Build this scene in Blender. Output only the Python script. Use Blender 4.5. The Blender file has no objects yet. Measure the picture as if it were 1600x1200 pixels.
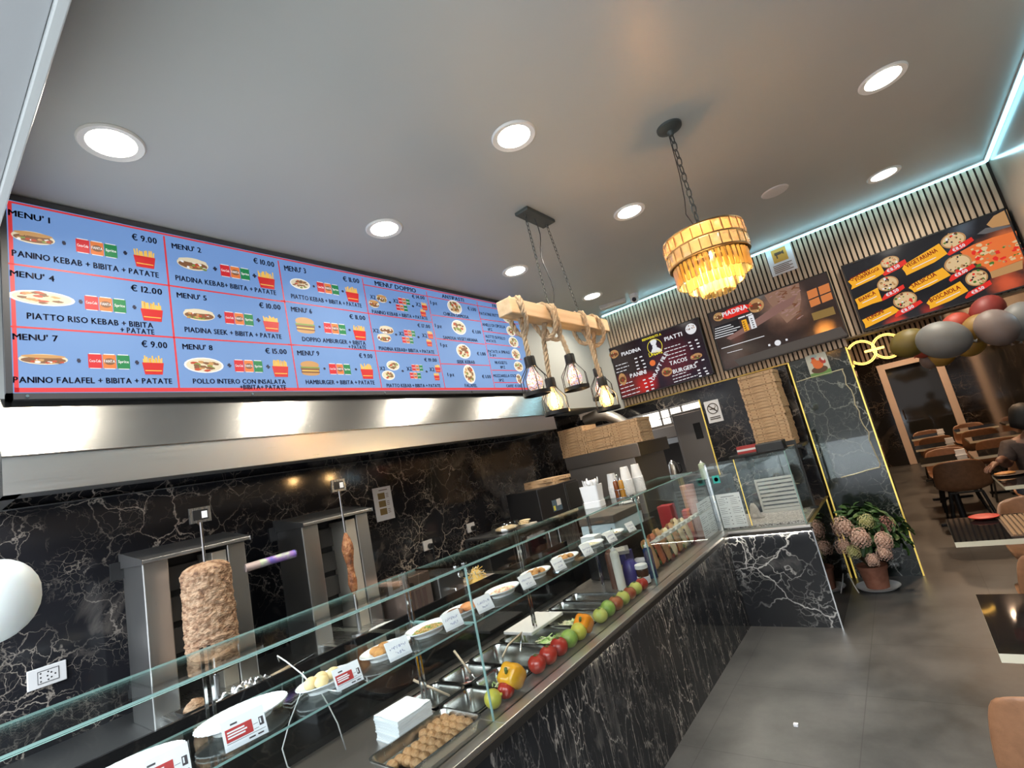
import bpy, math, random
from mathutils import Vector, Matrix, noise
random.seed(7)
sc = bpy.context.scene
PI = math.pi

# ------------------------------------------------------------------ camera
F_PX = 769.11
YAW, PITCH, ROLL = 0.643041537, 0.171591026, -0.214277846
CAM = Vector((0, 0, 1.65))
_sa, _ca, _sb, _cb = math.sin(YAW), math.cos(YAW), math.sin(PITCH), math.cos(PITCH)
FWD = Vector((-_sa * _cb, _ca * _cb, _sb))
_r0 = Vector((_ca, _sa, 0)); _u0 = _r0.cross(FWD)
RIGHT = _r0 * math.cos(ROLL) + _u0 * math.sin(ROLL)
UP = -_r0 * math.sin(ROLL) + _u0 * math.cos(ROLL)
cam_d = bpy.data.cameras.new('camera')
cam_d.sensor_width = 36.0
cam_d.lens = F_PX / 1600 * 36.0
cam_d.clip_start = 0.02
cam = bpy.data.objects.new('camera', cam_d)
sc.collection.objects.link(cam)
M3 = Matrix((RIGHT, UP, -FWD)).transposed()
cam.matrix_world = Matrix.Translation(CAM) @ M3.to_4x4()
sc.camera = cam


def at(axis, val, x, y):
    """point of the photograph on the plane axis = val"""
    d = FWD + RIGHT * ((x - 800) / F_PX) + UP * ((600 - y) / F_PX)
    return CAM + d * ((val - CAM[axis]) / d[axis])


# ------------------------------------------------------------------ world, exposure
w = bpy.data.worlds.new('World'); sc.world = w; w.use_nodes = True
wn = w.node_tree.nodes; wl = w.node_tree.links; wn.clear()
bg = wn.new('ShaderNodeBackground'); wo = wn.new('ShaderNodeOutputWorld')
tc = wn.new('ShaderNodeTexCoord'); sx = wn.new('ShaderNodeSeparateXYZ'); rp = wn.new('ShaderNodeValToRGB')
rp.color_ramp.elements[0].position = 0.58; rp.color_ramp.elements[0].color = (0.075, 0.075, 0.078, 1)
rp.color_ramp.elements[1].position = 0.80; rp.color_ramp.elements[1].color = (0.80, 0.90, 1.0, 1)
e_ = rp.color_ramp.elements.new(0.70); e_.color = (0.86, 0.91, 0.95, 1)
mp = wn.new('ShaderNodeMath'); mp.operation = 'MULTIPLY_ADD'; mp.inputs[1].default_value = 0.5; mp.inputs[2].default_value = 0.5
wl.new(tc.outputs['Generated'], sx.inputs[0]); wl.new(sx.outputs['Z'], mp.inputs[0]); wl.new(mp.outputs[0], rp.inputs[0])
wl.new(rp.outputs[0], bg.inputs[0]); wl.new(bg.outputs[0], wo.inputs[0])
bg.inputs[1].default_value = 5.6
vs = sc.view_settings
vs.view_transform = 'Standard'; vs.look = 'None'; vs.exposure = 0.75; vs.gamma = 1.0
cy = sc.cycles
cy.use_denoising = True
cy.max_bounces = 7; cy.diffuse_bounces = 3; cy.glossy_bounces = 4; cy.transmission_bounces = 5
cy.transparent_max_bounces = 28
cy.sample_clamp_indirect = 4.0
cy.caustics_reflective = False; cy.caustics_refractive = False
DOWN_W, WARM_W = 10.0, 26.0     # watts of a ceiling downlight, of a dining room lamp

# ------------------------------------------------------------------ materials
MATS = {}


def mat(name, col=(0.8, 0.8, 0.8), rough=0.5, metal=0.0, emit=None, es=0.0, spec=0.5, coat=0.0, alpha=None, trans=0.0, sub=0.0):
    if name in MATS: return MATS[name]
    m = bpy.data.materials.new(name); m.use_nodes = True
    b = m.node_tree.nodes['Principled BSDF']
    b.inputs['Base Color'].default_value = (*col, 1)
    b.inputs['Roughness'].default_value = rough
    b.inputs['Metallic'].default_value = metal
    b.inputs['Specular IOR Level'].default_value = spec
    b.inputs['Coat Weight'].default_value = coat
    b.inputs['Transmission Weight'].default_value = trans
    if sub:
        b.inputs['Subsurface Weight'].default_value = sub; b.inputs['Subsurface Radius'].default_value = (.02, .01, .006)
    if emit:
        b.inputs['Emission Color'].default_value = (*emit, 1); b.inputs['Emission Strength'].default_value = es
    MATS[name] = m
    return m


def nt(m):
    return m.node_tree.nodes, m.node_tree.links, m.node_tree.nodes['Principled BSDF']


def ramp(N, stops):
    r = N.new('ShaderNodeValToRGB'); el = r.color_ramp.elements
    el[0].position, el[0].color = stops[0][0], (*stops[0][1], 1)
    el[1].position, el[1].color = stops[-1][0], (*stops[-1][1], 1)
    for p, c in stops[1:-1]:
        e = el.new(p); e.color = (*c, 1)
    return r


def noisy(name, stops, scale=8.0, rough=0.5, detail=4.0, bump=0.0, bscale=None, metal=0.0, stretch=(1, 1, 1), emit=0.0, spec=0.5, coat=0.0, dist=0.0):
    """a colour that wanders over the surface with fractal noise"""
    if name in MATS: return MATS[name]
    m = mat(name, rough=rough, metal=metal, spec=spec, coat=coat); N, L, b = nt(m)
    t = N.new('ShaderNodeTexCoord'); mp = N.new('ShaderNodeMapping'); mp.inputs['Scale'].default_value = stretch
    n = N.new('ShaderNodeTexNoise'); n.inputs['Scale'].default_value = scale; n.inputs['Detail'].default_value = detail
    n.inputs['Distortion'].default_value = dist
    L.new(t.outputs['Object'], mp.inputs[0]); L.new(mp.outputs[0], n.inputs[0])
    r = ramp(N, stops); L.new(n.outputs['Fac'], r.inputs[0]); L.new(r.outputs[0], b.inputs['Base Color'])
    if emit:
        L.new(r.outputs[0], b.inputs['Emission Color']); b.inputs['Emission Strength'].default_value = emit
    if bump:
        n2 = N.new('ShaderNodeTexNoise'); n2.inputs['Scale'].default_value = bscale or scale; n2.inputs['Detail'].default_value = 5
        L.new(mp.outputs[0], n2.inputs[0])
        bp = N.new('ShaderNodeBump'); bp.inputs['Strength'].default_value = bump; bp.inputs['Distance'].default_value = 0.01
        L.new(n2.outputs['Fac'], bp.inputs['Height']); L.new(bp.outputs[0], b.inputs['Normal'])
    return m


def marble(name, tint=(0.50, 0.45, 0.40), scale=1.0, rough=0.10, base=(0.013, 0.014, 0.017), stretch=(1, 1, 1), amount=1.0):
    if name in MATS: return MATS[name]
    m = mat(name, rough=rough, spec=0.5); N, L, b = nt(m)
    t = N.new('ShaderNodeTexCoord'); mp = N.new('ShaderNodeMapping'); mp.inputs['Scale'].default_value = stretch
    mp.inputs['Rotation'].default_value = (0.35, 0.25, 0.2)
    L.new(t.outputs['Object'], mp.inputs[0])
    n = N.new('ShaderNodeTexNoise'); n.inputs['Scale'].default_value = 2.2 * scale; n.inputs['Detail'].default_value = 5; n.inputs['Roughness'].default_value = .6
    L.new(mp.outputs[0], n.inputs[0])
    wsub = N.new('ShaderNodeVectorMath'); wsub.operation = 'SUBTRACT'; wsub.inputs[1].default_value = (.5, .5, .5); L.new(n.outputs['Color'], wsub.inputs[0])
    wm = N.new('ShaderNodeVectorMath'); wm.operation = 'SCALE'; wm.inputs['Scale'].default_value = 0.42 / scale; L.new(wsub.outputs[0], wm.inputs[0])
    wa = N.new('ShaderNodeVectorMath'); wa.operation = 'ADD'; L.new(mp.outputs[0], wa.inputs[0]); L.new(wm.outputs[0], wa.inputs[1])
    outs = []
    for sc_, wd, ms, lo, hi, st in ((3.0 * scale, 0.020, 1.3 * scale, .40, .62, 1.0), (7.5 * scale, 0.028, 2.6 * scale, .46, .66, .75), (16 * scale, 0.045, 3.1 * scale, .50, .72, .45)):
        v = N.new('ShaderNodeTexVoronoi'); v.feature = 'DISTANCE_TO_EDGE'; v.inputs['Scale'].default_value = sc_
        L.new(wa.outputs[0], v.inputs[0])
        r = ramp(N, [(0.0, (1, 1, 1)), (wd * .35, (.55, .55, .55)), (wd, (0, 0, 0))]); L.new(v.outputs['Distance'], r.inputs[0])
        k = N.new('ShaderNodeTexNoise'); k.inputs['Scale'].default_value = ms; k.inputs['Detail'].default_value = 3; L.new(mp.outputs[0], k.inputs[0])
        kr = ramp(N, [(lo, (0, 0, 0)), (hi, (st, st, st))]); L.new(k.outputs['Fac'], kr.inputs[0])
        mu = N.new('ShaderNodeMath'); mu.operation = 'MULTIPLY'; L.new(r.outputs[0], mu.inputs[0]); L.new(kr.outputs[0], mu.inputs[1])
        outs.append(mu)
    # broad cloudy bands
    c = N.new('ShaderNodeTexNoise'); c.inputs['Scale'].default_value = 1.6 * scale; c.inputs['Detail'].default_value = 8; c.inputs['Distortion'].default_value = 1.5
    L.new(mp.outputs[0], c.inputs[0]); cr = ramp(N, [(.57, (0, 0, 0)), (.75, (.22, .22, .22))]); L.new(c.outputs['Fac'], cr.inputs[0])
    cur = cr.outputs[0]
    for o in outs:
        a = N.new('ShaderNodeMath'); a.operation = 'MAXIMUM'; L.new(cur, a.inputs[0]); L.new(o.outputs[0], a.inputs[1]); cur = a.outputs[0]
    am = N.new('ShaderNodeMath'); am.operation = 'MULTIPLY'; am.inputs[1].default_value = amount; L.new(cur, am.inputs[0])
    mx = N.new('ShaderNodeMix'); mx.data_type = 'RGBA'; mx.inputs['A'].default_value = (*base, 1); mx.inputs['B'].default_value = (*tint, 1)
    L.new(am.outputs[0], mx.inputs['Factor']); L.new(mx.outputs['Result'], b.inputs['Base Color'])
    return m


def glassmat(name, tint=(0.90, 0.955, 0.94), refl=0.05, rough=0.0, power=5.5):
    """thin clear pane: see through, mirror at grazing angles"""
    if name in MATS: return MATS[name]
    m = bpy.data.materials.new(name); m.use_nodes = True; N = m.node_tree.nodes; L = m.node_tree.links; N.clear()
    o = N.new('ShaderNodeOutputMaterial'); t = N.new('ShaderNodeBsdfTransparent'); t.inputs[0].default_value = (*tint, 1)
    g = N.new('ShaderNodeBsdfGlossy'); g.inputs['Roughness'].default_value = rough; g.inputs['Color'].default_value = (.95, 1, .98, 1)
    lw = N.new('ShaderNodeLayerWeight'); lw.inputs['Blend'].default_value = .5
    p = N.new('ShaderNodeMath'); p.operation = 'POWER'; p.inputs[1].default_value = power
    a = N.new('ShaderNodeMath'); a.operation = 'MULTIPLY_ADD'; a.inputs[1].default_value = .85; a.inputs[2].default_value = refl
    x = N.new('ShaderNodeMixShader')
    L.new(lw.outputs['Facing'], p.inputs[0]); L.new(p.outputs[0], a.inputs[0]); L.new(a.outputs[0], x.inputs[0])
    L.new(t.outputs[0], x.inputs[1]); L.new(g.outputs[0], x.inputs[2]); L.new(x.outputs[0], o.inputs[0])
    MATS[name] = m
    return m


def emat(name, col, s=1.0):
    """an area of a lit screen or lamp"""
    return mat(name, (0, 0, 0), 0.4, emit=col, es=s, spec=0.2)


def steelmat(name, col=(.55, .55, .54), rough=.28, axis=(40, 40, 1), bump=.03):
    if name in MATS: return MATS[name]
    m = mat(name, col, rough, 1.0); N, L, b = nt(m)
    t = N.new('ShaderNodeTexCoord'); mp = N.new('ShaderNodeMapping'); mp.inputs['Scale'].default_value = axis
    n = N.new('ShaderNodeTexNoise'); n.inputs['Scale'].default_value = 5; n.inputs['Detail'].default_value = 3
    L.new(t.outputs['Object'], mp.inputs[0]); L.new(mp.outputs[0], n.inputs[0])
    bp = N.new('ShaderNodeBump'); bp.inputs['Strength'].default_value = bump; bp.inputs['Distance'].default_value = .01
    L.new(n.outputs['Fac'], bp.inputs['Height']); L.new(bp.outputs[0], b.inputs['Normal'])
    r = N.new('ShaderNodeMapRange'); r.inputs['To Min'].default_value = rough * .8; r.inputs['To Max'].default_value = rough * 1.25
    L.new(n.outputs['Fac'], r.inputs['Value']); L.new(r.outputs[0], b.inputs['Roughness'])
    return m


CEIL = noisy('ceiling paint', [(.3, (.455, .475, .445)), (.7, (.485, .50, .47))], 1.2, .40, 3)
SOFF = mat('soffit grey paint', (.46, .475, .455), .5)
LINT = mat('white painted lintel', (.36, .375, .38), .5)
TAUPE = mat('taupe wall panel', (.33, .275, .225), .22, coat=.2)
MARB = marble('black marble with pale veins', (.52, .45, .38), 1.6, .10, (.016, .016, .019), amount=1.15)
MARBC = marble('black marble cladding on counter', (.55, .50, .44), 2.3, .12, stretch=(1, 1.5, .42), amount=1.0)
MARBE = marble('black marble with bold white veins', (.58, .58, .58), .72, .10)
MARBP = marble('green black marble slab', (.42, .44, .40), 1.1, .10, (.013, .019, .018))
MARBF = marble('dark brown marble wall', (.28, .22, .17), .8, .10, (.012, .009, .007))
STEEL = steelmat('brushed steel', rough=.27, axis=(1, 60, 1))
STEELV = steelmat('brushed steel upright', rough=.3, axis=(60, 60, 1))
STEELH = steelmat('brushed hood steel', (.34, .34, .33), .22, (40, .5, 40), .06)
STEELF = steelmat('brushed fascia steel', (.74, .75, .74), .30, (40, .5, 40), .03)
STEELD = steelmat('dull steel', (.34, .34, .34), .36, (20, 20, 2))
CHROME = mat('polished chrome', (.75, .75, .75), .08, 1.0)
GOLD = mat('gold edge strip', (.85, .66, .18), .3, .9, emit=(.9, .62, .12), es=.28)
GOLDM = mat('dull gold trim', (.42, .30, .09), .38, .9)
BLACK = mat('black plastic', (.012, .012, .013), .35)
BLACKG = mat('black gloss panel', (.010, .010, .011), .08)
BLACKM = mat('black powder coated metal', (.018, .018, .018), .45)
DKMET = mat('dark grey metal', (.075, .085, .08), .5, .4)
WHITEP = mat('white plastic', (.80, .81, .82), .35)
PORC = mat('white porcelain', (.80, .83, .84), .12, coat=.4)
PAPER = mat('white paper', (.78, .79, .82), .7)
NAPK = mat('white tissue paper', (.80, .83, .85), .8)
GLASS = glassmat('clear display glass', (.965, .985, .98), .045)
GLEDGE = mat('green glass edge', (.26, .42, .39), .12)
ACRYL = glassmat('clear acrylic', (.95, .96, .97), .05)
LEATH = noisy('brown leather', [(.3, (.19, .088, .042)), (.7, (.25, .118, .058))], 30, .42, 4, .1, 160)
CREAM = mat('cream table edge', (.62, .58, .44), .45)
CARD = noisy('brown cardboard', [(.3, (.50, .335, .19)), (.7, (.60, .41, .245))], 14, .8, 3)
CARDS = mat('brown cardboard cut edge', (.26, .15, .075), .9)
INK = mat('dark printed ink', (.012, .016, .045), .6)

# ------------------------------------------------------------------ mesh helpers
COL = sc.collection


class MB:
    def __init__(self): self.v, self.f, self.mi, self.m = [], [], [], 0

    def add(self, vs_, fs, M=None):
        n = len(self.v)
        self.v += [tuple(M @ Vector(p)) if M else tuple(p) for p in vs_]
        self.f += [tuple(i + n for i in f) for f in fs]
        self.mi += [self.m] * len(fs)
        return self

    def box(self, x0, x1, y0, y1, z0, z1, M=None):
        v = [(x, y, z) for z in (z0, z1) for y in (y0, y1) for x in (x0, x1)]
        return self.add(v, [(0, 2, 3, 1), (4, 5, 7, 6), (0, 1, 5, 4), (2, 6, 7, 3), (0, 4, 6, 2), (1, 3, 7, 5)], M)

    def cbox(self, c, s, M=None):
        return self.box(c[0] - s[0] / 2, c[0] + s[0] / 2, c[1] - s[1] / 2, c[1] + s[1] / 2, c[2] - s[2] / 2, c[2] + s[2] / 2, M)

    def lathe(self, prof, n=24, M=None, sx=1.0, sy=1.0, fn=None):
        vs_, fs = [], []
        for k, (r, z) in enumerate(prof):
            for i in range(n):
                a = 2 * PI * i / n
                rr = r * (fn(a, k, z) if fn else 1)
                vs_.append((rr * math.cos(a) * sx, rr * math.sin(a) * sy, z))
        for k in range(len(prof) - 1):
            for i in range(n):
                j = (i + 1) % n
                fs.append((k * n + i, k * n + j, (k + 1) * n + j, (k + 1) * n + i))
        if prof[0][0] > 1e-6: fs.append(tuple(range(n - 1, -1, -1)))
        if prof[-1][0] > 1e-6: fs.append(tuple((len(prof) - 1) * n + i for i in range(n)))
        return self.add(vs_, fs, M)

    def cyl(self, r, z0, z1, n=20, M=None):
        return self.lathe([(r, z0), (r, z1)], n, M)

    def ball(self, c, r, n=12, M=None, sx=1, sy=1, sz=1, fn=None):
        h = max(4, n // 2)
        prof = [(max(1e-4, r * math.sin(PI * k / h)), -r * math.cos(PI * k / h) * sz) for k in range(h + 1)]
        T = Matrix.Translation(c)
        return self.lathe(prof, n, (M @ T) if M else T, sx, sy, fn)

    def tube(self, pts, r, n=8, closed=False, M=None):
        pts = [Vector(p) for p in pts]; N = len(pts); vs_, fs = [], []
        rs = r if isinstance(r, (list, tuple)) else [r] * N
        prev = None
        for i, p in enumerate(pts):
            a = pts[i - 1] if (i > 0 or closed) else p
            b = pts[(i + 1) % N] if (i < N - 1 or closed) else p
            t = (b - a).normalized() if (b - a).length > 1e-9 else Vector((0, 0, 1))
            if prev is None:
                up = Vector((0, 0, 1)) if abs(t.z) < .9 else Vector((1, 0, 0))
                s = t.cross(up).normalized()
            else:
                s = (prev - t * prev.dot(t)).normalized()
            prev = s; q = t.cross(s)
            for k in range(n):
                an = 2 * PI * k / n
                vs_.append(p + (s * math.cos(an) + q * math.sin(an)) * rs[i])
        for i in range(N if closed else N - 1):
            j = (i + 1) % N
            for k in range(n):
                l = (k + 1) % n
                fs.append((i * n + k, i * n + l, j * n + l, j * n + k))
        if not closed:
            fs.append(tuple(range(n - 1, -1, -1))); fs.append(tuple((N - 1) * n + k for k in range(n)))
        return self.add(vs_, fs, M)

    def prism(self, poly, h, M=None):
        n = len(poly)
        vs_ = [(p[0], p[1], 0) for p in poly] + [(p[0], p[1], h) for p in poly]
        fs = [tuple(range(n - 1, -1, -1)), tuple(range(n, 2 * n))] + [(i, (i + 1) % n, n + (i + 1) % n, n + i) for i in range(n)]
        return self.add(vs_, fs, M)

    def grid(self, fn, nu, nv, closed_u=False):
        vs_ = [fn(i / nu, j / nv) for j in range(nv + 1) for i in range(nu + 1)]
        fs = [(j * (nu + 1) + i, j * (nu + 1) + i + 1, (j + 1) * (nu + 1) + i + 1, (j + 1) * (nu + 1) + i) for j in range(nv) for i in range(nu)]
        return self.add(vs_, fs)

    def build(self, name, mats, parent=None, smooth=False, bevel=0.0, loc=None, solid=0.0, sub=0):
        me = bpy.data.meshes.new(name)
        me.from_pydata(self.v, [], self.f)
        for m in (mats if isinstance(mats, (list, tuple)) else [mats]): me.materials.append(m)
        me.polygons.foreach_set('material_index', self.mi)
        if smooth is True: me.polygons.foreach_set('use_smooth', [True] * len(self.f))
        me.update()
        if smooth and smooth is not True:
            me.polygons.foreach_set('use_smooth', [True] * len(self.f))
            try: me.set_sharp_from_angle(angle=smooth)
            except Exception: pass
        o = bpy.data.objects.new(name, me); COL.objects.link(o)
        if parent: o.parent = parent
        if loc: o.location = loc
        if solid:
            s = o.modifiers.new('solid', 'SOLIDIFY'); s.thickness = solid; s.offset = 0
        if sub:
            s = o.modifiers.new('sub', 'SUBSURF'); s.levels = sub; s.render_levels = sub
        if bevel:
            b = o.modifiers.new('bevel', 'BEVEL'); b.width = bevel; b.segments = 2; b.limit_method = 'ANGLE'
        return o


SM = math.radians(40)


def tag(o, label, cat, group=None, kind=None):
    o['label'] = label; o['category'] = cat
    if group: o['group'] = group
    if kind: o['kind'] = kind
    return o


def thing(name, label, cat, loc=(0, 0, 0), rz=0.0, group=None):
    o = bpy.data.objects.new(name, None); COL.objects.link(o); o.empty_display_size = .05
    o.location = loc; o.rotation_euler = (0, 0, rz)
    return tag(o, label, cat, group)


def struct(name, mb, m, label, cat, **k):
    o = mb.build(name, m, **k)
    return tag(o, label, cat, None, 'structure')


KIDS = {}


def dup(root, loc, rz=None, label=None, group=None):
    def cp(o, par):
        c = o.copy(); COL.objects.link(c)
        if par: c.parent = par
        for ch in list(o.children): cp(ch, c)
        return c
    r = cp(root, None); r.location = loc
    if rz is not None: r.rotation_euler = (r.rotation_euler[0], r.rotation_euler[1], rz)
    if label: r['label'] = label
    if group: r['group'] = group
    return r


def Rz(a): return Matrix.Rotation(a, 4, 'Z')
def Ry(a): return Matrix.Rotation(a, 4, 'Y')
def Rx(a): return Matrix.Rotation(a, 4, 'X')
def T(x, y=0, z=0): return Matrix.Translation((x, y, z))


def lamp(name, typ, parent, loc, energy, col, size=.1, rot=(0, 0, 0), spread=None, shape='DISK'):
    d = bpy.data.lights.new(name, typ); d.energy = energy; d.color = col
    if typ == 'AREA':
        d.shape = shape; d.size = size
        if spread: d.spread = spread
    else: d.shadow_soft_size = size
    o = bpy.data.objects.new(name, d); COL.objects.link(o); o.location = loc; o.rotation_euler = rot
    if parent: o.parent = parent
    return o


# ------------------------------------------------------------------ lettering (Blender's own font turned to flat outlines)
GLY = {}


def _glyphs():
    chars = sorted(set("ABCDEFGHIJKLMNOPQRSTUVWXYZabcdefghijklmnopqrstuvwxyz0123456789+'.,€-"))
    obs = []
    for c in chars:
        cu = bpy.data.curves.new('glyph', 'FONT'); cu.body = c; cu.size = 1.0; cu.offset = 0.0; cu.resolution_u = 2
        o = bpy.data.objects.new('glyph', cu); COL.objects.link(o); obs.append((c, o, cu))
    bpy.context.view_layer.update()
    dg = bpy.context.evaluated_depsgraph_get()
    for c, o, cu in obs:
        me = bpy.data.meshes.new_from_object(o.evaluated_get(dg))
        vs_ = [(v.co.x, v.co.y) for v in me.vertices]; fs = [tuple(p.vertices) for p in me.polygons]
        x0 = min((v[0] for v in vs_), default=0); x1 = max((v[0] for v in vs_), default=.3)
        GLY[c] = ([(a - x0, b) for a, b in vs_], fs, x1 - x0)
        bpy.data.meshes.remove(me)
    for c, o, cu in obs:
        bpy.data.objects.remove(o); bpy.data.curves.remove(cu)


_glyphs()
CAPH = max(v[1] for v in GLY['H'][0])


def word(mb, s, P0, U, V, width, cap, gap=.125):
    """letters of s from P0 along unit U, up V, fitted into width"""
    x = 0; items = []
    for c in s:
        if c == ' ': x += .30; continue
        g = GLY.get(c)
        if not g: continue
        items.append((x, g)); x += g[2] + gap
    tot = max(x - gap, .05); kx = width / tot; ky = cap / CAPH
    for x, (vs_, fs, wd) in items:
        for ox, oy in ((-.036, 0), (.036, .004), (0, -.014), (0, .014)):
            mb.add([P0 + U * ((x + a + ox) * kx) + V * ((b + oy) * ky) for a, b in vs_], fs)


def word_px(mb, s, pl, pr, axis, val, cap, lift=0.0):
    """lettering laid on a wall plane between two points read off the photograph"""
    P0, P1 = at(axis, val, *pl), at(axis, val, *pr)
    U = (P1 - P0); wd = U.length; U.normalize()
    nrm = Vector((1, 0, 0)) if axis == 0 else Vector((0, -1, 0))
    V = nrm.cross(U); V.normalize()
    if V.z < 0 and abs(U.z) < .9: V = -V
    q = at(axis, val, pl[0], pl[1] - cap)
    ch = abs(q.z - P0.z)
    word(mb, s, P0 + nrm * lift, U, V, wd, ch)


def poly_px(mb, pts, axis, val, lift=0.0):
    nrm = Vector((1, 0, 0)) if axis == 0 else Vector((0, -1, 0))
    mb.add([at(axis, val, *p) + nrm * lift for p in pts], [tuple(range(len(pts)))])


def disc_px(mb, c, r, axis, val, lift=0.0, n=24, sy=1.0, wob=0.0, rin=0.0):
    nrm = Vector((1, 0, 0)) if axis == 0 else Vector((0, -1, 0))
    C = at(axis, val, *c); q = at(axis, val, c[0] + r, c[1]); R = (q - C).length
    U = Vector((0, 1, 0)) if axis == 0 else Vector((1, 0, 0)); V = Vector((0, 0, 1))
    rr = [R * (1 + random.uniform(-wob, wob)) for _ in range(n)]
    pts = [C + nrm * lift + U * (rr[i] * math.cos(2 * PI * i / n)) + V * (rr[i] * sy * math.sin(2 * PI * i / n)) for i in range(n)]
    if rin:
        ins = [C + nrm * lift + (p - C - nrm * lift) * rin for p in pts]
        mb.add(pts + ins, [(i, (i + 1) % n, n + (i + 1) % n, n + i) for i in range(n)])
    else: mb.add(pts, [tuple(range(n))])


def line_px(mb, a, b, axis, val, wd, lift=0.0):
    nrm = Vector((1, 0, 0)) if axis == 0 else Vector((0, -1, 0))
    A, B = at(axis, val, *a) + nrm * lift, at(axis, val, *b) + nrm * lift
    s = nrm.cross(B - A).normalized() * wd / 2
    mb.add([A - s, B - s, B + s, A + s], [(0, 1, 2, 3)])

# ================================================================== THE SETTING
H = 3.33
fl = mat('grey concrete floor tile', rough=.38); N, L, b = nt(fl)
t = N.new('ShaderNodeTexCoord'); br = N.new('ShaderNodeTexBrick'); br.offset = 0.0
br.inputs['Scale'].default_value = 1.0; br.inputs['Brick Width'].default_value = .72; br.inputs['Row Height'].default_value = .72
br.inputs['Mortar Size'].default_value = .003; br.inputs['Mortar Smooth'].default_value = .2
br.inputs['Color1'].default_value = (.060, .060, .060, 1); br.inputs['Color2'].default_value = (.069, .069, .068, 1); br.inputs['Mortar'].default_value = (.040, .040, .040, 1)
mp = N.new('ShaderNodeMapping'); mp.inputs['Location'].default_value = (.60, .15, 0)
L.new(t.outputs['Object'], mp.inputs[0]); L.new(mp.outputs[0], br.inputs[0])
n = N.new('ShaderNodeTexNoise'); n.inputs['Scale'].default_value = 2.4; n.inputs['Detail'].default_value = 12; n.inputs['Roughness'].default_value = .68
L.new(t.outputs['Object'], n.inputs[0]); r = ramp(N, [(.30, (.50, .50, .51)), (.5, (1, 1, 1)), (.72, (1.55, 1.53, 1.50))]); L.new(n.outputs['Fac'], r.inputs[0])
mx = N.new('ShaderNodeMix'); mx.data_type = 'RGBA'; mx.blend_type = 'MULTIPLY'; mx.inputs['Factor'].default_value = 1
L.new(br.outputs['Color'], mx.inputs['A']); L.new(r.outputs[0], mx.inputs['B']); L.new(mx.outputs['Result'], b.inputs['Base Color'])
rr = N.new('ShaderNodeMapRange'); rr.inputs['To Min'].default_value = .28; rr.inputs['To Max'].default_value = .5; L.new(n.outputs['Fac'], rr.inputs['Value']); L.new(rr.outputs[0], b.inputs['Roughness'])

struct('ground', MB().box(-9, 9, -14, -.36, -.1, -.01), mat('pale pavement', (.40, .39, .385), .8), 'pale pavement outside the shop entrance', 'pavement')
struct('floor', MB().box(-3.9, 1.25, -.36, 13.8, -.1, 0), fl, 'grey concrete look tiled floor in front of the marble counter', 'floor')
struct('wall_far_return', MB().box(-2.84, -2.615, 5.668, 5.86, 2.11, H + .02), SOFF, 'narrow grey painted strip between the soffit and the oak slats', 'wall')
struct('ceiling', MB().box(-2.87, 1.25, .2, 5.72, H, H + .1), CEIL, 'grey satin ceiling holding the round downlights', 'ceiling')
struct('ceiling_dining', MB().box(-3.9, 1.25, 5.88, 13.8, 3.25, 3.35), mat('warm dining ceiling paint', (.36, .30, .26), .6), 'dim ceiling of the dining room behind the slatted wall', 'ceiling')
# front shop opening: lintel with a thin trim along its inner edge
lt = MB().box(-3.3, 1.25, -.35, .245, 2.95, 3.45)
struct('wall_front', lt, LINT, 'pale painted lintel over the shop entrance, top left corner', 'wall', bevel=.003)
struct('trim_1', MB().box(-3.3, 1.25, .246, .272, 2.935, 3.33), mat('grey white trim', (.50, .53, .52), .4), 'thin grey trim along the inner edge of the entrance lintel', 'trim', bevel=.004)
# left: marble wall below, grey boxed soffit above the hood
struct('wall_left', MB().box(-3.4, -3.3, .0, 5.72, 0, 2.25), MARB, 'black marble wall with pale veins behind the kebab grills', 'wall')
struct('wall_left_soffit', MB().box(-3.4, -2.83, .272, 5.72, 2.19, H + .05), SOFF, 'grey painted soffit above the steel hood carrying the menu board', 'wall')
# slatted bulkhead
sl = MB(); sl.m = 0
sl.box(-2.62, -.26, 5.688, 5.86, 2.125, H + .02); sl.box(-.26, 1.12, 5.688, 5.86, 2.205, H + .02)
sl.m = 1
x = -2.607
while x < 1.09:
    sl.box(x, x + .028, 5.668, 5.69, 2.13 if x < -.26 else 2.207, H); x += .0425
WOODS = noisy('pale oak slat', [(.25, (.42, .315, .22)), (.75, (.56, .43, .31))], 3, .55, 5, stretch=(9, 9, .5))
SLB = mat('black felt behind slats', (.025, .018, .013), .9)
struct('wall_far_slats', sl, [SLB, WOODS], 'vertical oak slat wall carrying the three screens', 'wall')
struct('trim_2', MB().box(-2.62, -.77, 5.655, 5.70, 2.113, 2.127), GOLDM, 'thin gold trim under the oak slats left of the pillar', 'trim')
struct('trim_3', MB().box(-.25, 1.11, 5.66, 5.86, 2.193, 2.207), mat('dark bronze trim', (.16, .12, .07), .4, .6), 'bronze trim under the slats beneath the pizza screen', 'trim')
# marble under the slats, with the kitchen opening on its left
mw = MB().box(-1.725, -.80, 5.69, 5.85, 0, 2.11)
struct('wall_far', mw, MARB, 'dark marble wall holding the no smoking sign', 'wall')
struct('wall_far_lintel', MB().box(-3.4, -1.725, 5.69, 5.85, 1.985, 2.11), MARB, 'dark marble lintel over the kitchen opening', 'wall')
struct('trim_4', MB().box(-1.736, -1.724, 5.680, 5.70, 0, 1.985), GOLD, 'gold corner strip beside the kitchen opening', 'trim')
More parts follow.
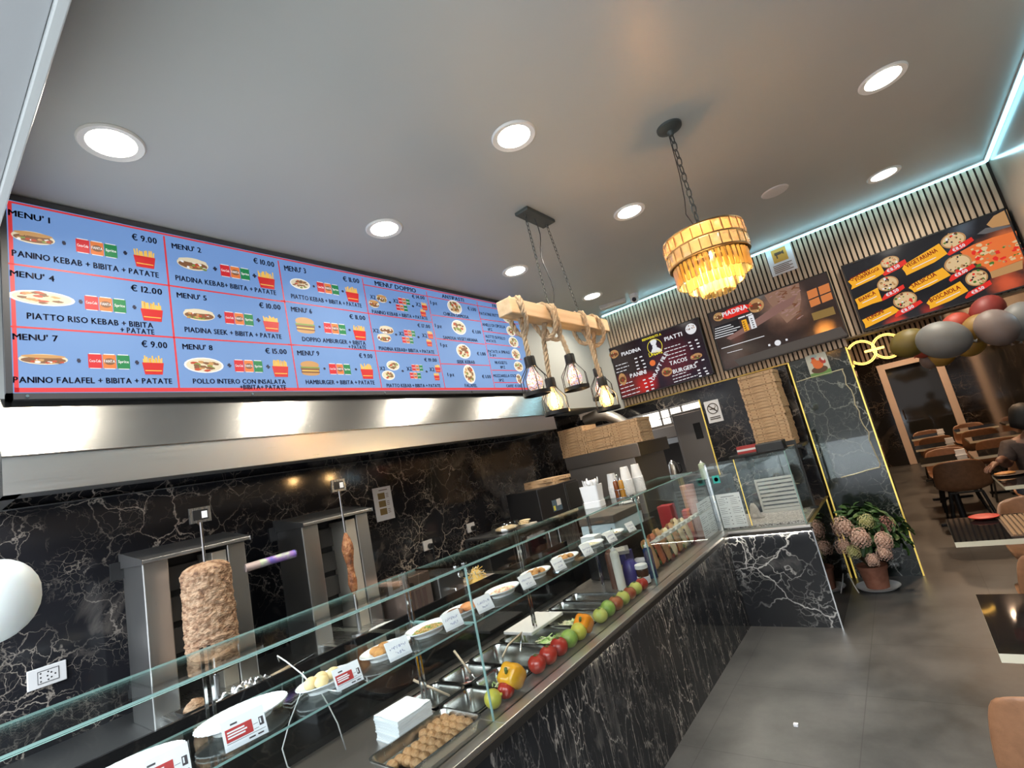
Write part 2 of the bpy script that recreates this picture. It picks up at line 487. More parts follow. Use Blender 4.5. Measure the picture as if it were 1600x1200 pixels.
# pillar with gold edges
struct('pillar', MB().box(-.765, -.262, 5.68, 6.15, 0, 2.125), MARBP, 'green black marble pillar between the counter and the dining room', 'pillar')
struct('trim_5', MB().box(-.774, -.762, 5.672, 5.690, 0, 2.125), GOLD, 'gold edge strip on the counter side of the pillar', 'trim')
struct('trim_6', MB().box(-.266, -.254, 5.672, 5.690, 0, 2.125), GOLD, 'gold edge strip on the dining room side of the pillar', 'trim')
# right wall
struct('wall_right', MB().box(1.10, 1.2, -.35, 13.6, 2.02, H + .05), TAUPE, 'glossy taupe wall meeting the slats at the top right corner', 'wall')
struct('wall_right_marble', MB().box(1.10, 1.2, -.35, 13.6, 0, 2.0), MARBF, 'dark marble wall behind the dining tables', 'wall')
struct('trim_7', MB().box(1.075, 1.1, 5.9, 13.55, 1.99, 2.04), mat('pale rail', (.5, .44, .38), .4), 'pale rail along the top of the dining room marble', 'trim')
# far dining wall with its door
fw = MB()
fw.box(-2.2, -.20, 13.6, 13.75, 0, 2.35); fw.box(.88, 1.12, 13.6, 13.75, 0, 2.35); fw.box(-.20, .88, 13.6, 13.75, 2.2, 2.35)
struct('wall_back', fw, MARBF, 'dark marble wall around the far door', 'wall')
fs_ = MB(); fs_.box(-2.2, 1.12, 13.65, 13.75, 2.35, 3.3); fs_.m = 1
x = -2.2
while x < 1.1: fs_.box(x, x + .05, 13.6, 13.66, 2.35, 3.3); x += .085
struct('wall_back_slats', fs_, [SLB, WOODS], 'oak slats high on the far dining wall', 'wall')
struct('wall_dining_left', MB().box(-.90, -.80, 6.16, 13.6, 0, 3.3), MARBF, 'dark marble partition left of the dining room', 'wall')
# door
DFR = noisy('pale pinkish door frame', [(.3, (.74, .57, .47)), (.7, (.80, .64, .54))], 3, .5)
d = thing('door_1', 'pale framed doorway in the far dining wall with dark glass door', 'door', (.34, 13.6, 0)); d['kind'] = 'structure'
f = MB(); f.box(-.55, -.42, -.06, .12, 0, 2.2); f.box(.42, .55, -.06, .12, 0, 2.2); f.box(-.42, .42, -.06, .12, 2.08, 2.2)
f.build('door_frame', DFR, d, bevel=.006)
MB().box(-.42, .42, .05, .09, 0, 2.08).build('door_leaf', mat('dark door glass', (.022, .022, .020), .06), d)
MB().tube([(-.36, .03, .95), (-.36, .0, .95), (-.36, .0, 1.15), (-.36, .03, 1.15)], .012).build('door_handle', CHROME, d)
# kitchen behind the opening
KW = mat('kitchen wall tile', (.20, .17, .15), .5)
kb = MB(); kb.box(-4.0, -.8, 8.3, 8.4, 0, 1.86); kb.box(-4.0, -.8, 8.3, 8.4, 2.13, 3.3); kb.box(-2.45, -.8, 8.3, 8.4, 1.86, 2.13); kb.box(-4.0, -3.62, 8.3, 8.4, 1.86, 2.13)
struct('wall_kitchen', kb, KW, 'brownish kitchen wall seen through the opening', 'wall')
struct('wall_kitchen_side', MB().box(-4.0, -3.9, 5.7, 8.4, 0, 3.3), KW, 'side wall of the kitchen', 'wall')
wdw = thing('window_1', 'bright high window at the back of the kitchen', 'window', (-3.03, 8.33, 1.995)); wdw['kind'] = 'structure'
MB().box(-.58, .58, .03, .04, -.13, .13).build('pane', emat('bright window pane', (1.0, .93, .82), 1.5), wdw)
f = MB()
for xx in (-.58, -.22, -.05, .16, .5): f.box(xx, xx + .022, -.01, .03, -.13, .13)
f.box(-.58, .58, -.01, .03, -.14, -.12); f.box(-.58, .58, -.01, .03, .12, .14); f.box(-.25, .2, -.01, .03, -.02, -.008)
f.build('frame', mat('window bar', (.12, .11, .11), .5), wdw)

# cove LED along the ceiling edge of the slat wall and the right wall
LEDC = emat('icy white led', (.34, .82, 1.0), 2.6)
ld = thing('led_strip', 'icy white LED strip along the top of the slat wall', 'light strip', (-.75, 5.645, H - .022))
MB().box(-1.85, 1.83, -.010, .010, -.010, .006).build('strip', LEDC, ld); lamp('led_lamp', 'AREA', ld, (0, -.02, -.012), 3.2, (.45, .85, 1.0), 3.6, (-.5, 0, 0), None, 'RECTANGLE').data.size_y = .012
MB().box(-1.85, 1.85, -.012, .02, .006, .02).build('profile', mat('white profile', (.7, .72, .72), .4), ld)
ld = thing('led_strip', 'icy white LED strip running along the right wall corner', 'light strip', (1.08, 2.8, H - .022))
MB().box(-.010, .010, -2.5, 2.84, -.010, .006).build('strip', LEDC, ld); lamp('led_lamp', 'AREA', ld, (-.02, .17, -.012), 6, (.45, .80, 1.0), 5.2, (0, .5, PI / 2), None, 'RECTANGLE').data.size_y = .012
MB().box(-.012, .02, -2.5, 2.84, .006, .02).build('profile', MATS['white profile'], ld)

# ceiling downlights
DLE = emat('lit downlight diffuser', (1.0, .96, .86), 9.0)
DLT = mat('downlight trim', (.75, .74, .70), .4)


def downlight(x, y, label, z=H, watts=None, colr=(1, .90, .74)):
    t_ = thing('downlight', label, 'ceiling light', (x, y, z), 0, 'round downlights in the grey ceiling')
    MB().lathe([(.085, -.004), (.112, -.010), (.118, -.003), (.118, 0)], 32).build('trim', DLT, t_, smooth=SM)
    MB().lathe([(.0001, -.0055), (.086, -.0055), (.086, -.001)], 32).build('diffuser', DLE, t_)
    lamp('downlight_lamp', 'AREA', t_, (0, 0, -.02), watts or DOWN_W, colr, .17, spread=math.radians(150))


for x, y, lab in ((-2.225, .59, 'round downlight nearest the entrance, above the left end of the menu board'),
                  (-2.23, 1.99, 'round downlight above the middle of the menu board'),
                  (-2.25, 3.40, 'round downlight between the menu board end and the rope pendant chains'),
                  (-2.28, 4.83, 'round downlight beside the small ceiling camera'),
                  (-1.16, 2.02, 'large bright round downlight over the middle of the counter, before the rope pendant'),
                  (-1.155, 3.42, 'round downlight between the rope pendant and the chandelier'),
                  (.41, 3.43, 'round downlight at the upper right, before the slat wall corner'),
                  (.39, 4.97, 'round downlight just above the pizza screen')):
    downlight(x, y, lab)
downlight(.46, 9.67, 'dining room downlight seen only as the bright spot mirrored in the nearest table top', 3.25, WARM_W, (1, .66, .40))
downlight(.30, 6.9, 'added unseen downlight warming the dining room above the hanging ring lamp, hidden by the slat wall', 3.25, WARM_W, (1, .66, .40))  # added out of view to give the dining room warm light
downlight(.30, 12.2, 'added unseen downlight warming the far end of the dining room, in front of the far door', 3.25, WARM_W, (1, .66, .40))  # likewise added unseen, for warm light at the far end
lamp('kitchen_fill_light', 'AREA', None, (-2.6, 6.8, 3.1), 22, (1, .85, .68), .5)  # fill light added out of view for the kitchen, no fitting modelled
for o in sc.objects:
    if o.type == 'LIGHT' and not o.parent:
        tag(o, 'added warm fill light out of view behind the slat wall', 'lamp', None, 'helper')

# ================================================================== MENU BOARD
BX = -2.795
bd = thing('menu_board', 'long light blue illuminated menu board with red grid above the hood', 'menu board', (0, 0, 0))
f = MB(); y0, y1, z0, z1 = .342, 4.07, 2.400, 3.290
f.box(-2.83, -2.792, y0 - .025, y1 + .025, z0 - .03, z0 - .004); f.box(-2.83, -2.792, y0 - .025, y1 + .025, z1 + .004, z1 + .034)
f.box(-2.83, -2.792, y0 - .025, y0 - .004, z0 - .03, z1 + .03); f.box(-2.83, -2.792, y1 + .004, y1 + .025, z0 - .03, z1 + .03)
f.build('frame', mat('dark board frame', (.05, .052, .06), .4), bd)
for yy in (.38, 1.3, 2.22, 3.14, 3.9): s_ = MB(); s_.cyl(.006, 0, .004, 10, T(-2.792, yy, z0 - .017) @ Ry(PI / 2)); s_.build('screw', CHROME, bd)
BLUE = mat('light blue backlit print', (.05, .09, .155), .75, emit=(.125, .235, .49), es=.62)
MB().box(-2.83, BX, y0 - .005, y1 + .005, z0 - .005, z1 + .005).build('panel', BLUE, bd)
c1 = lambda x, y: (x / 3.478, 300 + y / 3.478)
c2 = lambda x, y: (430 + x / 3.478, 380 + y / 3.478)
REDL = mat('red printed line', (.25, .015, .02), .5, emit=(.62, .035, .04), es=.45)
g = MB()
for A, B in (((890, 240), (975, 1082)), ((22, 385), (915, 508)), ((30, 729), (945, 790)), ((915, 508), (1552, 598)), ((945, 790), (1596, 832))):
    line_px(g, c1(*A), c1(*B), 0, BX, .0085, .001)
for A, B in (((15, 95), (125, 795)), ((472, 190), (580, 795)), ((820, 262), (925, 795)), ((1095, 318), (1195, 795)), ((30, 312), (508, 382)), ((508, 382), (850, 430)),
             ((70, 550), (545, 585)), ((545, 585), (890, 610)), ((478, 225), (835, 290)), ((835, 290), (1102, 340)), ((1102, 340), (1330, 378)), ((850, 390), (1115, 425)),
             ((875, 518), (1140, 550)), ((898, 655), (1170, 665)), ((1115, 412), (1320, 440)), ((1130, 478), (1320, 502)), ((1143, 545), (1330, 565)), ((1165, 622), (1340, 632)), ((1178, 690), (1340, 693)), ((1190, 757), (1345, 758))):
    line_px(g, c2(*A), c2(*B), 0, BX, .0075, .001)
g.add([(BX + .001, y0, z0), (BX + .001, y1, z0), (BX + .001, y1, z0 + .02), (BX + .001, y0, z0 + .02)], [(0, 1, 2, 3)])
g.add([(BX + .001, y0, z1 - .01), (BX + .001, y1, z1 - .01), (BX + .001, y1, z1), (BX + .001, y0, z1)], [(0, 1, 2, 3)])
g.add([(BX + .001, y0, z0), (BX + .001, y0 + .014, z0), (BX + .001, y0 + .014, z1), (BX + .001, y0, z1)], [(0, 1, 2, 3)])
g.build('grid_lines', REDL, bd)
TXT = []
W1 = [("MENU' 1", 45, 126, 270, 172, 32), ("€ 9.00", 718, 260, 852, 284, 32), ("PANINO KEBAB + BIBITA + PATATE", 65, 347, 862, 467, 33),
      ("MENU' 2", 935, 306, 1093, 331, 27), ("€ 10.00", 1378, 386, 1490, 409, 27), ("PIADINA KEBAB+ BIBITA + PATATE", 955, 479, 1500, 561, 27),
      ("MENU' 4", 55, 456, 295, 488, 32), ("€ 12.00", 712, 537, 880, 560, 32), ("PIATTO RISO KEBAB + BIBITA", 147, 689, 832, 741, 33), ("+ PATATE", 655, 762, 838, 776, 28),
      ("MENU' 5", 962, 573, 1123, 591, 27), ("€ 10.00", 1410, 629, 1525, 641, 27), ("PIADINA SEEK + BIBITA + PATATE", 1005, 760, 1530, 799, 27),
      ("MENU' 7", 70, 802, 315, 813, 33), ("€ 9.00", 770, 842, 908, 850, 33), ("PANINO FALAFEL + BIBITA + PATATE", 72, 1037, 935, 1042, 33),
      ("MENU' 8", 993, 854, 1155, 861, 28), ("€ 15.00", 1443, 877, 1558, 882, 27), ("POLLO INTERO CON INSALATA", 1050, 1041, 1552, 1043, 26), ("+BIBITA+ PATATE", 1305, 1072, 1555, 1073, 24)]
for s, a, b_, c, d_, h in W1: TXT.append(MB()); word_px(TXT[-1], s, c1(a, b_), c1(c, d_), 0, BX, h / 3.478, .002)
W2 = [("MENU' 3", 52, 149, 168, 165, 27), ("€ 11.00", 370, 206, 457, 219, 24), ("PIATTO KEBAB + BIBITA + PATATE", 88, 299, 470, 351, 23),
      ("MENU' 6", 88, 371, 200, 383, 25), ("€ 11.00", 405, 411, 490, 419, 23), ("DOPPIO AMBURGER + BIBITA", 148, 532, 492, 555, 23), ("+ PATATE", 400, 573, 494, 578, 20),
      ("MENU' 9", 122, 609, 240, 612, 25), ("€ 9.00", 457, 623, 528, 626, 23), ("HAMBURGER + BIBITA + PATATE", 168, 766, 540, 768, 23),
      ("MENU' DOPPIO", 543, 229, 765, 270, 23), ("€ 14.00", 745, 299, 812, 307, 18), ("PANINO KEBAB + BIBITA + PATATE", 528, 381, 828, 418, 19),
      ("€ 17.00", 775, 456, 842, 463, 18), ("PIADINA KEBAB+ BIBITA + PATATE", 565, 580, 865, 601, 19), ("€ 19.00", 812, 643, 878, 645, 18), ("PIATTO KEBAB + BIBITA + PATATE", 607, 783, 898, 783, 19),
      ("X2", 517, 301, 545, 306, 20), ("X2", 642, 323, 668, 327, 20), ("X2", 765, 341, 790, 347, 20), ("X2", 532, 484, 562, 487, 20), ("X2", 674, 501, 700, 503, 20), ("X2", 800, 511, 825, 513, 20),
      ("X2", 570, 691, 597, 691, 20), ("X2", 716, 693, 742, 693, 20), ("X2", 840, 696, 865, 696, 20),
      ("ANTIPASTI", 907, 296, 1025, 319, 18), ("1 pz", 845, 331, 880, 336, 18), ("€ 1.00", 1047, 363, 1092, 371, 17), ("CHIKEN SAMOSA", 915, 391, 1052, 411, 17),
      ("1 pz", 870, 456, 905, 461, 18), ("€ 1.00", 1072, 489, 1118, 493, 17), ("SAMOSA VEGETARIANA", 915, 521, 1100, 536, 17), ("1 pz", 900, 561, 935, 564, 18), ("€ 1.00", 1098, 609, 1144, 611, 17),
      ("SEEK KEBAB", 990, 653, 1085, 655, 17), ("1 pz", 938, 723, 973, 723, 18), ("€ 1.00", 1126, 734, 1172, 734, 17), ("FALAFEL", 1032, 782, 1097, 782, 17),
      ("FRITTI", 1182, 349, 1240, 359, 17), ("PATATINE FRITTE", 1112, 389, 1218, 403, 15), ("ANELLI DI CIPOLLA", 1127, 449, 1250, 463, 15), ("6PZ", 1157, 475, 1180, 477, 14),
      ("ALETTE DI POLLO", 1143, 513, 1250, 526, 15), ("+PATATE", 1147, 537, 1200, 541, 14), ("PATATE A SPIRALE", 1157, 595, 1275, 601, 15), ("5 pz", 1167, 613, 1200, 614, 14),
      ("NUGGETS", 1195, 656, 1260, 658, 15), ("8PZ", 1225, 681, 1250, 681, 14), ("MOZZARELLA STICK", 1187, 728, 1312, 728, 15), ("5PZ", 1217, 751, 1243, 751, 14), ("CAFFE'  € 1.00", 1257, 783, 1335, 783, 14)]
for s, a, b_, c, d_, h in W2: TXT.append(MB()); word_px(TXT[-1], s, c2(a, b_), c2(c, d_), 0, BX, h / 3.478, .002)
tx = MB()
for (fn, pts) in ((c1, ((347, 278), (680, 332), (1168, 418), (1382, 456), (438, 597), (730, 627), (1192, 676), (1403, 697), (428, 917), (744, 927), (1246, 943), (1456, 950))),
                  (c2, ((209, 235), (366, 262), (240, 455), (403, 472), (267, 682), (438, 686), (623, 322), (748, 343), (656, 497), (778, 511), (692, 695), (822, 698)))):
    for (x, y) in pts:
        k = 11 if fn is c1 else 6
        line_px(tx, fn(x - k, y - k * .15), fn(x + k, y + k * .15), 0, BX, .010, .002); line_px(tx, fn(x - k * .2, y - k), fn(x + k * .2, y + k), 0, BX, .010, .0021)
tx.build('plus_signs', INK, bd)
for q_ in TXT: q_.build('menu_text', INK, bd)

# food, cans and fries printed on the board
PRC = [mat('print ' + n_, tuple(q * .35 for q in c_), .5, emit=c_, es=.42) for n_, c_ in (
    ('cream plate', (.74, .66, .48)), ('brown meat', (.22, .10, .045)), ('salad green', (.20, .30, .06)), ('tomato red', (.50, .07, .03)), ('bun tan', (.55, .30, .11)),
    ('can red', (.62, .02, .03)), ('can orange', (.75, .20, .05)), ('can green', (.01, .22, .07)), ('white', (.85, .85, .85)), ('fries yellow', (.85, .52, .10)), ('carton red', (.60, .02, .02)), ('rice', (.75, .62, .38)))]
pic = MB()


def bxy(fn, x, y, dx, dz, lift):
    P = at(0, BX, *fn(x, y)); return Vector((BX + lift, P.y + dx, P.z + dz))


def pscale(fn, x, y, wpx):
    return (at(0, BX, *fn(x + wpx / 2, y)) - at(0, BX, *fn(x - wpx / 2, y))).length


def pell(fn, x, y, w_, h_, m_, lift, ox=0, oz=0, n=20, wob=0):
    pic.m = m_
    pts = []
    for i in range(n):
        a = 2 * PI * i / n; k = 1 + random.uniform(-wob, wob)
        pts.append(bxy(fn, x, y, ox + w_ / 2 * math.cos(a) * k, oz + h_ / 2 * math.sin(a) * k, lift))
    pic.add(pts, [tuple(range(n))])


def prect(fn, x, y, xa, xb, za, zb, m_, lift, tp=0):
    pic.m = m_
    pic.add([bxy(fn, x, y, xa + tp, za, lift), bxy(fn, x, y, xb - tp, za, lift), bxy(fn, x, y, xb, zb, lift), bxy(fn, x, y, xa, zb, lift)], [(0, 1, 2, 3)])


LOGO = MB()


def cans(fn, x, y, wpx):
    w_ = pscale(fn, x, y, wpx); c = w_ / 3; h = w_ * .42
    for k, m_ in ((-1, 5), (0, 6), (1, 7)):
        prect(fn, x, y, k * c - c * .47, k * c + c * .47, -h / 2, h / 2, m_, .0015)
        prect(fn, x, y, k * c - c * .38, k * c + c * .38, h / 2, h / 2 + h * .06, 8, .0015); prect(fn, x, y, k * c - c * .38, k * c + c * .38, -h / 2 - h * .05, -h / 2, 8, .0015)
        if k == 0: pell(fn, x, y, c * .8, h * .5, 1, .0018)
        word(LOGO, ('Coca-Cola', 'FANTA', 'Sprite')[k + 1], bxy(fn, x, y, k * c - c * .38, -h * .08, .0022), Vector((0, 1, 0)), Vector((0, 0, 1)), c * .76, h * .2)


def fries(fn, x, y, wpx):
    w_ = pscale(fn, x, y, wpx); h = w_ * 1.0
    pic.m = 9
    for i in range(13):
        a = -w_ * .40 + w_ * .80 * i / 12; tl = random.uniform(.32, .55) * h; dx = random.uniform(-.05, .05) * w_
        pic.add([bxy(fn, x, y, a - w_ * .035, 0, .0015), bxy(fn, x, y, a + w_ * .035, 0, .0015), bxy(fn, x, y, a + w_ * .035 + dx, tl, .0015), bxy(fn, x, y, a - w_ * .035 + dx, tl, .0015)], [(0, 1, 2, 3)])
    prect(fn, x, y, -w_ * .5, w_ * .5, -h * .55, h * .12, 10, .0022, w_ * .1)
    prect(fn, x, y, -w_ * .38, w_ * .38, -h * .36, -h * .31, 9, .0026, 0)


def food(fn, x, y, wpx, hpx, style):
    w_ = pscale(fn, x, y, wpx); h = w_ * hpx / wpx * .92
    if style in ('plate', 'rice'):
        pell(fn, x, y, w_, h, 8, .0015); pell(fn, x, y, w_ * .9, h * .86, 0, .0018)
        for k in range(26):
            a = random.uniform(0, 2 * PI); q = random.uniform(.1, .36)
            m_ = random.choice((1, 1, 4, 3, 2, 1)) if style == 'plate' else (11 if math.cos(a) > -.1 and random.random() < .6 else random.choice((1, 1, 3, 4)))
            pell(fn, x, y, w_ * .16, h * .16, m_, .0021 + k * .00001, w_ * q * math.cos(a), h * q * math.sin(a), 8, .3)
    elif style == 'burger':
        pell(fn, x, y, w_, h * .55, 4, .0015, 0, h * .25); pell(fn, x, y, w_ * .95, h * .3, 4, .0015, 0, -h * .38)
        prect(fn, x, y, -w_ * .52, w_ * .52, -h * .02, h * .1, 2, .0018); prect(fn, x, y, -w_ * .5, w_ * .5, -h * .16, 0, 1, .0019); prect(fn, x, y, -w_ * .45, w_ * .45, -h * .24, -h * .14, 9, .002); prect(fn, x, y, -w_ * .5, w_ * .5, -h * .33, -h * .22, 1, .0021)
    else:
        pell(fn, x, y, w_, h, 0, .0015); pell(fn, x, y, w_ * .92, h * .62, 1, .0018, 0, -h * .08)
        for k in range(22):
            a = random.uniform(-1, 1)
            pell(fn, x, y, w_ * .12, h * .18, random.choice((1, 2, 8, 1, 4, 3)), .0021 + k * .00001, a * w_ * .38, random.uniform(-.32, .12) * h, 8, .3)
        pell(fn, x, y, w_ * .9, h * .34, 4 if style == 'bun' else 0, .0024, 0, h * .27)


for fx in ((182, 250, 230, 105, 'bun'), (1048, 393, 165, 85, 'wrap'), (232, 578, 360, 125, 'rice'), (1083, 668, 170, 80, 'wrap'), (238, 910, 270, 90, 'bun'), (1110, 942, 215, 105, 'plate')): food(c1, *fx)
for fx in ((527, 308, 220), (1278, 438, 155), (575, 612, 225), (1300, 690, 155), (595, 922, 230), (1352, 947, 155)): cans(c1, *fx)
for fx in ((785, 362, 115), (1447, 478, 90), (825, 650, 120), (1473, 715, 85), (832, 940, 118), (1523, 958, 88)): fries(c1, *fx)
for fx in ((135, 222, 105, 62, 'plate'), (163, 447, 100, 88, 'burger'), (190, 680, 100, 80, 'burger'), (578, 302, 55, 40, 'bun'), (537, 330, 55, 40, 'bun'), (605, 472, 75, 42, 'wrap'), (592, 515, 75, 42, 'wrap'),
           (640, 665, 70, 48, 'plate'), (615, 718, 70, 48, 'plate'), (975, 348, 75, 60, 'plate'), (998, 458, 75, 62, 'plate'), (1023, 588, 75, 62, 'plate'), (1055, 712, 62, 80, 'plate'),
           (1262, 408, 50, 36, 'plate'), (1280, 478, 45, 38, 'plate'), (1295, 538, 50, 40, 'plate'), (1308, 605, 45, 42, 'plate'), (1322, 670, 48, 38, 'plate'), (1325, 738, 30, 38, 'plate')): food(c2, *fx)
for fx in ((287, 247, 115), (325, 465, 117), (352, 685, 117), (700, 317, 60), (688, 352, 60), (730, 490, 60), (720, 528, 60), (772, 678, 60), (762, 720, 60)): cans(c2, *fx)
for fx in ((418, 278, 68), (458, 485, 68), (498, 695, 68), (810, 343, 30), (803, 378, 30), (842, 498, 30), (836, 540, 30), (882, 680, 30), (877, 724, 30)): fries(c2, *fx)
pic.build('food_pictures', PRC, bd)
LOGO.build('can_lettering', PRC[8], bd)

# ================================================================== HOOD
hd = thing('extractor_hood', 'long brushed steel extractor hood under the blue menu board', 'hood', (-2.82, 2.24, 1.967))
ya, yb = -1.95, 1.95
P = [(-.01, .375), (.10, .145), (.055, .0), (-.01, .0)]     # profile: top front edge, crease, lower lip
m = MB()
def prof(m, pts, ya, yb):
    n = len(pts); m.add([(p[0], ya, p[1]) for p in pts] + [(p[0], yb, p[1]) for p in pts], [(i, i + 1, n + i + 1, n + i) for i in range(n - 1)])
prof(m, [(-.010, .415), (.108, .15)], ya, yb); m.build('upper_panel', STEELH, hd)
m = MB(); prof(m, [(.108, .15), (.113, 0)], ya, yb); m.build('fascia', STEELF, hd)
m = MB(); m.add([(p[0], yb, p[1]) for p in [(-.010, .415), (.108, .15), (.113, 0), (-.48, 0), (-.48, .415)]], [(0, 1, 2, 3, 4)])
m.add([(p[0], ya, p[1]) for p in [(-.010, .415), (.108, .15), (.113, 0), (-.48, 0), (-.48, .415)]], [(4, 3, 2, 1, 0)]); m.build('end_panel', STEELH, hd)
m = MB(); m.box(-.03, .11, ya, yb, -.002, .0); m.box(-.48, -.44, ya, yb, -.002, 0); m.box(-.48, .11, ya, ya + .05, -.002, 0); m.box(-.48, .11, yb - .05, yb, -.002, 0); m.build('lower_lip', STEELD, hd)
m = MB(); m.box(-.44, -.03, ya + .05, yb - .05, .10, .11)
k = ya + .06
while k < yb - .1: m.box(-.44, -.03, k, k + .02, .085, .10); k += .045
m.build('baffle_filters', STEELD, hd)
m = MB(); m.box(.103, .113, ya, yb, .147, .153); m.build('crease_edge', STEELH, hd)
# ================================================================== SCREENS ON THE SLAT WALL
SY = 5.600
SCR = .55
_em = emat


def emat(name, col, s=1.0): return _em(name, col, s * SCR if name.startswith('screen') else s)


def screen(x0, x1, label, face):
    t_ = thing('menu_screen', label, 'screen', (0, 0, 0), 0, 'screens on the slat wall')
    z0, z1 = 2.212, 2.872
    MB().box(x0, x1, SY + .006, 5.668, z0, z1).build('casing', BLACK, t_, bevel=.003)
    b_ = MB(); w_ = .011
    b_.box(x0, x1, SY - .004, SY + .008, z0, z0 + w_); b_.box(x0, x1, SY - .004, SY + .008, z1 - w_, z1); b_.box(x0, x0 + w_, SY - .004, SY + .008, z0, z1); b_.box(x1 - w_, x1, SY - .004, SY + .008, z0, z1)
    b_.build('bezel', BLACK, t_)
    MB().box(x0 + .009, x1 - .009, SY, SY + .007, z0 + .009, z1 - .009).build('display', face, t_)
    return t_


def blobface(name, base, spots, es=1.0, tex=None):
    """a lit picture: soft coloured patches at world places over a base colour"""
    m = mat(name, (.004, .004, .004), .12, spec=.4); N, L, b = nt(m)
    t = N.new('ShaderNodeTexCoord'); cur = None
    mx0 = N.new('ShaderNodeRGB'); mx0.outputs[0].default_value = (*base, 1); cur = mx0.outputs[0]
    ns = N.new('ShaderNodeTexNoise'); ns.inputs['Scale'].default_value = 7; ns.inputs['Detail'].default_value = 5; L.new(t.outputs['Object'], ns.inputs[0])
    for (x, z, rad, col) in spots:
        d = N.new('ShaderNodeVectorMath'); d.operation = 'DISTANCE'; d.inputs[1].default_value = (x, SY, z); L.new(t.outputs['Object'], d.inputs[0])
        nn = N.new('ShaderNodeMath'); nn.operation = 'MULTIPLY_ADD'; nn.inputs[1].default_value = rad * .8; L.new(ns.outputs['Fac'], nn.inputs[0]); L.new(d.outputs['Value'], nn.inputs[2])
        r = N.new('ShaderNodeMapRange'); r.interpolation_type = 'SMOOTHSTEP'; r.inputs['From Min'].default_value = rad * .5; r.inputs['From Max'].default_value = rad * 1.4; r.inputs['To Min'].default_value = 1; r.inputs['To Max'].default_value = 0
        L.new(nn.outputs[0], r.inputs['Value'])
        mx = N.new('ShaderNodeMix'); mx.data_type = 'RGBA'; L.new(r.outputs[0], mx.inputs['Factor']); L.new(cur, mx.inputs['A']); mx.inputs['B'].default_value = (*col, 1); cur = mx.outputs['Result']
    L.new(cur, b.inputs['Emission Color']); b.inputs['Emission Strength'].default_value = es * SCR
    return m


def spx(x, y): return at(1, SY, x, y)


E_W = emat('screen white', (.85, .85, .88), .95); E_R = emat('screen red', (.85, .03, .02), .9); E_Y = emat('screen amber', (1.0, .46, .02), .95)
E_YL = emat('screen yellow', (1.0, .85, .05), .9); E_BK = emat('screen black', (.016, .014, .018), .8); E_O = emat('screen orange', (1.0, .22, .05), .8)
E_BN = emat('screen brown', (.20, .07, .03), .8); E_TN = emat('screen tan', (.62, .33, .13), .8); E_GR = emat('screen green', (.09, .22, .03), .8); E_DR = emat('screen dark red text', (.30, .01, .01), .8)
E_PK = emat('screen pink', (.42, .24, .21), .8); E_GY = emat('screen grey', (.16, .15, .15), .8); E_CH = emat('screen cheese', (.85, .60, .32), .85)
k3 = lambda x, y: (920 + x / 3.81, 400 + y / 3.81)
k4 = lambda x, y: (1300 + x / 4, 300 + y / 4)

# --- first screen: the price list
p1 = spx(1008, 600); p2 = spx(985, 615); p3 = spx(1040, 560)
t1 = screen(-2.600, -1.468, 'dark red price list screen with white chef logo, nearest the corner', blobface('red price list picture', (.016, .007, .010),
            [(p1.x, p1.z, .20, (.55, .012, .012)), (p2.x - .05, p2.z + .08, .22, (.16, .006, .01)), (p3.x + .1, p3.z - .05, .35, (.10, .008, .012))]))
for s, a, b_, c, d_, h in (("PIADINA", 198, 597, 310, 562, 22), ("PIATTI", 455, 508, 557, 474, 24), ("TACOS", 485, 652, 587, 622, 24), ("BURGERS", 505, 701, 642, 662, 24), ("PANINI", 250, 726, 344, 699, 24), ("DRAFT FILE", 388, 740, 470, 582, 22)):
    tw = MB(); word_px(tw, s, k3(a, b_), k3(c, d_), 1, SY, h / 3.81, .0025); tw.build('heading_text', E_W, t1)
tw = MB()
rows = [(160, 656, 70, 8), (165, 676, 75, 7), (165, 696, 65, 6), (185, 770, 75, 6), (190, 792, 80, 6), (195, 815, 110, 6), (200, 838, 110, 5), (450, 553, 95, 9), (455, 573, 130, 9), (465, 593, 110, 8), (475, 613, 105, 8), (498, 716, 85, 7), (502, 735, 105, 7), (508, 752, 140, 7)]
for (x, y, l, hh) in rows:
    xx = x
    while xx < x + l:
        sg = random.uniform(10, 26); line_px(tw, k3(xx, y - (xx - x) * .31), k3(min(xx + sg, x + l), y - (min(xx + sg, x + l) - x) * .31), 1, SY, .0085, .0025); xx += sg + 5
for (x, y) in ((280, 610), (310, 600), (285, 632), (320, 622), (290, 652), (330, 642), (295, 672), (335, 662), (330, 738), (365, 728), (338, 758), (372, 748), (345, 780), (378, 768), (350, 803), (382, 790), (600, 515), (640, 500), (608, 535), (650, 520), (615, 552), (655, 540), (640, 632), (680, 618), (655, 680), (690, 668), (660, 698), (700, 686), (665, 715), (708, 700)):
    line_px(tw, k3(x - 8, y + 2.5), k3(x + 8, y - 2.5), 1, SY, .014, .0025)
# the cook of the logo: hat, head and shoulders in a ring
poly_px(tw, [k3(368, 505), k3(365, 515), k3(375, 532), k3(400, 525), k3(404, 505), k3(398, 497), k3(385, 498)], 1, SY, .003)
disc_px(tw, k3(392, 540), 3.6, 1, SY, .003, 12)
poly_px(tw, [k3(370, 578), k3(380, 550), k3(410, 543), k3(428, 552), k3(438, 560), k3(430, 570)], 1, SY, .003)
tw.build('white_lettering', E_W, t1)
ty = MB(); word_px(ty, "BENVENUTI A", k3(320, 509), k3(432, 471), 1, SY, 3.6, .0025); word_px(ty, "LA LOVE", k3(362, 602), k3(440, 577), 1, SY, 6.5, .003)
disc_px(ty, k3(393, 540), 12, 1, SY, .0022, 28, rin=.93)
ty.build('yellow_lettering', E_YL, t1)


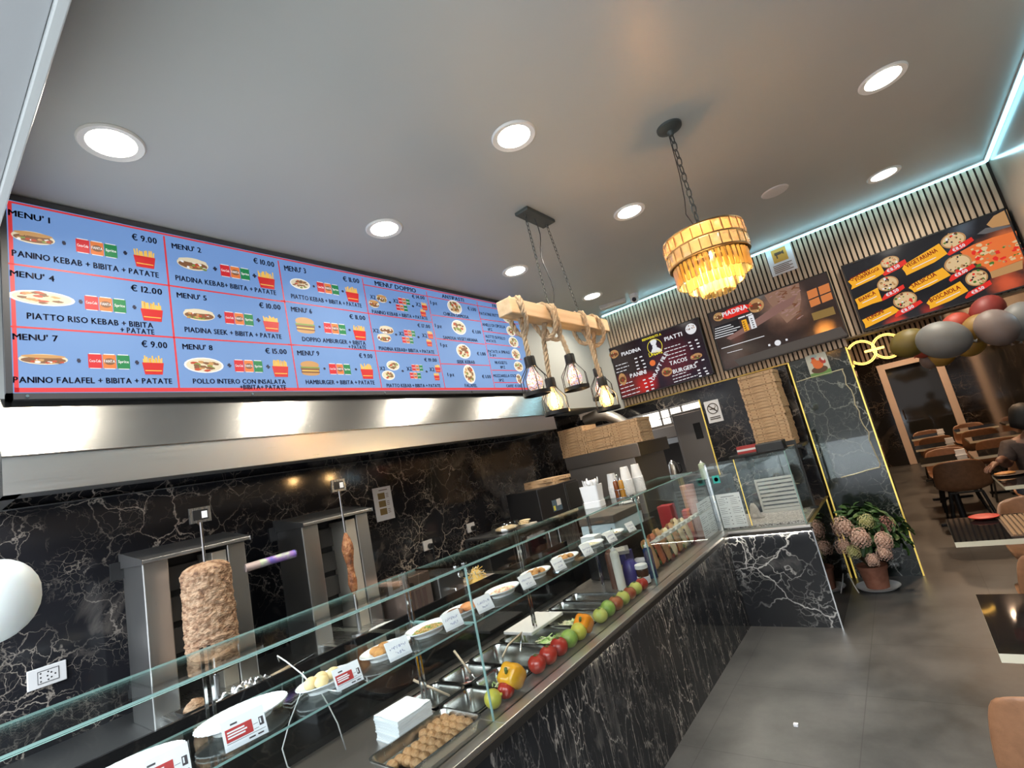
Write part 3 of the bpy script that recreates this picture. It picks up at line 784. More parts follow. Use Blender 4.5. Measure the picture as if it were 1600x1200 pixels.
def picfood(mb_specs, par):
    """round or oval printed dishes: list of (x, y, r, sy, kind)"""
    mats = [E_W, E_TN, E_BN, E_R, E_GR, E_CH, E_BK]
    for (x, y, r, sy_, kind) in mb_specs:
        mb = MB()
        if kind == 'dish':
            mb.m = 0; disc_px(mb, (x, y), r, 1, SY, .0026, 24, sy_); fill = (1, 2, 2, 1, 5)
        elif kind == 'pizza':
            mb.m = 1; disc_px(mb, (x, y), r, 1, SY, .0026, 24, sy_); mb.m = 5; disc_px(mb, (x, y), r * .86, 1, SY, .0028, 24, sy_); fill = (3, 2, 4, 1, 0, 6)
        elif kind == 'pan':
            mb.m = 6; disc_px(mb, (x, y), r * 1.25, 1, SY, .0024, 24, sy_); mb.m = 1; disc_px(mb, (x, y), r, 1, SY, .0026, 24, sy_); mb.m = 5; disc_px(mb, (x, y), r * .86, 1, SY, .0028, 24, sy_); fill = (3, 2, 4, 1, 4, 6)
        else:
            mb.m = 1; disc_px(mb, (x, y), r, 1, SY, .0026, 20, sy_, .05); mb.m = 2; disc_px(mb, (x, y + r * .1), r * .8, 1, SY, .0028, 18, sy_ * .6, .1); fill = (3, 4, 2, 5)
        for q in range(22 if kind in ('pizza', 'pan') else 12):
            a = random.uniform(0, 2 * PI); d_ = r * math.sqrt(random.uniform(0, .6))
            mb.m = random.choice(fill); disc_px(mb, (x + d_ * math.cos(a), y + d_ * math.sin(a) * sy_), r * random.uniform(.06, .15), 1, SY, .003 + q * 1e-5, 7, 1, .4)
        mb.build('dish_picture', mats, par)


def q3(x, y, r): return (*k3(x, y), r / 3.81)


picfood([(*q3(150, 585, 28), .8, 'bun'), (*q3(608, 434, 33), 1, 'dish'), (*q3(202, 733, 22), 1.5, 'bun'), (*q3(640, 597, 36), .5, 'bun'), (*q3(465, 690, 31), .85, 'bun')], t1)
o_ = MB(); disc_px(o_, k3(380, 637), 4.6, 1, SY, .0026, 16); o_.build('orange_badge', E_O, t1)

# --- second screen: meat on the grill with a piadina list
pm = spx(1225, 480); pl = spx(1150, 560); pg = spx(1285, 515)
t2 = screen(-1.362, -.205, 'screen with roast meat picture and a piadina list, between the other two', blobface('roast meat picture', (.035, .020, .017),
            [(pm.x, pm.z, .30, (.26, .13, .085)), (pl.x, pl.z, .22, (.09, .055, .045)), (pg.x + .03, pg.z, .11, (.9, .30, .05)), (spx(1150, 520).x, spx(1150, 520).z, .14, (.12, .03, .02))], .9))
mm = MB(); mm.m = 0
poly_px(mm, [k3(x, y) for x, y in ((1045, 235), (1140, 195), (1250, 160), (1265, 260), (1250, 340), (1180, 400), (1120, 330), (1080, 290))], 1, SY, .002)
for q in range(60):
    x, y = random.uniform(1055, 1250), random.uniform(190, 380)
    if y < 215 - (x - 1055) * .2 or y > 260 + (x - 1050) * .9: continue
    mm.m = random.choice((1, 1, 2)); L_ = random.uniform(14, 40); an = random.uniform(-.9, .2)
    a = k3(x, y); b2 = k3(x + L_ * math.cos(an), y + L_ * math.sin(an)); line_px(mm, a, b2, 1, SY, random.uniform(.006, .014), .0022 + q * 1e-5)
mm.m = 3; poly_px(mm, [k3(x, y) for x, y in ((1240, 230), (1210, 290), (1010, 415), (845, 500), (820, 490), (960, 400), (1120, 290))], 1, SY, .0035)
mm.m = 4
for (xa, ya_, xb, yb_) in ((1297, 212, 1355, 188), (1365, 185, 1428, 160)):
    poly_px(mm, [k3(xa, ya_), k3(xb, yb_), k3(xb + 12, yb_ + 48), k3(xa + 12, ya_ + 48)], 1, SY, .0025)
    poly_px(mm, [k3(xa + 14, ya_ + 55), k3(xb + 14, yb_ + 55), k3(xb + 26, yb_ + 95), k3(xa + 26, ya_ + 95)], 1, SY, .0025)
mm.m = 5; poly_px(mm, [k3(1325, 342), k3(1455, 300), k3(1470, 345), k3(1340, 385)], 1, SY, .0023)
mm.m = 6; poly_px(mm, [k3(865, 620), k3(920, 600), k3(1500, 420), k3(1540, 470), k3(900, 655)], 1, SY, .0021)
mm.build('picture_shapes', [emat('screen meat', (.34, .19, .13), .8), E_PK, E_BN, emat('screen knife', (.30, .155, .13), .8), emat('screen glow orange', (.80, .25, .07), .8), emat('screen mustard', (.36, .22, .06), .7), emat('screen steel', (.10, .085, .075), .8)], t2)
rb = MB(); poly_px(rb, [k3(x, y) for x, y in ((795, 345), (830, 318), (900, 292), (950, 288), (962, 300), (940, 318), (955, 330), (890, 352), (830, 375), (800, 372))], 1, SY, .004); rb.build('red_brush_stroke', E_R, t2)
tw = MB(); word_px(tw, "PIADINA", k3(800, 364), k3(945, 312), 1, SY, 7, .0055)
for i, l in enumerate((95, 110, 150, 130, 110)): line_px(tw, k3(752, 436 + i * 14), k3(752 + l, 436 + i * 14 - l * .29), 1, SY, .008, .005)
line_px(tw, k3(790, 552), k3(1045, 476), 1, SY, .007, .003); line_px(tw, k3(825, 578), k3(915, 554), 1, SY, .005, .003)
disc_px(tw, k3(1125, 517), 5, 1, SY, .004, 18)
for x, y in ((1075, 532), (1178, 500)): line_px(tw, k3(x - 6, y), k3(x + 6, y - 3), 1, SY, .02, .004)
poly_px(tw, [k3(948, 360), k3(978, 348), k3(1002, 425), k3(970, 436)], 1, SY, .004)
line_px(tw, k3(890, 372), k3(930, 358), 1, SY, .014, .004); line_px(tw, k3(936, 356), k3(972, 343), 1, SY, .014, .004)
tw.build('white_lettering', E_W, t2)
pp = MB(); pp.m = 0; poly_px(pp, [k3(745, 425), k3(890, 375), k3(912, 440), k3(765, 495)], 1, SY, .003)
pp.m = 1; poly_px(pp, [k3(908, 385), k3(936, 375), k3(958, 440), k3(928, 450)], 1, SY, .004)
pp.m = 0
for i in range(5):
    for (x, y) in ((922, 395), (968, 375)): line_px(pp, k3(x - 6 + i * 4, y + i * 12), k3(x + 6 + i * 4, y - 3 + i * 12), 1, SY, .010, .0055)
pp.build('list_panels', [E_BK, E_Y], t2)
picfood([(*q3(775, 362, 34), .8, 'bun'), (*q3(995, 295, 46), 1, 'bun')], t2)

# --- third screen: pizzas
pb = spx(*k4(1060, 380)); pr = spx(*k4(450, 800)); ph = spx(*k4(1050, 170))
t3 = screen(-.088, 1.068, 'pizza screen with amber brush strokes, rightmost of the three', blobface('pizza picture', (.010, .009, .012),
            [(pb.x + .05, pb.z, .26, (.72, .17, .05)), (pr.x - .05, pr.z - .03, .12, (.75, .05, .02)), (pr.x + .2, pr.z - .0, .10, (.35, .02, .01)), (spx(*k4(1100, 570)).x, spx(*k4(1100, 570)).z, .13, (.62, .09, .03)), (spx(*k4(820, 230)).x, spx(*k4(820, 230)).z, .12, (.06, .06, .075))]))
for pts in (((100, 560), (125, 540), (300, 450), (330, 505), (270, 540), (120, 610), (125, 585)), ((143, 672), (285, 598), (315, 680), (250, 700), (165, 735), (160, 705)), ((188, 800), (380, 712), (425, 742), (330, 795), (210, 852), (205, 828)),
            ((438, 480), (450, 455), (668, 322), (722, 385), (640, 440), (466, 522), (455, 500)), ((478, 600), (500, 575), (690, 473), (742, 520), (610, 590), (515, 628), (500, 612)), ((590, 695), (615, 660), (800, 558), (852, 618), (740, 680), (612, 732), (610, 710))):
    br_ = MB(); poly_px(br_, [k4(*p) for p in pts], 1, SY, .002); br_.build('brush_stroke', E_Y, t3)
for s, a, b_, c, d_, h in (("QUATTRO", 118, 558, 240, 497, 20), ("FORMAGGI", 155, 560, 295, 486, 20), ("BIANCA", 176, 688, 275, 637, 24), ("FUNGHI", 228, 805, 325, 753, 24), ("VEGETARIANA", 470, 475, 662, 372, 26), ("SALSICCIA", 505, 600, 655, 522, 26), ("BOSCAIOLA", 620, 690, 805, 603, 26)):
    tk = MB(); word_px(tk, s, k4(a, b_), k4(c, d_), 1, SY, h / 4, .0035); tk.build('pizza_name', E_DR, t3)
picfood([(*k4(360, 437), 15, .72, 'pizza'), (*k4(348, 573), 17, .85, 'pizza'), (*k4(456, 675), 19, .85, 'pizza'), (*k4(757, 302), 20, .8, 'pizza'), (*k4(786, 447), 22, .85, 'pizza'), (*k4(903, 537), 18, .95, 'pan')], t3)
for pts in (((315, 515), (345, 480), (455, 420), (468, 445), (420, 480), (330, 525)), ((310, 672), (330, 640), (445, 578), (455, 600), (400, 640), (318, 680)), ((390, 775), (410, 745), (550, 675), (568, 690), (500, 735), (400, 785)), ((718, 392), (740, 358), (870, 282), (888, 302), (830, 345), (735, 398)), ((730, 552), (745, 522), (880, 448), (897, 468), (830, 510), (742, 562)), ((830, 660), (850, 628), (985, 550), (1000, 575), (940, 615), (838, 668))):
    rt = MB(); poly_px(rt, [k4(*p) for p in pts], 1, SY, .0042); rt.build('price_tag', E_R, t3)
for x, y, s in ((350, 505, "€8.50"), (345, 655, "€8.50"), (440, 758, "€8.00"), (760, 375, "€8.50"), (775, 533, "€8.00"), (880, 640, "€8.50")): tw = MB(); word_px(tw, s, k4(x, y), k4(x + 75, y - 38), 1, SY, 5, .005); tw.build('price_text', E_W, t3)
tw = MB()
for x, y, l in ((150, 580, 120), (190, 695, 90), (250, 808, 120), (500, 480, 150), (530, 610, 130), (650, 695, 150)): line_px(tw, k4(x, y), k4(x + l, y - l * .48), 1, SY, .006, .0035)
tw.build('white_lettering', E_W, t3)
bp = MB(); bp.m = 0; poly_px(bp, [k4(*p) for p in ((800, 375), (880, 330), (1000, 285), (1150, 243), (1192, 420), (1090, 460), (985, 500), (960, 470), (880, 440))], 1, SY, .0016)
for q in range(70):
    x, y = random.uniform(850, 1185), random.uniform(260, 480)
    if y < 245 + (1150 - x) * .38 or y > 470 - (x - 960) * .2: continue
    bp.m = random.choice((1, 2, 3, 1, 4)); disc_px(bp, k4(x, y), random.uniform(2, 5.5), 1, SY, .0018 + q * 1e-6, 9, random.uniform(.5, 1), .35)
bp.m = 5; poly_px(bp, [k4(*p) for p in ((985, 500), (1090, 462), (1190, 425), (1192, 480), (1000, 540))], 1, SY, .0017)
bp.m = 6; poly_px(bp, [k4(*p) for p in ((905, 265), (960, 225), (1130, 205), (1120, 215), (960, 262))], 1, SY, .0019)
bp.m = 5; poly_px(bp, [k4(*p) for p in ((965, 205), (1010, 150), (1090, 108), (1125, 200), (1000, 225))], 1, SY, .0019)
bp.build('big_pizza_picture', [E_O, E_CH, E_R, E_TN, E_GR, E_TN, E_GY], t3)

# ================================================================== SIGNS
def sheet(name, label, cat, x0, x1, z0, z1, y, col=PAPER, th=.004):
    t_ = thing(name, label, cat, (0, 0, 0))
    MB().box(x0, x1, y - th, y, z0, z1).build('sheet', col, t_)
    return t_


A = at(1, 5.66, 1193, 388); B = at(1, 5.66, 1229, 422)
s1 = sheet('surveillance_sign', 'white video surveillance sign with amber camera square on the slats', 'sign', A.x, A.x + .235, B.z - .02, A.z, 5.665)
g = MB(); cx, z1 = A.x + .117, A.z
g.m = 0; g.add([(A.x + .05, 5.6595, z1 - .20), (A.x + .185, 5.6595, z1 - .20), (A.x + .185, 5.6595, z1 - .06), (A.x + .05, 5.6595, z1 - .06)], [(0, 1, 2, 3)])
g.m = 1
g.box(A.x + .075, A.x + .135, 5.658, 5.659, z1 - .125, z1 - .095, None); g.add([(A.x + .13, 5.658, z1 - .115), (A.x + .16, 5.658, z1 - .135), (A.x + .16, 5.658, z1 - .09), (A.x + .13, 5.658, z1 - .105)], [(0, 1, 2, 3)])
g.box(A.x + .085, A.x + .097, 5.658, 5.659, z1 - .16, z1 - .125)
g.box(A.x + .02, A.x + .215, 5.658, 5.66, z1 - .035, z1 - .018)
for i in range(5): g.box(A.x + .03, A.x + .205 - (i % 2) * .03, 5.658, 5.66, z1 - .232 - i * .018, z1 - .225 - i * .018)
g.build('print', [mat('amber print', (.62, .33, .05), .5), mat('brown print', (.08, .05, .03), .5)], s1)

s1 = sheet('no_smoking_sign', 'white no smoking sign on the dark marble beside the gold strip', 'sign', -1.69, -1.53, 1.70, 1.945, 5.69)
g = MB(); g.m = 0
g.tube([(-1.61 + .056 * math.cos(k * PI / 16), 5.685, 1.855 + .056 * math.sin(k * PI / 16)) for k in range(32)], .005, 5, True); C0 = Vector((-1.61, 5.684, 1.855))
for s_ in (1,):
    g.add([C0 + Vector((-.043, 0, .034)), C0 + Vector((-.034, 0, .043)), C0 + Vector((.043, 0, -.034)), C0 + Vector((.034, 0, -.043))], [(0, 1, 2, 3)])
g.box(-1.645, -1.585, 5.683, 5.6845, 1.845, 1.857); g.tube([(-1.585, 5.684, 1.862), (-1.575, 5.684, 1.872), (-1.58, 5.684, 1.885)], .003, 5)
for i in range(2): g.box(-1.665, -1.555, 5.683, 5.685, 1.755 - i * .02, 1.765 - i * .02)
g.build('print', mat('dark sign print', (.05, .035, .025), .6), s1)

A = at(1, 5.67, 1258, 558); s1 = thing('rooster_tile', 'small painted tile of an orange hen on a nest, high on the pillar', 'picture', (-.52, 5.68, 2.03))
MB().box(-.09, .09, -.012, 0, -.115, .11).build('tile', mat('pale grey tile', (.55, .57, .50), .3), s1, bevel=.002)
g = MB()
def ell(m_, x, z, a, b_, l, n=20, rot=0):
    g.m = m_; g.add([(x + a * math.cos(2 * PI * i / n) * math.cos(rot) - b_ * math.sin(2 * PI * i / n) * math.sin(rot), -.0125 - l, z + a * math.cos(2 * PI * i / n) * math.sin(rot) + b_ * math.sin(2 * PI * i / n) * math.cos(rot)) for i in range(n)], [tuple(range(n))])
g.m = 0; g.add([(-.089, -.0127, -.114), (.089, -.0127, -.114), (.089, -.0127, -.06), (-.089, -.0127, -.075)], [(0, 1, 2, 3)])
ell(1, 0, -.05, .07, .035, .0004); ell(2, 0, 0, .045, .042, .0006); ell(2, -.025, .035, .024, .035, .0007); ell(3, .045, .03, .022, .035, .0007, rot=.5); ell(4, .05, .045, .010, .02, .0009, rot=.4)
ell(3, -.028, .072, .016, .010, .0009); ell(5, -.02, .085, .03, .018, .0005); g.m = 3; g.add([(-.05, -.0135, .04), (-.062, -.0135, .034), (-.048, -.0135, .03)], [(0, 1, 2)])
g.build('picture', [mat('grass print', (.14, .30, .08), .5), mat('nest print', (.10, .045, .02), .5), mat('hen print', (.72, .16, .03), .5), mat('comb print', (.45, .04, .03), .5), mat('tail print', (.75, .72, .7), .5), mat('blue grey print', (.35, .5, .5), .5)], s1)

# transparent slab with a wavy gilded rim on the pillar
s1 = thing('wavy_glass', 'tall glass slab with a wavy pale rim on the pillar below the hen tile', 'glass panel', (-.765, 5.68, 0))
wob = lambda k: .010 * math.sin(k * 2.3) + .006 * math.sin(k * 5.1)
rim = [(.02, 1.915), (.15, 1.92 + .004), (.30, 1.925), (.43, 1.93)] + [(.43 + .035 * i / 12 - .01 + wob(i), 1.92 - .82 * i / 12) for i in range(13)] + [(.462, 1.06), (.465, 1.0), (.45, .975), (.36, .965), (.25, .945), (.17, .935), (.13, .93)]
poly = rim + [(.02, .93)]
MB().add([(p[0], -.006, p[1]) for p in poly], [tuple(range(len(poly)))]).build('glass_face', glassmat('smoky slab glass', (.86, .87, .84), .05, .01, 4.5), s1)
MB().tube([(p[0], -.009, p[1]) for p in rim], .0055, 6).build('rim', mat('pale gilt rim', (.75, .70, .50), .3, .3), s1)

# ================================================================== CEILING FITTINGS
s1 = thing('dome_camera', 'small white dome camera under the ceiling by the slat wall', 'camera', (-2.02, 5.36, H))
MB().lathe([(.055, 0), (.055, -.03), (.05, -.045)], 24).build('mount', WHITEP, s1, smooth=SM)
MB().ball((0, -.01, -.06), .05, 20).build('ball', WHITEP, s1, smooth=True)
MB().lathe([(.026, 0), (.024, .006), (.012, .006)], 20, T(.012, -.055, -.075) @ Rx(PI / 2 + .35)).build('lens', BLACKG, s1, smooth=SM)
s1 = thing('emergency_light', 'flat white emergency lamp on the ceiling left of the dome camera', 'lamp', (-2.28, 5.33, H), .25)
MB().box(-.16, .16, -.045, .045, -.045, 0).build('housing', mat('grey white housing', (.55, .55, .53), .5), s1, bevel=.01)
MB().box(-.15, .15, -.038, .038, -.052, -.044).build('diffuser', mat('frosted cover', (.68, .67, .63), .4), s1, bevel=.004)
s1 = thing('ceiling_speaker', 'round unlit white speaker grille in the ceiling behind the chandelier', 'speaker', (-.306, 4.30, H))
MB().lathe([(.0001, -.007), (.088, -.007), (.098, -.003), (.1, 0)], 32).build('grille', noisy('speaker cloth', [(.4, (.74, .70, .66)), (.6, (.80, .77, .72))], 300, .7), s1, smooth=SM)

# ================================================================== ROPE PENDANT
PX = -1.59
pt = thing('rope_pendant', 'wooden beam pendant with rope hung caged bulbs over the counter', 'pendant lamp', (PX, 2.80, 0))
MB().box(-.055, .055, -.17, .17, H - .025, H).build('canopy', DKMET, pt, bevel=.006)


def chain(pts, r=.010, wire=.0022, step=None):
    mb = MB(); pts = [Vector(p) for p in pts]; step = step or r * 2.9
    for a, b_ in zip(pts, pts[1:]):
        n_ = max(1, int((b_ - a).length / step)); d = (b_ - a).normalized(); s_ = d.cross(Vector((.3, .8, .1))).normalized(); q = d.cross(s_)
        for i in range(n_):
            c = a + (b_ - a) * ((i + .5) / n_); e = s_ if i % 2 else q
            mb.tube([c + d * (math.sin(2 * PI * k / 10) * r * 1.9) + e * (math.cos(2 * PI * k / 10) * r * .85) for k in range(10)], wire, 5, True)
    return mb


BZ = 2.567
chain([(0, -.13, H - .02), (0, -.10, 2.62)]).build('chain', DKMET, pt); chain([(0, .13, H - .02), (0, .30, 2.62)]).build('chain', DKMET, pt)
MB().tube([(0, -.02 + .03 * math.sin(i * .9), H - .02 - i * .058) for i in range(13)], .003, 6).build('cable', BLACK, pt)
MB().box(-.05, .05, -.60, .62, BZ - .048, BZ + .048).build('beam', noisy('pale pine beam', [(.25, (.50, .35, .20)), (.75, (.66, .50, .32))], 2.5, .6, 6, stretch=(14, 1.2, 14)), pt, bevel=.006)
ROPE = noisy('jute rope', [(.3, (.33, .24, .15)), (.7, (.47, .36, .24))], 40, .85, 3, .4, 120)


def rope(pts, r=.0155, tw=60):
    """three strands twisted round the path"""
    mb = MB(); P = [Vector(p) for p in pts]; D = [P[0]]
    for a, b_ in zip(P, P[1:]):
        n_ = max(2, int((b_ - a).length / .012))
        for i in range(1, n_ + 1): D.append(a.lerp(b_, i / n_))
    for _ in range(3): D = [D[0]] + [(D[i - 1] + D[i] * 2 + D[i + 1]) / 4 for i in range(1, len(D) - 1)] + [D[-1]]
    for k in range(3):
        q, l = [], 0
        for i, p in enumerate(D):
            t_ = (D[min(i + 1, len(D) - 1)] - D[max(i - 1, 0)]).normalized(); up = Vector((.12, .2, 1)).normalized() if abs(t_.z) < .85 else Vector((1, .2, 0)).normalized()
            s_ = t_.cross(up).normalized(); e = t_.cross(s_)
            if i: l += (p - D[i - 1]).length
            a = l * tw + k * 2 * PI / 3
            q.append(p + (s_ * math.cos(a) + e * math.sin(a)) * r * .52)
        mb.tube(q, r * .56, 6)
    return mb


CAGE = mat('black lamp cage', (.012, .011, .010), .4, .3)
BULB = glassmat('lamp bulb glass', (1.0, .93, .82), .06)
DISCO = noisy('iridescent mosaic bulb', [(.3, (.35, .12, .30)), (.42, (.75, .40, .12)), (.52, (.75, .72, .68)), (.62, (.45, .25, .6)), (.72, (.8, .6, .3))], 95, .12, 1, metal=.3, emit=.55)  # unlit bulbs: the emission stands in for their coloured reflections
FIL = emat('glowing filament', (1.0, .62, .20), 40.0)
BULBL = mat('amber lit bulb glass', (.3, .2, .1), .1, emit=(1.0, .50, .13), es=1.0)
_n, _l, _b = nt(BULBL); _b.inputs['Alpha'].default_value = .45


def caged(y, x, ztop, lit, side):
    R = rope([(side * .055, y - .02, BZ - .05), (side * .066, y - .03, BZ + .03), (side * .045, y - .01, BZ + .068), (-side * .03, y, BZ + .068), (-side * .07, y + .015, BZ + .02), (-side * .075, y + .03, BZ - .06), (-side * .05, y + .035, BZ - .13),
              (x * .3, y + .03, BZ - .16), (side * .045, y + .01, BZ - .10), (side * .062, y - .015, BZ - .04), (side * .05, y - .045, BZ + .03), (0, y - .05, BZ + .066)])
    R.build('rope', ROPE, pt, smooth=True)
    rope([(0, y + .02, BZ - .05), (x * .6, y + .02, BZ - .14), (x, y + .02, ztop + .06)]).build('rope', ROPE, pt, smooth=True)
    c = MB(); M = T(x, y + .02, ztop)
    c.lathe([(.0001, .062), (.030, .062), (.033, .055), (.033, 0), (.029, -.002), (.0001, -.002)], 20, M); o = c.build('lamp_socket', CAGE, pt, smooth=SM)
    c = MB(); pr = [(.033, 0), (.038, -.012), (.076, -.065), (.080, -.075), (.080, -.150)]
    for k in range(8):
        a = 2 * PI * k / 8; c.tube([(r_ * math.cos(a), r_ * math.sin(a), z) for r_, z in pr], .0026, 5, False, M)
    c.lathe([(.079, -.150), (.082, -.150), (.082, -.172), (.079, -.172), (.079, -.150)], 24, M); c.build('lamp_cage', CAGE, o, smooth=SM)
    bu = MB(); bp_ = [(.014, -.004), (.016, -.02), (.030, -.045), (.047, -.078), (.050, -.098), (.044, -.122), (.028, -.142), (.0001, -.150)]
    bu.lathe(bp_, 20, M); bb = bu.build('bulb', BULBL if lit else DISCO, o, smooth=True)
    if lit:
        f_ = MB()
        for k in range(6):
            a = 2 * PI * k / 6; f_.tube([(.006 * math.cos(a), .006 * math.sin(a), -.035), (.017 * math.cos(a), .017 * math.sin(a), -.075), (.010 * math.cos(a), .010 * math.sin(a), -.115)], .0036, 5, False, M)
        f_.build('filament', FIL, o)
        lamp('bulb_lamp', 'POINT', pt, (x, y + .02, ztop - .085), 7, (1, .60, .25), .03)
    return o


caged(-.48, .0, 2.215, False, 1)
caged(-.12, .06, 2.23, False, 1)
caged(-.22, -.06, 2.105, True, -1)
caged(.26, .05, 2.085, True, 1)
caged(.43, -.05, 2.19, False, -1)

# ================================================================== CRYSTAL CHANDELIER
ch = thing('crystal_chandelier', 'round tiered crystal chandelier glowing amber under the ceiling', 'chandelier', (-.575, 2.72, 0))
MB().lathe([(.0001, -.055), (.012, -.055), (.02, -.03), (.045, -.025), (.068, -.012), (.07, 0)], 32, T(0, 0, H)).build('canopy', DKMET, ch, smooth=SM)
chain([(0, 0, H - .05), (0, .004, 2.70)], .016, .0034).build('chain', DKMET, ch)
MB().tube([(-.012, 0, H - .03), (-.02, .01, 3.05), (-.035, .02, 2.9), (-.05, .02, 2.82), (-.02, .01, 2.72), (0, 0, 2.69)], .0025, 6).build('cable', BLACK, ch)
BRZ = mat('aged brass rings', (.30, .19, .08), .35, .9)
RC = .205
f = MB()
for z in (2.655, 2.585, 2.513): f.lathe([(RC - .006, z - .004), (RC + .004, z - .004), (RC + .004, z + .004), (RC - .006, z + .004), (RC - .006, z - .004)], 48)
for k in range(4):
    a = PI / 4 + k * PI / 2; f.tube([(0, 0, 2.69), (RC * math.cos(a), RC * math.sin(a), 2.655)], .004, 6)
for r_, z in ((.150, 2.50), (.098, 2.48)): f.lathe([(r_ - .004, z - .003), (r_ + .004, z - .003), (r_ + .004, z + .003), (r_ - .004, z + .003), (r_ - .004, z - .003)], 40)
for k in range(26):
    for row, (za, zb) in enumerate(((2.585, 2.655), (2.513, 2.585))):
        a = 2 * PI * (k + .5 + .5 * row) / 26; f.tube([((RC + .004) * math.cos(a), (RC + .004) * math.sin(a), za), ((RC + .004) * math.cos(a), (RC + .004) * math.sin(a), zb)], .0022, 5)
f.build('ring_frame', BRZ, ch, smooth=SM)


def crystal(name, tint, amber):
    m = bpy.data.materials.new(name); m.use_nodes = True; N = m.node_tree.nodes; L = m.node_tree.links; N.clear()
    o = N.new('ShaderNodeOutputMaterial'); t_ = N.new('ShaderNodeBsdfTransparent'); t_.inputs[0].default_value = (*tint, 1)
    g_ = N.new('ShaderNodeBsdfGlossy'); g_.inputs['Roughness'].default_value = .06
    d_ = N.new('ShaderNodeBsdfTranslucent'); d_.inputs['Color'].default_value = (*amber, 1)
    a = N.new('ShaderNodeMixShader'); a.inputs[0].default_value = .16 if 'clear' in name else .5; b_ = N.new('ShaderNodeMixShader'); lw = N.new('ShaderNodeLayerWeight'); lw.inputs['Blend'].default_value = .45
    L.new(t_.outputs[0], a.inputs[1]); L.new(d_.outputs[0], a.inputs[2]); L.new(lw.outputs['Facing'], b_.inputs[0]); L.new(a.outputs[0], b_.inputs[1]); L.new(g_.outputs[0], b_.inputs[2]); L.new(b_.outputs[0], o.inputs[0])
    return m


CRY = crystal('clear cut crystal', (.93, .88, .80), (.95, .80, .55)); CRA = crystal('amber lit crystal', (1.0, .90, .66), (1.0, .80, .42))
tile = MB(); s_ = .0235
tile.add([(-s_, 0, -.032), (s_, 0, -.032), (s_, 0, .032), (-s_, 0, .032), (-s_ * .5, .008, -.016), (s_ * .5, .008, -.016), (s_ * .5, .008, .016), (-s_ * .5, .008, .016), (0, -.004, 0)],
         [(0, 1, 5, 4), (1, 2, 6, 5), (2, 3, 7, 6), (3, 0, 4, 7), (4, 5, 6, 7), (0, 8, 1), (1, 8, 2), (2, 8, 3), (3, 8, 0)])
first = None
for row, z in enumerate((2.620, 2.549)):
    for k in range(26):
        a = 2 * PI * (k + .5 * row) / 26
        if first is None: first = o = tile.build('crystal_tile', CRY, ch)
        else: o = first.copy(); COL.objects.link(o)
        o.location = (RC * math.cos(a), RC * math.sin(a), z); o.rotation_euler = (0, 0, a - PI / 2)
first = None
for r_, z, n_, ln in ((.185, 2.51, 40, .105), (.135, 2.475, 30, .115), (.08, 2.44, 18, .115)):
    for k in range(n_):
        a = 2 * PI * k / n_
        if first is None:
            p_ = MB(); p_.add([(-.0125, 0, 0), (0, .008, 0), (.0125, 0, 0), (0, -.008, 0), (-.0125, 0, -.96), (0, .008, -.96), (.0125, 0, -.96), (0, -.008, -.96), (0, 0, -1)], [(0, 1, 2, 3), (0, 4, 5, 1), (1, 5, 6, 2), (2, 6, 7, 3), (3, 7, 4, 0), (4, 8, 5), (5, 8, 6), (6, 8, 7), (7, 8, 4)])
            first = o = p_.build('crystal_prism', CRA, ch)
        else: o = first.copy(); COL.objects.link(o)
        o.location = (r_ * math.cos(a), r_ * math.sin(a), z); o.rotation_euler = (0, 0, a - PI / 2); o.scale = (1, 1, ln)
for k in range(5):
    a = 2 * PI * k / 5 + .3
    MB().ball((.055 * math.cos(a), .055 * math.sin(a), 2.47), .022, 12, None, 1, 1, 1.4).build('bulb', emat('amber lamp bulb', (1.0, .66, .24), 14.0), ch, smooth=True)
lamp('chandelier_lamp', 'POINT', ch, (0, 0, 2.43), 12, (1, .64, .28), .07); lamp('chandelier_lamp', 'POINT', ch, (0, 0, 2.64), 22, (1, .44, .14), .06); lamp('chandelier_lamp', 'POINT', ch, (0, 0, 2.55), 9, (1, .62, .28), .05)

# ================================================================== DOUBLE RING LAMP
rl = thing('ring_lamp', 'hanging lamp of two glowing open rings joined by a bar', 'pendant lamp', (at(1, 7.0, 1366, 546).x, 7.0, at(1, 7.0, 1366, 546).z))
NEON = emat('warm yellow neon', (1.0, .55, .10), 3.0); BRS = mat('brass ring', (.45, .25, .08), .3, .8)
R_ = .132
for s_, a0, a1 in ((-1, PI + .62, PI * 3 - .62), (1, .62, 2 * PI - .62)):
    cx = s_ * .122
    pts = [(cx + R_ * math.cos(a0 + (a1 - a0) * i / 40), 0, R_ * math.sin(a0 + (a1 - a0) * i / 40)) for i in range(41)]
    o = MB().tube(pts,   .011, 8).build('ring', BRS, rl, smooth=True)
    MB().tube([(p[0] * 1 + (p[0] - cx) * .06, -.016, p[2] * 1.06) for p in pts], .005, 6).build('neon_tube', NEON, o, smooth=True)
    MB().tube([((p[0] - cx) * .93 + cx, -.016, p[2] * .93) for p in pts], .0045, 6).build('neon_tube', NEON, o, smooth=True)
MB().box(-.095, .095, -.02, .015, -.013, .013).build('bar', NEON, rl, bevel=.008)
for xx in (-.17, -.07, .07, .17): MB().tube([(xx, 0, .11), (xx, 0, 1.12)], .0022, 5).build('wire', BLACK, rl)

# ================================================================== BALLOONS
BC = {n_: mat('balloon ' + n_, c_, .5, sub=.15) for n_, c_ in (('mustard', (.15, .105, .018)), ('grey', (.17, .16, .15)), ('orange red', (.42, .055, .03)), ('yellow', (.36, .19, .03)), ('taupe', (.20, .13, .105)), ('peach', (.42, .22, .13)), ('red', (.24, .03, .025)), ('amber', (.26, .14, .025)), ('blush', (.20, .145, .125)))}


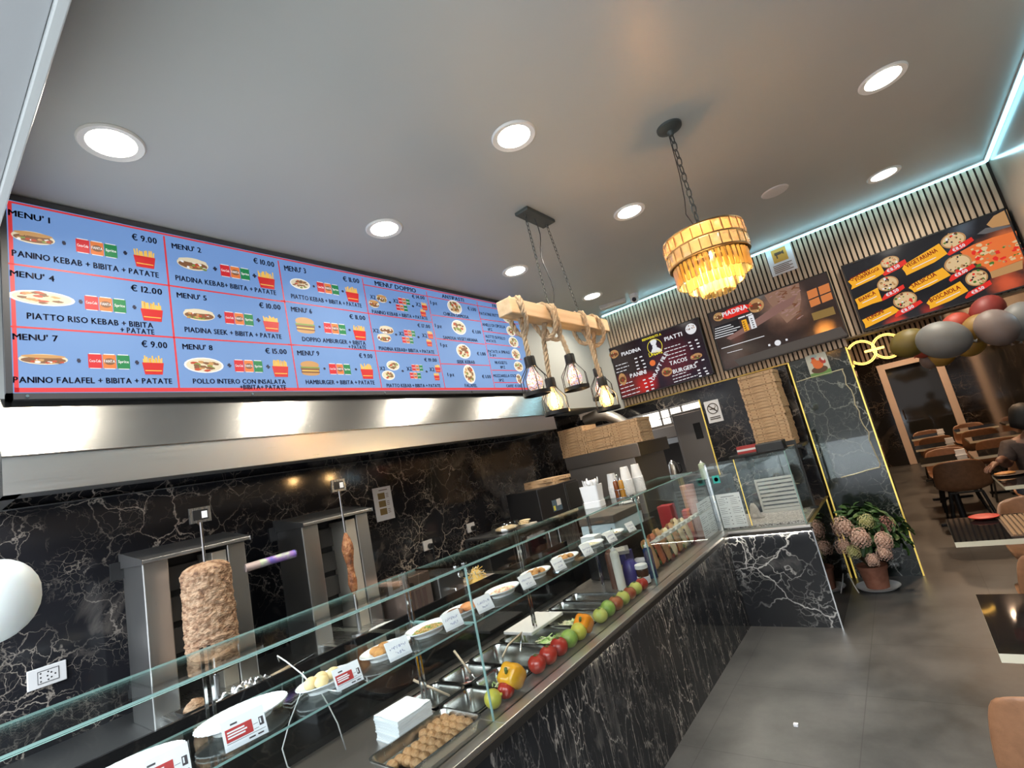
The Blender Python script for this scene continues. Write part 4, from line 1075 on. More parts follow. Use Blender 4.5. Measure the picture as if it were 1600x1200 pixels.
def balloon(p, r, tilt, colr, label, az=0.0, cat='balloon', mname=None):
    t_ = thing('balloon', label, cat, p, 0, 'balloons over the dining room entrance'); t_.rotation_euler = (0, tilt, az)
    pr_ = [(max(1e-4, r * math.sin(PI * k / 14) * (1 - .10 * (k < 5) * (5 - k) / 5)), -r * 1.18 * math.cos(PI * k / 14)) for k in range(15)]
    MB().lathe(pr_, 24).build('skin', BC[colr], t_, smooth=True)
    MB().lathe([(.0001, 0), (r * .07, -.004), (r * .05, -r * .08), (r * .12, -r * .15)], 10, T(0, 0, -r * 1.16)).build('knot', BC[colr], t_, smooth=True)
    return t_


for (x, y, yy, r, tl, c_, lab) in (
        (1420, 536, 5.25, .120, 1.25, 'mustard', 'large mustard balloon nearest the ring lamp'), (1474, 531, 5.0, .150, -1.2, 'grey', 'big pale grey balloon next to the mustard one'),
        (1443, 544, 5.45, .082, .9, 'orange red', 'small coral red balloon peeping out below the mustard one'), (1467, 556, 5.5, .095, -1.3, 'yellow', 'yellow balloon hanging behind and below the big pale grey one'),
        (1452, 562, 5.5, .07, .2, 'taupe', 'small taupe balloon lowest of all, before the far door frame'), (1494, 508, 5.42, .098, .9, 'orange red', 'bright coral red balloon above the big pale grey one'),
        (1508, 521, 5.5, .085, .4, 'peach', 'peach balloon squeezed between coral and amber ones'), (1528, 513, 5.25, .105, .8, 'amber', 'amber balloon beside the blush grey one'),
        (1516, 539, 5.45, .095, 1.2, 'yellow', 'yellow balloon under the peach and amber ones'), (1557, 512, 5.0, .125, -.3, 'blush', 'large blush grey balloon near the right wall'),
        (1543, 486, 5.45, .115, .6, 'red', 'dark red balloon just under the pizza screen'), (1597, 502, 5.2, .13, .3, 'grey', 'grey balloon cut by the right edge of the photo')):
    P = at(1, yy, x, y); balloon(P, r * .96, tl, c_, lab)
BC['white'] = mat('balloon white', (.72, .76, .74), .4, sub=.2)
P = at(0, -1.3, -10, 941); t_ = balloon(P, .062, .45, 'white', 'white balloon at the left edge over the counter glass'); t_['group'] = 'white balloons'
# ================================================================== SERVING COUNTER
ct = thing('display_counter', 'long black marble serving counter with glass display top', 'counter', (0, 0, 0))
GX = -1.46
MB().box(-1.478, -1.448, -.35, 4.462, 0, .735).build('front_cladding', MARBC, ct)
MB().box(-1.448, -.79, 4.445, 4.475, 0, .735).build('end_cladding', MARBE, ct)
MB().box(-.808, -.788, 4.475, 5.675, 0, .770).build('side_cladding', mat('mirror black side panel', (.012, .010, .009), .03, coat=.6), ct)
MB().box(-.810, -.786, 4.50, 5.675, .770, .777).build('side_top_edge', GOLDM, ct)
MB().box(-1.25, -.81, 5.06, 5.675, .0, .755).build('side_top', mat('dark brown side top', (.06, .038, .026), .25), ct)
e = MB(); e.box(-.794, -.785, 4.44, 4.449, 0, .735); e.build('corner_edge', CHROME, ct)
c = MB(); c.box(-2.08, -1.478, -.35, 1.36, 0, .745); c.box(-2.08, -1.478, 2.90, 5.05, 0, .745); c.box(-2.08, -1.478, 1.36, 2.90, 0, .60); c.box(-1.478, -.81, 4.475, 5.05, 0, .745); c.box(-2.08, -2.04, 1.36, 2.90, .60, .745); c.box(-1.53, -1.478, 1.36, 2.90, .60, .745)
c.build('cabinet', BLACK, ct)
s = MB()
s.box(-2.075, -1.405, -.35, 1.40, .755, .775); s.box(-2.075, -1.405, 2.86, 4.41, .755, .775); s.box(-2.075, -2.01, 1.40, 2.86, .755, .775); s.box(-1.56, -1.405, 1.40, 2.86, .755, .775)
s.box(-1.50, -.785, 4.405, 4.50, .755, .775); s.box(-2.075, -1.50, 4.41, 4.50, .755, .775)
s.build('steel_deck', steelmat('counter deck steel', (.60, .56, .52), .34, (30, 1, 1)), ct, bevel=.003)
s = MB(); s.box(-1.412, -1.400, -.35, 4.405, .730, .757); s.box(-1.412, -.785, 4.398, 4.410, .730, .757); s.build('edge_trim', mat('dark anodised trim', (.06, .055, .05), .3, .7), ct)
s = MB(); s.box(-1.440, -1.433, 2.0, 4.43, .722, .730); s.box(-1.41, -.80, 4.430, 4.437, .722, .730); s.build('under_edge_led', emat('warm white led', (1.0, .93, .78), 30.0), ct)
MB().box(-2.085, -2.07, -.35, 3.0, .775, 1.095).build('rear_panel', BLACKG, ct)


def pane(name, x0, x1, y0, y1, z0, z1, thin):
    """two clear faces and green edges"""
    m = MB(); v = [(x, y, z) for z in (z0, z1) for y in (y0, y1) for x in (x0, x1)]
    F = {'z': [(0, 2, 3, 1), (4, 5, 7, 6)], 'y': [(0, 1, 5, 4), (2, 6, 7, 3)], 'x': [(0, 4, 6, 2), (1, 3, 7, 5)]}
    for ax in 'xyz': 
        m.m = 0 if ax == thin else 1
        m.add(v, F[ax])
    return m.build(name, [GLASS, GLEDGE], ct)


for a, b_ in ((-.30, 1.400), (1.404, 2.980), (2.984, 4.452)): pane('front_glass', GX - .008, GX, a, b_, .775, 1.328, 'x')
for a, b_ in ((-.30, 1.402), (1.402, 2.982), (2.982, 4.10)): pane('top_glass', -1.765, GX + .001, a, b_, 1.331, 1.337, 'z')
for a, b_ in ((-.30, 1.394), (1.410, 2.976)): pane('glass_shelf', -1.85, GX - .011, a, b_, 1.117, 1.123, 'z')
pane('end_glass', -1.448, -1.216, 4.446, 4.454, .775, 1.352, 'y'); pane('end_glass', -1.212, -.82, 4.446, 4.454, .775, 1.352, 'y'); pane('end_glass', -.822, -.814, 4.458, 5.03, .775, 1.352, 'x')
c = MB(); c.box(-1.466, -1.450, 4.444, 4.460, .775, 1.352); c.build('corner_post', CHROME, ct)
c = MB(); c.box(-1.216, -1.211, 4.444, 4.457, .80, 1.352); c.build('gold_joint', GOLD, ct)
for y in (.62, 1.40, 2.19, 2.97): c = MB(); c.box(-1.842, -1.834, y - .014, y - .006, .775, 1.329); c.box(-1.842, -1.834, y + .006, y + .014, .775, 1.329); c.build('shelf_post', CHROME, ct)
c = MB()
for y in (1.38, 1.425, 2.96, 3.0): c.lathe([(.0001, 0), (.012, 0), (.012, .006), (.0001, .006)], 14, T(-1.468, y, 1.31) @ Ry(-PI / 2)); c.lathe([(.0001, 0), (.012, 0), (.012, .006), (.0001, .006)], 14, T(-1.49, y, 1.337))
c.build('glass_clamps', CHROME, ct, smooth=SM)
MB().box(-1.44, -.815, 4.50, 5.05, .775, .795).build('granite_slab', noisy('speckled granite', [(.35, (.10, .09, .085)), (.5, (.42, .38, .36)), (.65, (.62, .58, .55))], 95, .3, 2), ct)
st = MB(); st.m = 0; st.add([(-1.425, 4.443, 1.18), (-1.365, 4.443, 1.18), (-1.365, 4.443, 1.245), (-1.425, 4.443, 1.245)], [(0, 1, 2, 3)]); st.m = 1; st.lathe([(.012, 0), (.018, 0)], 20, T(-1.395, 4.4425, 1.2125) @ Rx(PI / 2))
st.build('contactless_sticker', [mat('teal sticker', (.04, .45, .42), .4), WHITEP], ct)


def menu_sheet(label, M, w_, h_):
    t_ = thing('printed_menu', label, 'menu sheet', M.translation); t_.matrix_world = M
    MB().box(0, w_, 0, .002, 0, h_).build('sheet', PAPER, t_)
    g = MB(); R = random.Random(w_ * 100 + h_)
    g.box(w_ * .2, w_ * .75, -.001, 0, h_ * .90, h_ * .92)
    for col in (0, .5):
        for i in range(15):
            if i in (4, 9): continue
            z = h_ * (.84 - i * .053); g.box(w_ * (col + .06), w_ * (col + .06 + R.uniform(.2, .32)), -.001, 0, z, z + h_ * .010)
            if i % 2 == 0: g.box(w_ * (col + .40), w_ * (col + .44), -.001, 0, z - .002, z + h_ * .022)
    g.build('print', mat('grey print', (.16, .17, .20), .6), t_)
    return t_


menu_sheet('white menu sheet behind the end glass, right of the chrome corner post', T(-1.445, 4.459, .797), .20, .285)
menu_sheet('greyer menu sheet behind the long glass, left of the chrome corner post', T(-1.470, 4.03, .80) @ Rz(PI / 2), .34, .29)

# ================================================================== PLATES ON THE GLASS SHELF
SZ = 1.1235
RIMG = mat('pale porcelain base', (.70, .73, .72), .2)


def oval(label, y, x=-1.60, rx=.066, ry=.097, rz=0.0):
    t_ = thing('oval_plate', label, 'plate', (x, y, SZ), rz, 'oval plates on the glass shelf')
    pr_ = [(.0001, .004), (.55, .004), (.60, .0), (.64, .0), (.66, .008), (1.0, .024), (1.0, .0275), (.70, .0125), (.58, .010), (.0001, .010)]
    m = MB(); m.lathe([(r, z) for r, z in pr_], 72, None, rx, ry, lambda a, k, z: 1 + (.012 * math.cos(36 * a) if z > .02 else 0))
    m.build('dish', PORC, t_, smooth=SM)
    return t_


def lump(name, label, cat, p, s, m, group=None, rz=0, amp=.18, freq=40, seed=0, n=16):
    mb = MB(); h = n // 2; vs_, fs = [], []
    pr_ = [(max(1e-4, math.sin(PI * k / h)), -math.cos(PI * k / h)) for k in range(h + 1)]
    mb.lathe(pr_, n)
    out = []
    for v in mb.v:
        q = Vector((v[0] * s[0], v[1] * s[1], v[2] * s[2])); d = 1 + amp * noise.noise(q * freq + Vector((seed * 3.1, seed * 1.7, seed)))
        out.append(tuple(q * d))
    mb.v = out
    o = mb.build(name, m, None, smooth=True); o.location = (p[0], p[1], p[2] + s[2] * .92); o.rotation_euler = (0, 0, rz)
    if label: tag(o, label, cat, group)
    return o


FRY = noisy('golden fried crust', [(.3, (.30, .12, .025)), (.7, (.52, .26, .07))], 60, .6, 4, .6, 150)
BUN = noisy('pale doughy roll', [(.3, (.62, .45, .20)), (.7, (.72, .58, .33))], 20, .6, 3)
MEATB = noisy('dark spiced meat', [(.3, (.14, .05, .02)), (.7, (.30, .12, .05))], 60, .6, 4, .5, 160)
ORNG = noisy('orange sauced meat', [(.3, (.42, .12, .03)), (.7, (.60, .25, .08))], 50, .5, 3, .4, 120)

oval('empty white oval plate half cut by the bottom edge of the photo', .37, -1.665, .088, .125)
oval('large empty white scalloped plate behind the first red and white price card', .640, -1.665, .092, .122)
ys = dict(b=.865, c=1.09, d=1.285, e=1.47, f=1.735, g=1.995, h=2.27, i=2.56, j=2.84)
oval('oval plate with pale round rolls behind the second red price card', ys['b'])
oval('oval plate with three golden fried patties', ys['c'])
oval('oval plate heaped with green flecked brown rice', ys['d'])
oval('oval plate with dark meat and orange sauce by the glass seam', ys['e'])
oval('oval plate with pale creamy pasta right of the glass seam', ys['f'])
oval('oval plate with fried golden nuggets, third from the right end', ys['g'])
oval('oval plate with fried golden nuggets, nearer the squeeze bottles', ys['h'])
oval('oval plate with pale rice beside the folded napkins', ys['i'])
oval('last oval plate with speckled pale cream at the right end', ys['j'])
pz = SZ + .011
for i, (dx, dy) in enumerate(((-.02, -.06), (-.025, -.012), (.02, -.035), (-.01, .035))): lump('bread_roll', ('pale round roll on the second plate, nearest the plate rim', 'pale round roll in the middle of the rolls plate', 'pale round roll toward the front glass', 'pale round roll behind the red price card')[i], 'roll', (-1.60 + dx * .75, ys['b'] + dy * .75, pz), (.019, .022, .018), BUN, 'pale rolls', amp=.1, seed=i)
for i, (dx, dy, dz) in enumerate(((.008, -.045, 0), (-.02, .005, .004), (.012, .05, 0), (-.035, -.03, 0))): lump('fried_patty', ('golden patty nearest the plate edge', 'golden patty topmost in the middle of its plate', 'golden patty beside the handwritten card', 'golden patty at the back of its plate')[i], 'patty', (-1.60 + dx * .75, ys['c'] + dy * .75, pz + dz), (.024, .023, .014), FRY, 'golden patties', rz=i, seed=i)
for key, lab in (('g', 'fried golden nugget on the plate third from the right end'), ('h', 'fried golden nugget on the plate nearer the squeeze bottles')):
    for i in range(8):
        a = i * .785; lump('fried_nugget', lab, 'nugget', (-1.60 + .028 * math.cos(a) * (i > 0), ys[key] + .045 * math.sin(a) * (i > 0), pz + (.006 if i == 0 else 0)), (.014, .018, .012), FRY, lab + 's', rz=i * 1.3, seed=i + len(lab))
lump('meat_patty', 'dark meat patty on the plate by the glass seam', 'meat', (-1.605, ys['e'] - .034, pz), (.034, .036, .014), MEATB, None, amp=.12)
lump('meat_patty', 'orange sauced meat heap on the plate by the glass seam', 'meat', (-1.595, ys['e'] + .034, pz), (.032, .034, .016), ORNG, None, amp=.2)


def heap(name, label, p, rx, ry, h, mats, n_, size, seed=1, kind='stuff', shape='grain'):
    R = random.Random(seed); m = MB()
    m.m = 0
    def dome(u, v):
        a = u * 2 * PI; r = v
        return (p[0] + rx * r * math.cos(a), p[1] + ry * r * math.sin(a), p[2] + h * max(0, 1 - r * r) * (1 + .25 * noise.noise(Vector((r * math.cos(a) * 4, r * math.sin(a) * 4, seed)))))
    m.grid(dome, 24, 6)
    for i in range(n_):
        a = R.uniform(0, 2 * PI); r = math.sqrt(R.uniform(0, .95)); m.m = R.randrange(len(mats))
        c_ = Vector((p[0] + rx * r * math.cos(a), p[1] + ry * r * math.sin(a), p[2] + h * (1 - r * r) + size * .2))
        if shape == 'grain': m.ball(c_, size * R.uniform(.6, 1.1), 6, None, 1, R.uniform(.6, 1.5), .7)
        else:
            d_ = Vector((R.uniform(-1, 1), R.uniform(-1, 1), R.uniform(-.1, .5))).normalized() * size * R.uniform(1.5, 4)
            m.tube([c_ - d_, c_ + Vector((0, 0, size * .5)), c_ + d_], size * .28, 4)
    o = m.build(name, mats, None, smooth=SM)
    return tag(o, label, 'food', None, kind)


MG = mat('chopped green herb', (.14, .24, .05), .6); MT = mat('toasted rice', (.42, .26, .09), .6); MW = mat('white rice', (.66, .60, .44), .6); MCH = mat('shredded cheese', (.74, .70, .50), .6); MPK = mat('pale pink ham', (.62, .36, .25), .6)
MLG = mat('light green cabbage', (.42, .55, .22), .5); MRS = noisy('red sauce', [(.4, (.28, .02, .01)), (.6, (.42, .05, .02))], 30, .25); MFR = mat('yellow chips', (.68, .45, .12), .6)
heap('spiced_rice', 'brown rice with green herbs on its oval plate', (-1.60, ys['d'], pz), .046, .072, .014, [MT, MG, MT], 160, .005, 3)
heap('pasta_salad', 'pale creamy pasta on its oval plate', (-1.60, ys['f'], pz), .046, .07, .012, [MW, MPK, MCH], 90, .008, 4)
heap('pale_rice', 'pale rice on the plate beside the folded napkins', (-1.60, ys['i'], pz), .046, .07, .014, [MW, MCH], 120, .005, 5)
heap('cream_dip', 'speckled pale cream on the last plate', (-1.60, ys['j'], pz), .046, .07, .010, [MW, MW, MT], 40, .005, 6)

REDC = mat('red card panel', (.42, .035, .035), .5)


def price_card(label, x, y, rz, red, w_=.085, h_=.062):
    t_ = thing('price_card', label, 'price card', (x, y, SZ), rz, 'price cards on the glass shelf')
    M = T(0, 0, .004) @ Rx(-.42)
    hb = MB(); hb.box(-w_ / 2 - .003, w_ / 2 + .003, -.001, .002, 0, h_ + .004, M); hb.box(-w_ / 2 - .003, w_ / 2 + .003, -.004, .055, 0, .002); hb.box(-w_ / 2 - .003, w_ / 2 + .003, -.0035, -.0022, 0, .012, M)
    hb.build('stand', ACRYL, t_)
    MB().box(-w_ / 2, w_ / 2, -.0028, -.0012, .003, h_ + .002, M).build('card', PAPER, t_)
    g = MB()
    if red:
        g.m = 0; g.box(-w_ * .44, w_ * .18, -.0034, -.0029, h_ * .30, h_ * .72, M); g.m = 1
        for i in range(3): g.box(-w_ * .40, w_ * (.0 + .05 * (i % 2)), -.0040, -.0035, h_ * (.58 - .09 * i), h_ * (.63 - .09 * i), M)
        g.m = 2; g.box(-w_ * .44, w_ * .46, -.0034, -.0029, h_ * .245, h_ * .26, M); g.box(w_ * .20, w_ * .31, -.0034, -.0029, h_ * .5, h_ * .515, M); g.box(w_ * .20, w_ * .31, -.0034, -.0029, h_ * .34, h_ * .355, M); g.box(w_ * .34, w_ * .45, -.0034, -.0029, h_ * .38, h_ * .66, M)
        g.box(-w_ * .30, -w_ * .14, -.0034, -.0029, h_ * .80, h_ * .86, M); g.box(w_ * .05, w_ * .20, -.0034, -.0029, h_ * .12, h_ * .17, M); g.box(w_ * .26, w_ * .4, -.0034, -.0029, h_ * .12, h_ * .17, M)
        g.m = 1; g.box(w_ * .36, w_ * .39, -.0040, -.0035, h_ * .45, h_ * .62, M)
        g.build('print', [REDC, PAPER, mat('dark card print', (.05, .04, .045), .6)], t_)
    else:
        R = random.Random(int(y * 1000))
        for row, (a, b_) in enumerate(((-.36, .36), (-.18, .2))):
            px = a
            while px < b_:
                zz = .64 - row * .3; k = [(w_ * (px + R.uniform(0, .05)), -.0034, h_ * (zz + R.uniform(-.08, .1))) for _ in range(4)]
                g.tube(k, .0006, 4, False, M); px += .075
        g.build('handwriting', mat('blue ink', (.10, .12, .32), .6), t_)
    return t_


price_card('red and white price card before the large empty plate', -1.485, .575, PI / 2 - .1, True, .10, .07)
price_card('red and white price card before the pale rolls', -1.488, .875, PI / 2 - .1, True)
price_card('red and white price card at the bottom edge by the cut off plate', -1.485, .40, PI / 2 - .1, True, .10, .07)
for y, lab in ((1.07, 'handwritten price card by the golden patties'), (1.325, 'handwritten price card by the green flecked rice'), (1.505, 'handwritten price card just behind the glass seam'), (1.80, 'handwritten price card by the creamy pasta'),
               (2.065, 'handwritten price card by the first plate of nuggets'), (2.345, 'handwritten price card between the nuggets and the pale rice'), (2.63, 'handwritten price card by the pale rice'), (2.90, 'handwritten price card at the right end of the shelf')):
    price_card(lab, -1.492, y, PI / 2 - .12, False)
# white lead across the shelf
c = MB(); c.tube([(-1.98, .90, 1.16), (-1.9, .86, 1.20), (-1.82, .85, 1.19), (-1.74, .86, 1.15), (-1.66, .845, 1.13), (-1.56, .84, 1.128), (-1.463 - .03, .845, 1.127)], .0022, 6)
c.tube([(-1.875, .93, 1.12), (-1.86, .91, 1.07), (-1.87, .86, .99), (-1.88, .83, .92), (-1.88, .84, .86), (-1.88, .90, .778)], .0022, 6); c.tube([(-1.87, .92, 1.11), (-1.865, .97, 1.05), (-1.87, 1.0, .98), (-1.875, 1.03, .90), (-1.88, 1.05, .80)], .0022, 6)
tag(c.build('loose_cable', mat('white lead', (.75, .76, .74), .5), None, smooth=True), 'white lead looping over and under the glass shelf by the rolls', 'cable')

# ================================================================== FOOD ON THE DECK
DZ = .7755
tr = thing('steel_tray', 'rimmed steel tray full of baked rolls beside the napkins', 'tray', (-1.585, 1.19, DZ), -.02)
tw_, tl_ = .108, .17
m = MB()
def rr(w_, l_, z, r=.03, n=5):
    out = []
    for cx, cy_, a0 in ((w_ - r, l_ - r, 0), (-w_ + r, l_ - r, PI / 2), (-w_ + r, -l_ + r, PI), (w_ - r, -l_ + r, 3 * PI / 2)):
        for i in range(n + 1): a = a0 + PI / 2 * i / n; out.append((cx + r * math.cos(a), cy_ + r * math.sin(a), z))
    return out
def basin(m, rings, cap=True):
    n = len(rings[0]); base = len(m.v)
    for r in rings: m.add(r, [])
    fs = []
    for k in range(len(rings) - 1):
        for i in range(n): fs.append((k * n + i, k * n + (i + 1) % n, (k + 1) * n + (i + 1) % n, (k + 1) * n + i))
    if cap: fs.append(tuple((len(rings) - 1) * n + i for i in range(n)))
    m.f += [tuple(i + base for i in f) for f in fs]; m.mi += [m.m] * len(fs)
basin(m, [rr(tw_ - .01, tl_ - .01, 0), rr(tw_ + .002, tl_ + .002, .036), rr(tw_ + .008, tl_ + .008, .036), rr(tw_ + .008, tl_ + .008, .0395), rr(tw_, tl_, .0395), rr(tw_ - .011, tl_ - .011, .003)])
m.build('pan', steelmat('tray steel', (.62, .62, .60), .25, (8, 8, 8), .01), tr, smooth=SM)
for i in range(9):
    for j in range(4):
        y = 1.19 - .142 + i * .0355; x = -1.648 + j * .0405
        if i < 1 and j > 1 or (i < 5 and j == 0): continue
        lump('baked_roll', 'small brown baked roll in the steel tray', 'pastry', (x + random.uniform(-.002, .002), y + random.uniform(-.002, .002), DZ + .004), (.024, .0195, .017), noisy('baked roll crust', [(.3, (.27, .12, .04)), (.7, (.50, .29, .13))], 70, .5, 4, .6, 150), 'baked rolls in the steel tray', rz=random.uniform(-.3, .3), amp=.22, freq=60, seed=i * 4 + j, n=12)
# stacked napkins
nk = MB()
for i in range(16):
    k = i * .0054; a = random.uniform(-.02, .02) - .05; s_ = .078 + random.uniform(-.002, .002); M = T(-1.775, 1.24, DZ + k) @ Rz(a)
    nk.grid(lambda u, v, M=M, s_=s_, i=i: tuple(M @ Vector(((u - .5) * 2 * s_, (v - .5) * 2 * s_, .002 + (.008 * math.sin(u * 5) * math.sin(v * 4 + 1) if i > 12 else 0)))), 6, 6)
    nk.box(-s_, s_, -s_, s_, .0, .0050, M)
tag(nk.build('napkin_stack', NAPK, None, smooth=SM), 'stack of folded white napkins behind the tray of rolls', 'napkins')

PAN = steelmat('pan steel', (.62, .62, .60), .18, (8, 8, 8), .01)


def gn_pan(label, x0, x1, y0, y1, depth=.10):
    t_ = thing('steel_pan', label, 'food pan', ((x0 + x1) / 2, (y0 + y1) / 2, DZ), 0, 'steel food pans sunk in the counter')
    w_, l_ = (x1 - x0) / 2, (y1 - y0) / 2; m = MB(); r = min(w_, l_) * .35
    basin(m, [rr(w_ + .004, l_ + .004, .001, r), rr(w_ + .004, l_ + .004, .005, r), rr(w_ - .008, l_ - .008, .004, r), rr(w_ - .012, l_ - .012, -.01, r), rr(w_ - .02, l_ - .02, -depth, r)])
    m.build('basin', PAN, t_, smooth=SM); return t_


gn_pan('small empty steel pan at the near end, behind the lemon', -1.785, -1.57, 1.41, 1.595); gn_pan('small dark steel pan at the back near end under a wooden handle', -2.005, -1.795, 1.41, 1.595)
gn_pan('small steel pan of red sauce under a wooden handle', -2.005, -1.795, 1.61, 1.80); gn_pan('small steel pan of pale cucumber slices', -1.785, -1.57, 1.61, 1.80)
gn_pan('wide empty steel pan with tongs across its corner', -2.005, -1.57, 1.815, 2.04); gn_pan('wide steel pan of shredded green salad', -2.005, -1.57, 2.055, 2.285)
gn_pan('wide steel pan of shredded pale cabbage', -2.005, -1.57, 2.30, 2.525); gn_pan('wide empty steel pan, second from the squeeze bottles', -2.005, -1.57, 2.54, 2.685); gn_pan('wide empty steel pan nearest the squeeze bottles', -2.005, -1.57, 2.70, 2.85)
heap('red_sauce', 'red sauce in its small pan', (-1.90, 1.705, DZ - .055), .07, .06, .012, [MRS], 0, .004, 7)
heap('cucumber_slices', 'pale green cucumber in its small pan', (-1.68, 1.705, DZ - .06), .065, .055, .035, [MLG, MW, MLG], 30, .012, 8, shape='strip')
heap('green_salad', 'shredded green salad in its wide pan', (-1.74, 2.17, DZ - .075), .13, .075, .06, [MLG, mat('mid green leaf', (.22, .38, .09), .5), MW], 150, .009, 9, shape='strip')
heap('pale_cabbage', 'shredded pale cabbage in its wide pan', (-1.74, 2.41, DZ - .075), .14, .07, .06, [MCH, MLG, MCH], 160, .008, 10, shape='strip')
bo = MB().box(-2.02, -1.82, 2.13, 2.44, DZ + .012, DZ + .030); tag(bo.build('cutting_board', mat('grey white board', (.62, .60, .58), .5), None, bevel=.004), 'pale cutting board lying across the steel pans', 'cutting board')
WDH = noisy('pale wooden handle', [(.3, (.40, .31, .22)), (.7, (.55, .45, .33))], 20, .6)


def spoon(label, a, b_):
    t_ = thing('serving_spoon', label, 'spoon', a); v = Vector(b_) - Vector(a)
    MB().tube([(0, 0, 0), tuple(v * .75)], [.006, .005], 8).build('handle', WDH, t_, smooth=True)
    m = MB(); m.tube([tuple(v * .75), tuple(v * .97)], .003, 6); m.ball(tuple(v), .016, 10, None, 1, 1.4, .6); m.build('bowl', PAN, t_, smooth=True)


spoon('spoon with a long wooden handle resting in the dark pan', (-1.99, 1.47, .845), (-1.80, 1.56, .735)); spoon('spoon with a long wooden handle resting in the red sauce', (-2.0, 1.74, .86), (-1.86, 1.72, .745))
tg = thing('tongs', 'steel tongs resting over the empty pan below the cutting board', 'tongs', (0, 0, 0)); m = MB()
m.tube([(-1.86, 2.10, .815), (-1.81, 2.02, .80), (-1.75, 1.94, .79)], .005, 6); m.build('steel_arm', CHROME, tg, smooth=True); m = MB(); m.tube([(-1.86, 2.10, .815), (-1.86, 1.98, .80), (-1.82, 1.88, .785)], .005, 6); m.build('pale_arm', WDH, tg, smooth=True)

# row of fruit and peppers along the glass
FRC = {'lemon': noisy('yellow green lemon skin', [(.3, (.62, .54, .06)), (.7, (.50, .50, .08))], 30, .35, 3), 'lime': noisy('lime skin', [(.3, (.20, .34, .05)), (.7, (.33, .46, .10))], 30, .35, 3),
       'apple': noisy('yellow green apple skin', [(.3, (.55, .52, .12)), (.7, (.40, .48, .10))], 25, .3, 3), 'tomato': noisy('red tomato skin', [(.3, (.36, .022, .014)), (.7, (.46, .04, .02))], 15, .2, 3),
       'brownred': noisy('blushed red skin', [(.3, (.30, .05, .02)), (.7, (.42, .16, .05))], 25, .3, 3), 'pepper': noisy('yellow pepper skin', [(.3, (.74, .40, .02)), (.7, (.82, .33, .02))], 12, .18, 3), 'opepper': noisy('orange pepper skin', [(.3, (.80, .30, .015)), (.7, (.85, .24, .01))], 12, .18, 3)}
STALK = mat('green stalk', (.10, .16, .04), .6)


def fruit(kind, x, y, r, label, name, cat):
    t_ = thing(name, label, cat, (x, y, DZ), random.uniform(0, 6), 'fruit and vegetables along the counter glass')
    if 'pepper' in kind:
        pr_ = [(max(1e-4, r * q), r * z) for q, z in ((0, .25), (.35, .08), (.55, .0), (.75, .1), (.92, .5), (1.0, 1.0), (1.02, 1.45), (.9, 1.85), (.62, 2.05), (.3, 1.98), (0, 1.85))]
        m = MB(); m.lathe(pr_, 36, None, 1, 1, lambda a, k, z: 1 + .11 * math.cos(4 * a) + .05 * math.cos(2 * a)); o = m.build('flesh', FRC[kind], t_, smooth=True)
        s_ = MB(); s_.tube([(0, 0, r * 1.85), (.004, 0, r * 2.1), (.012, 0, r * 2.35)], [.009, .006, .007], 8); s_.build('stalk', STALK, t_, smooth=True)
        t_.rotation_euler = (.75, -.45, .5); t_.location = (x + .0, y + r * .35, DZ + r * .62)
    else:
        pr_ = [(max(1e-4, r * math.sin(PI * k / 14)), r * .95 * (1 - math.cos(PI * k / 14))) for k in range(15)]
        if kind in ('tomato', 'apple', 'brownred'):
            pr_ = [(q, z - (r * .16 * math.exp(-(q / (r * .25)) ** 2) if z > r else -r * .0)) for q, z in pr_]
        m = MB(); m.lathe(pr_, 28, None, 1, 1, (lambda a, k, z: 1 + .03 * math.cos(5 * a)) if kind == 'tomato' else None); m.build('flesh', FRC[kind], t_, smooth=True)
        if kind in ('lemon', 'lime'):
            s_ = MB(); s_.ball((0, 0, r * 1.9), r * .2, 8); s_.build('tip', FRC[kind], t_, smooth=True); t_.rotation_euler = (1.3, .2, random.uniform(0, 6)); t_.location = (x, y, DZ + r); t_.location += Vector((0, 0, 0)); 
            for ch_ in t_.children: ch_.location = (0, 0, -r * .95)
        else:
            s_ = MB()
            for k in range(5): a = 2 * PI * k / 5; s_.tube([(0, 0, r * 1.78), (r * .2 * math.cos(a), r * .2 * math.sin(a), r * 1.83), (r * .30 * math.cos(a), r * .30 * math.sin(a), r * 1.80)], [.002, .0015, .001], 5)
            s_.tube([(0, 0, r * 1.75), (0, .002, r * 2.0)], .003, 5); s_.build('stalk', STALK, t_, smooth=True)


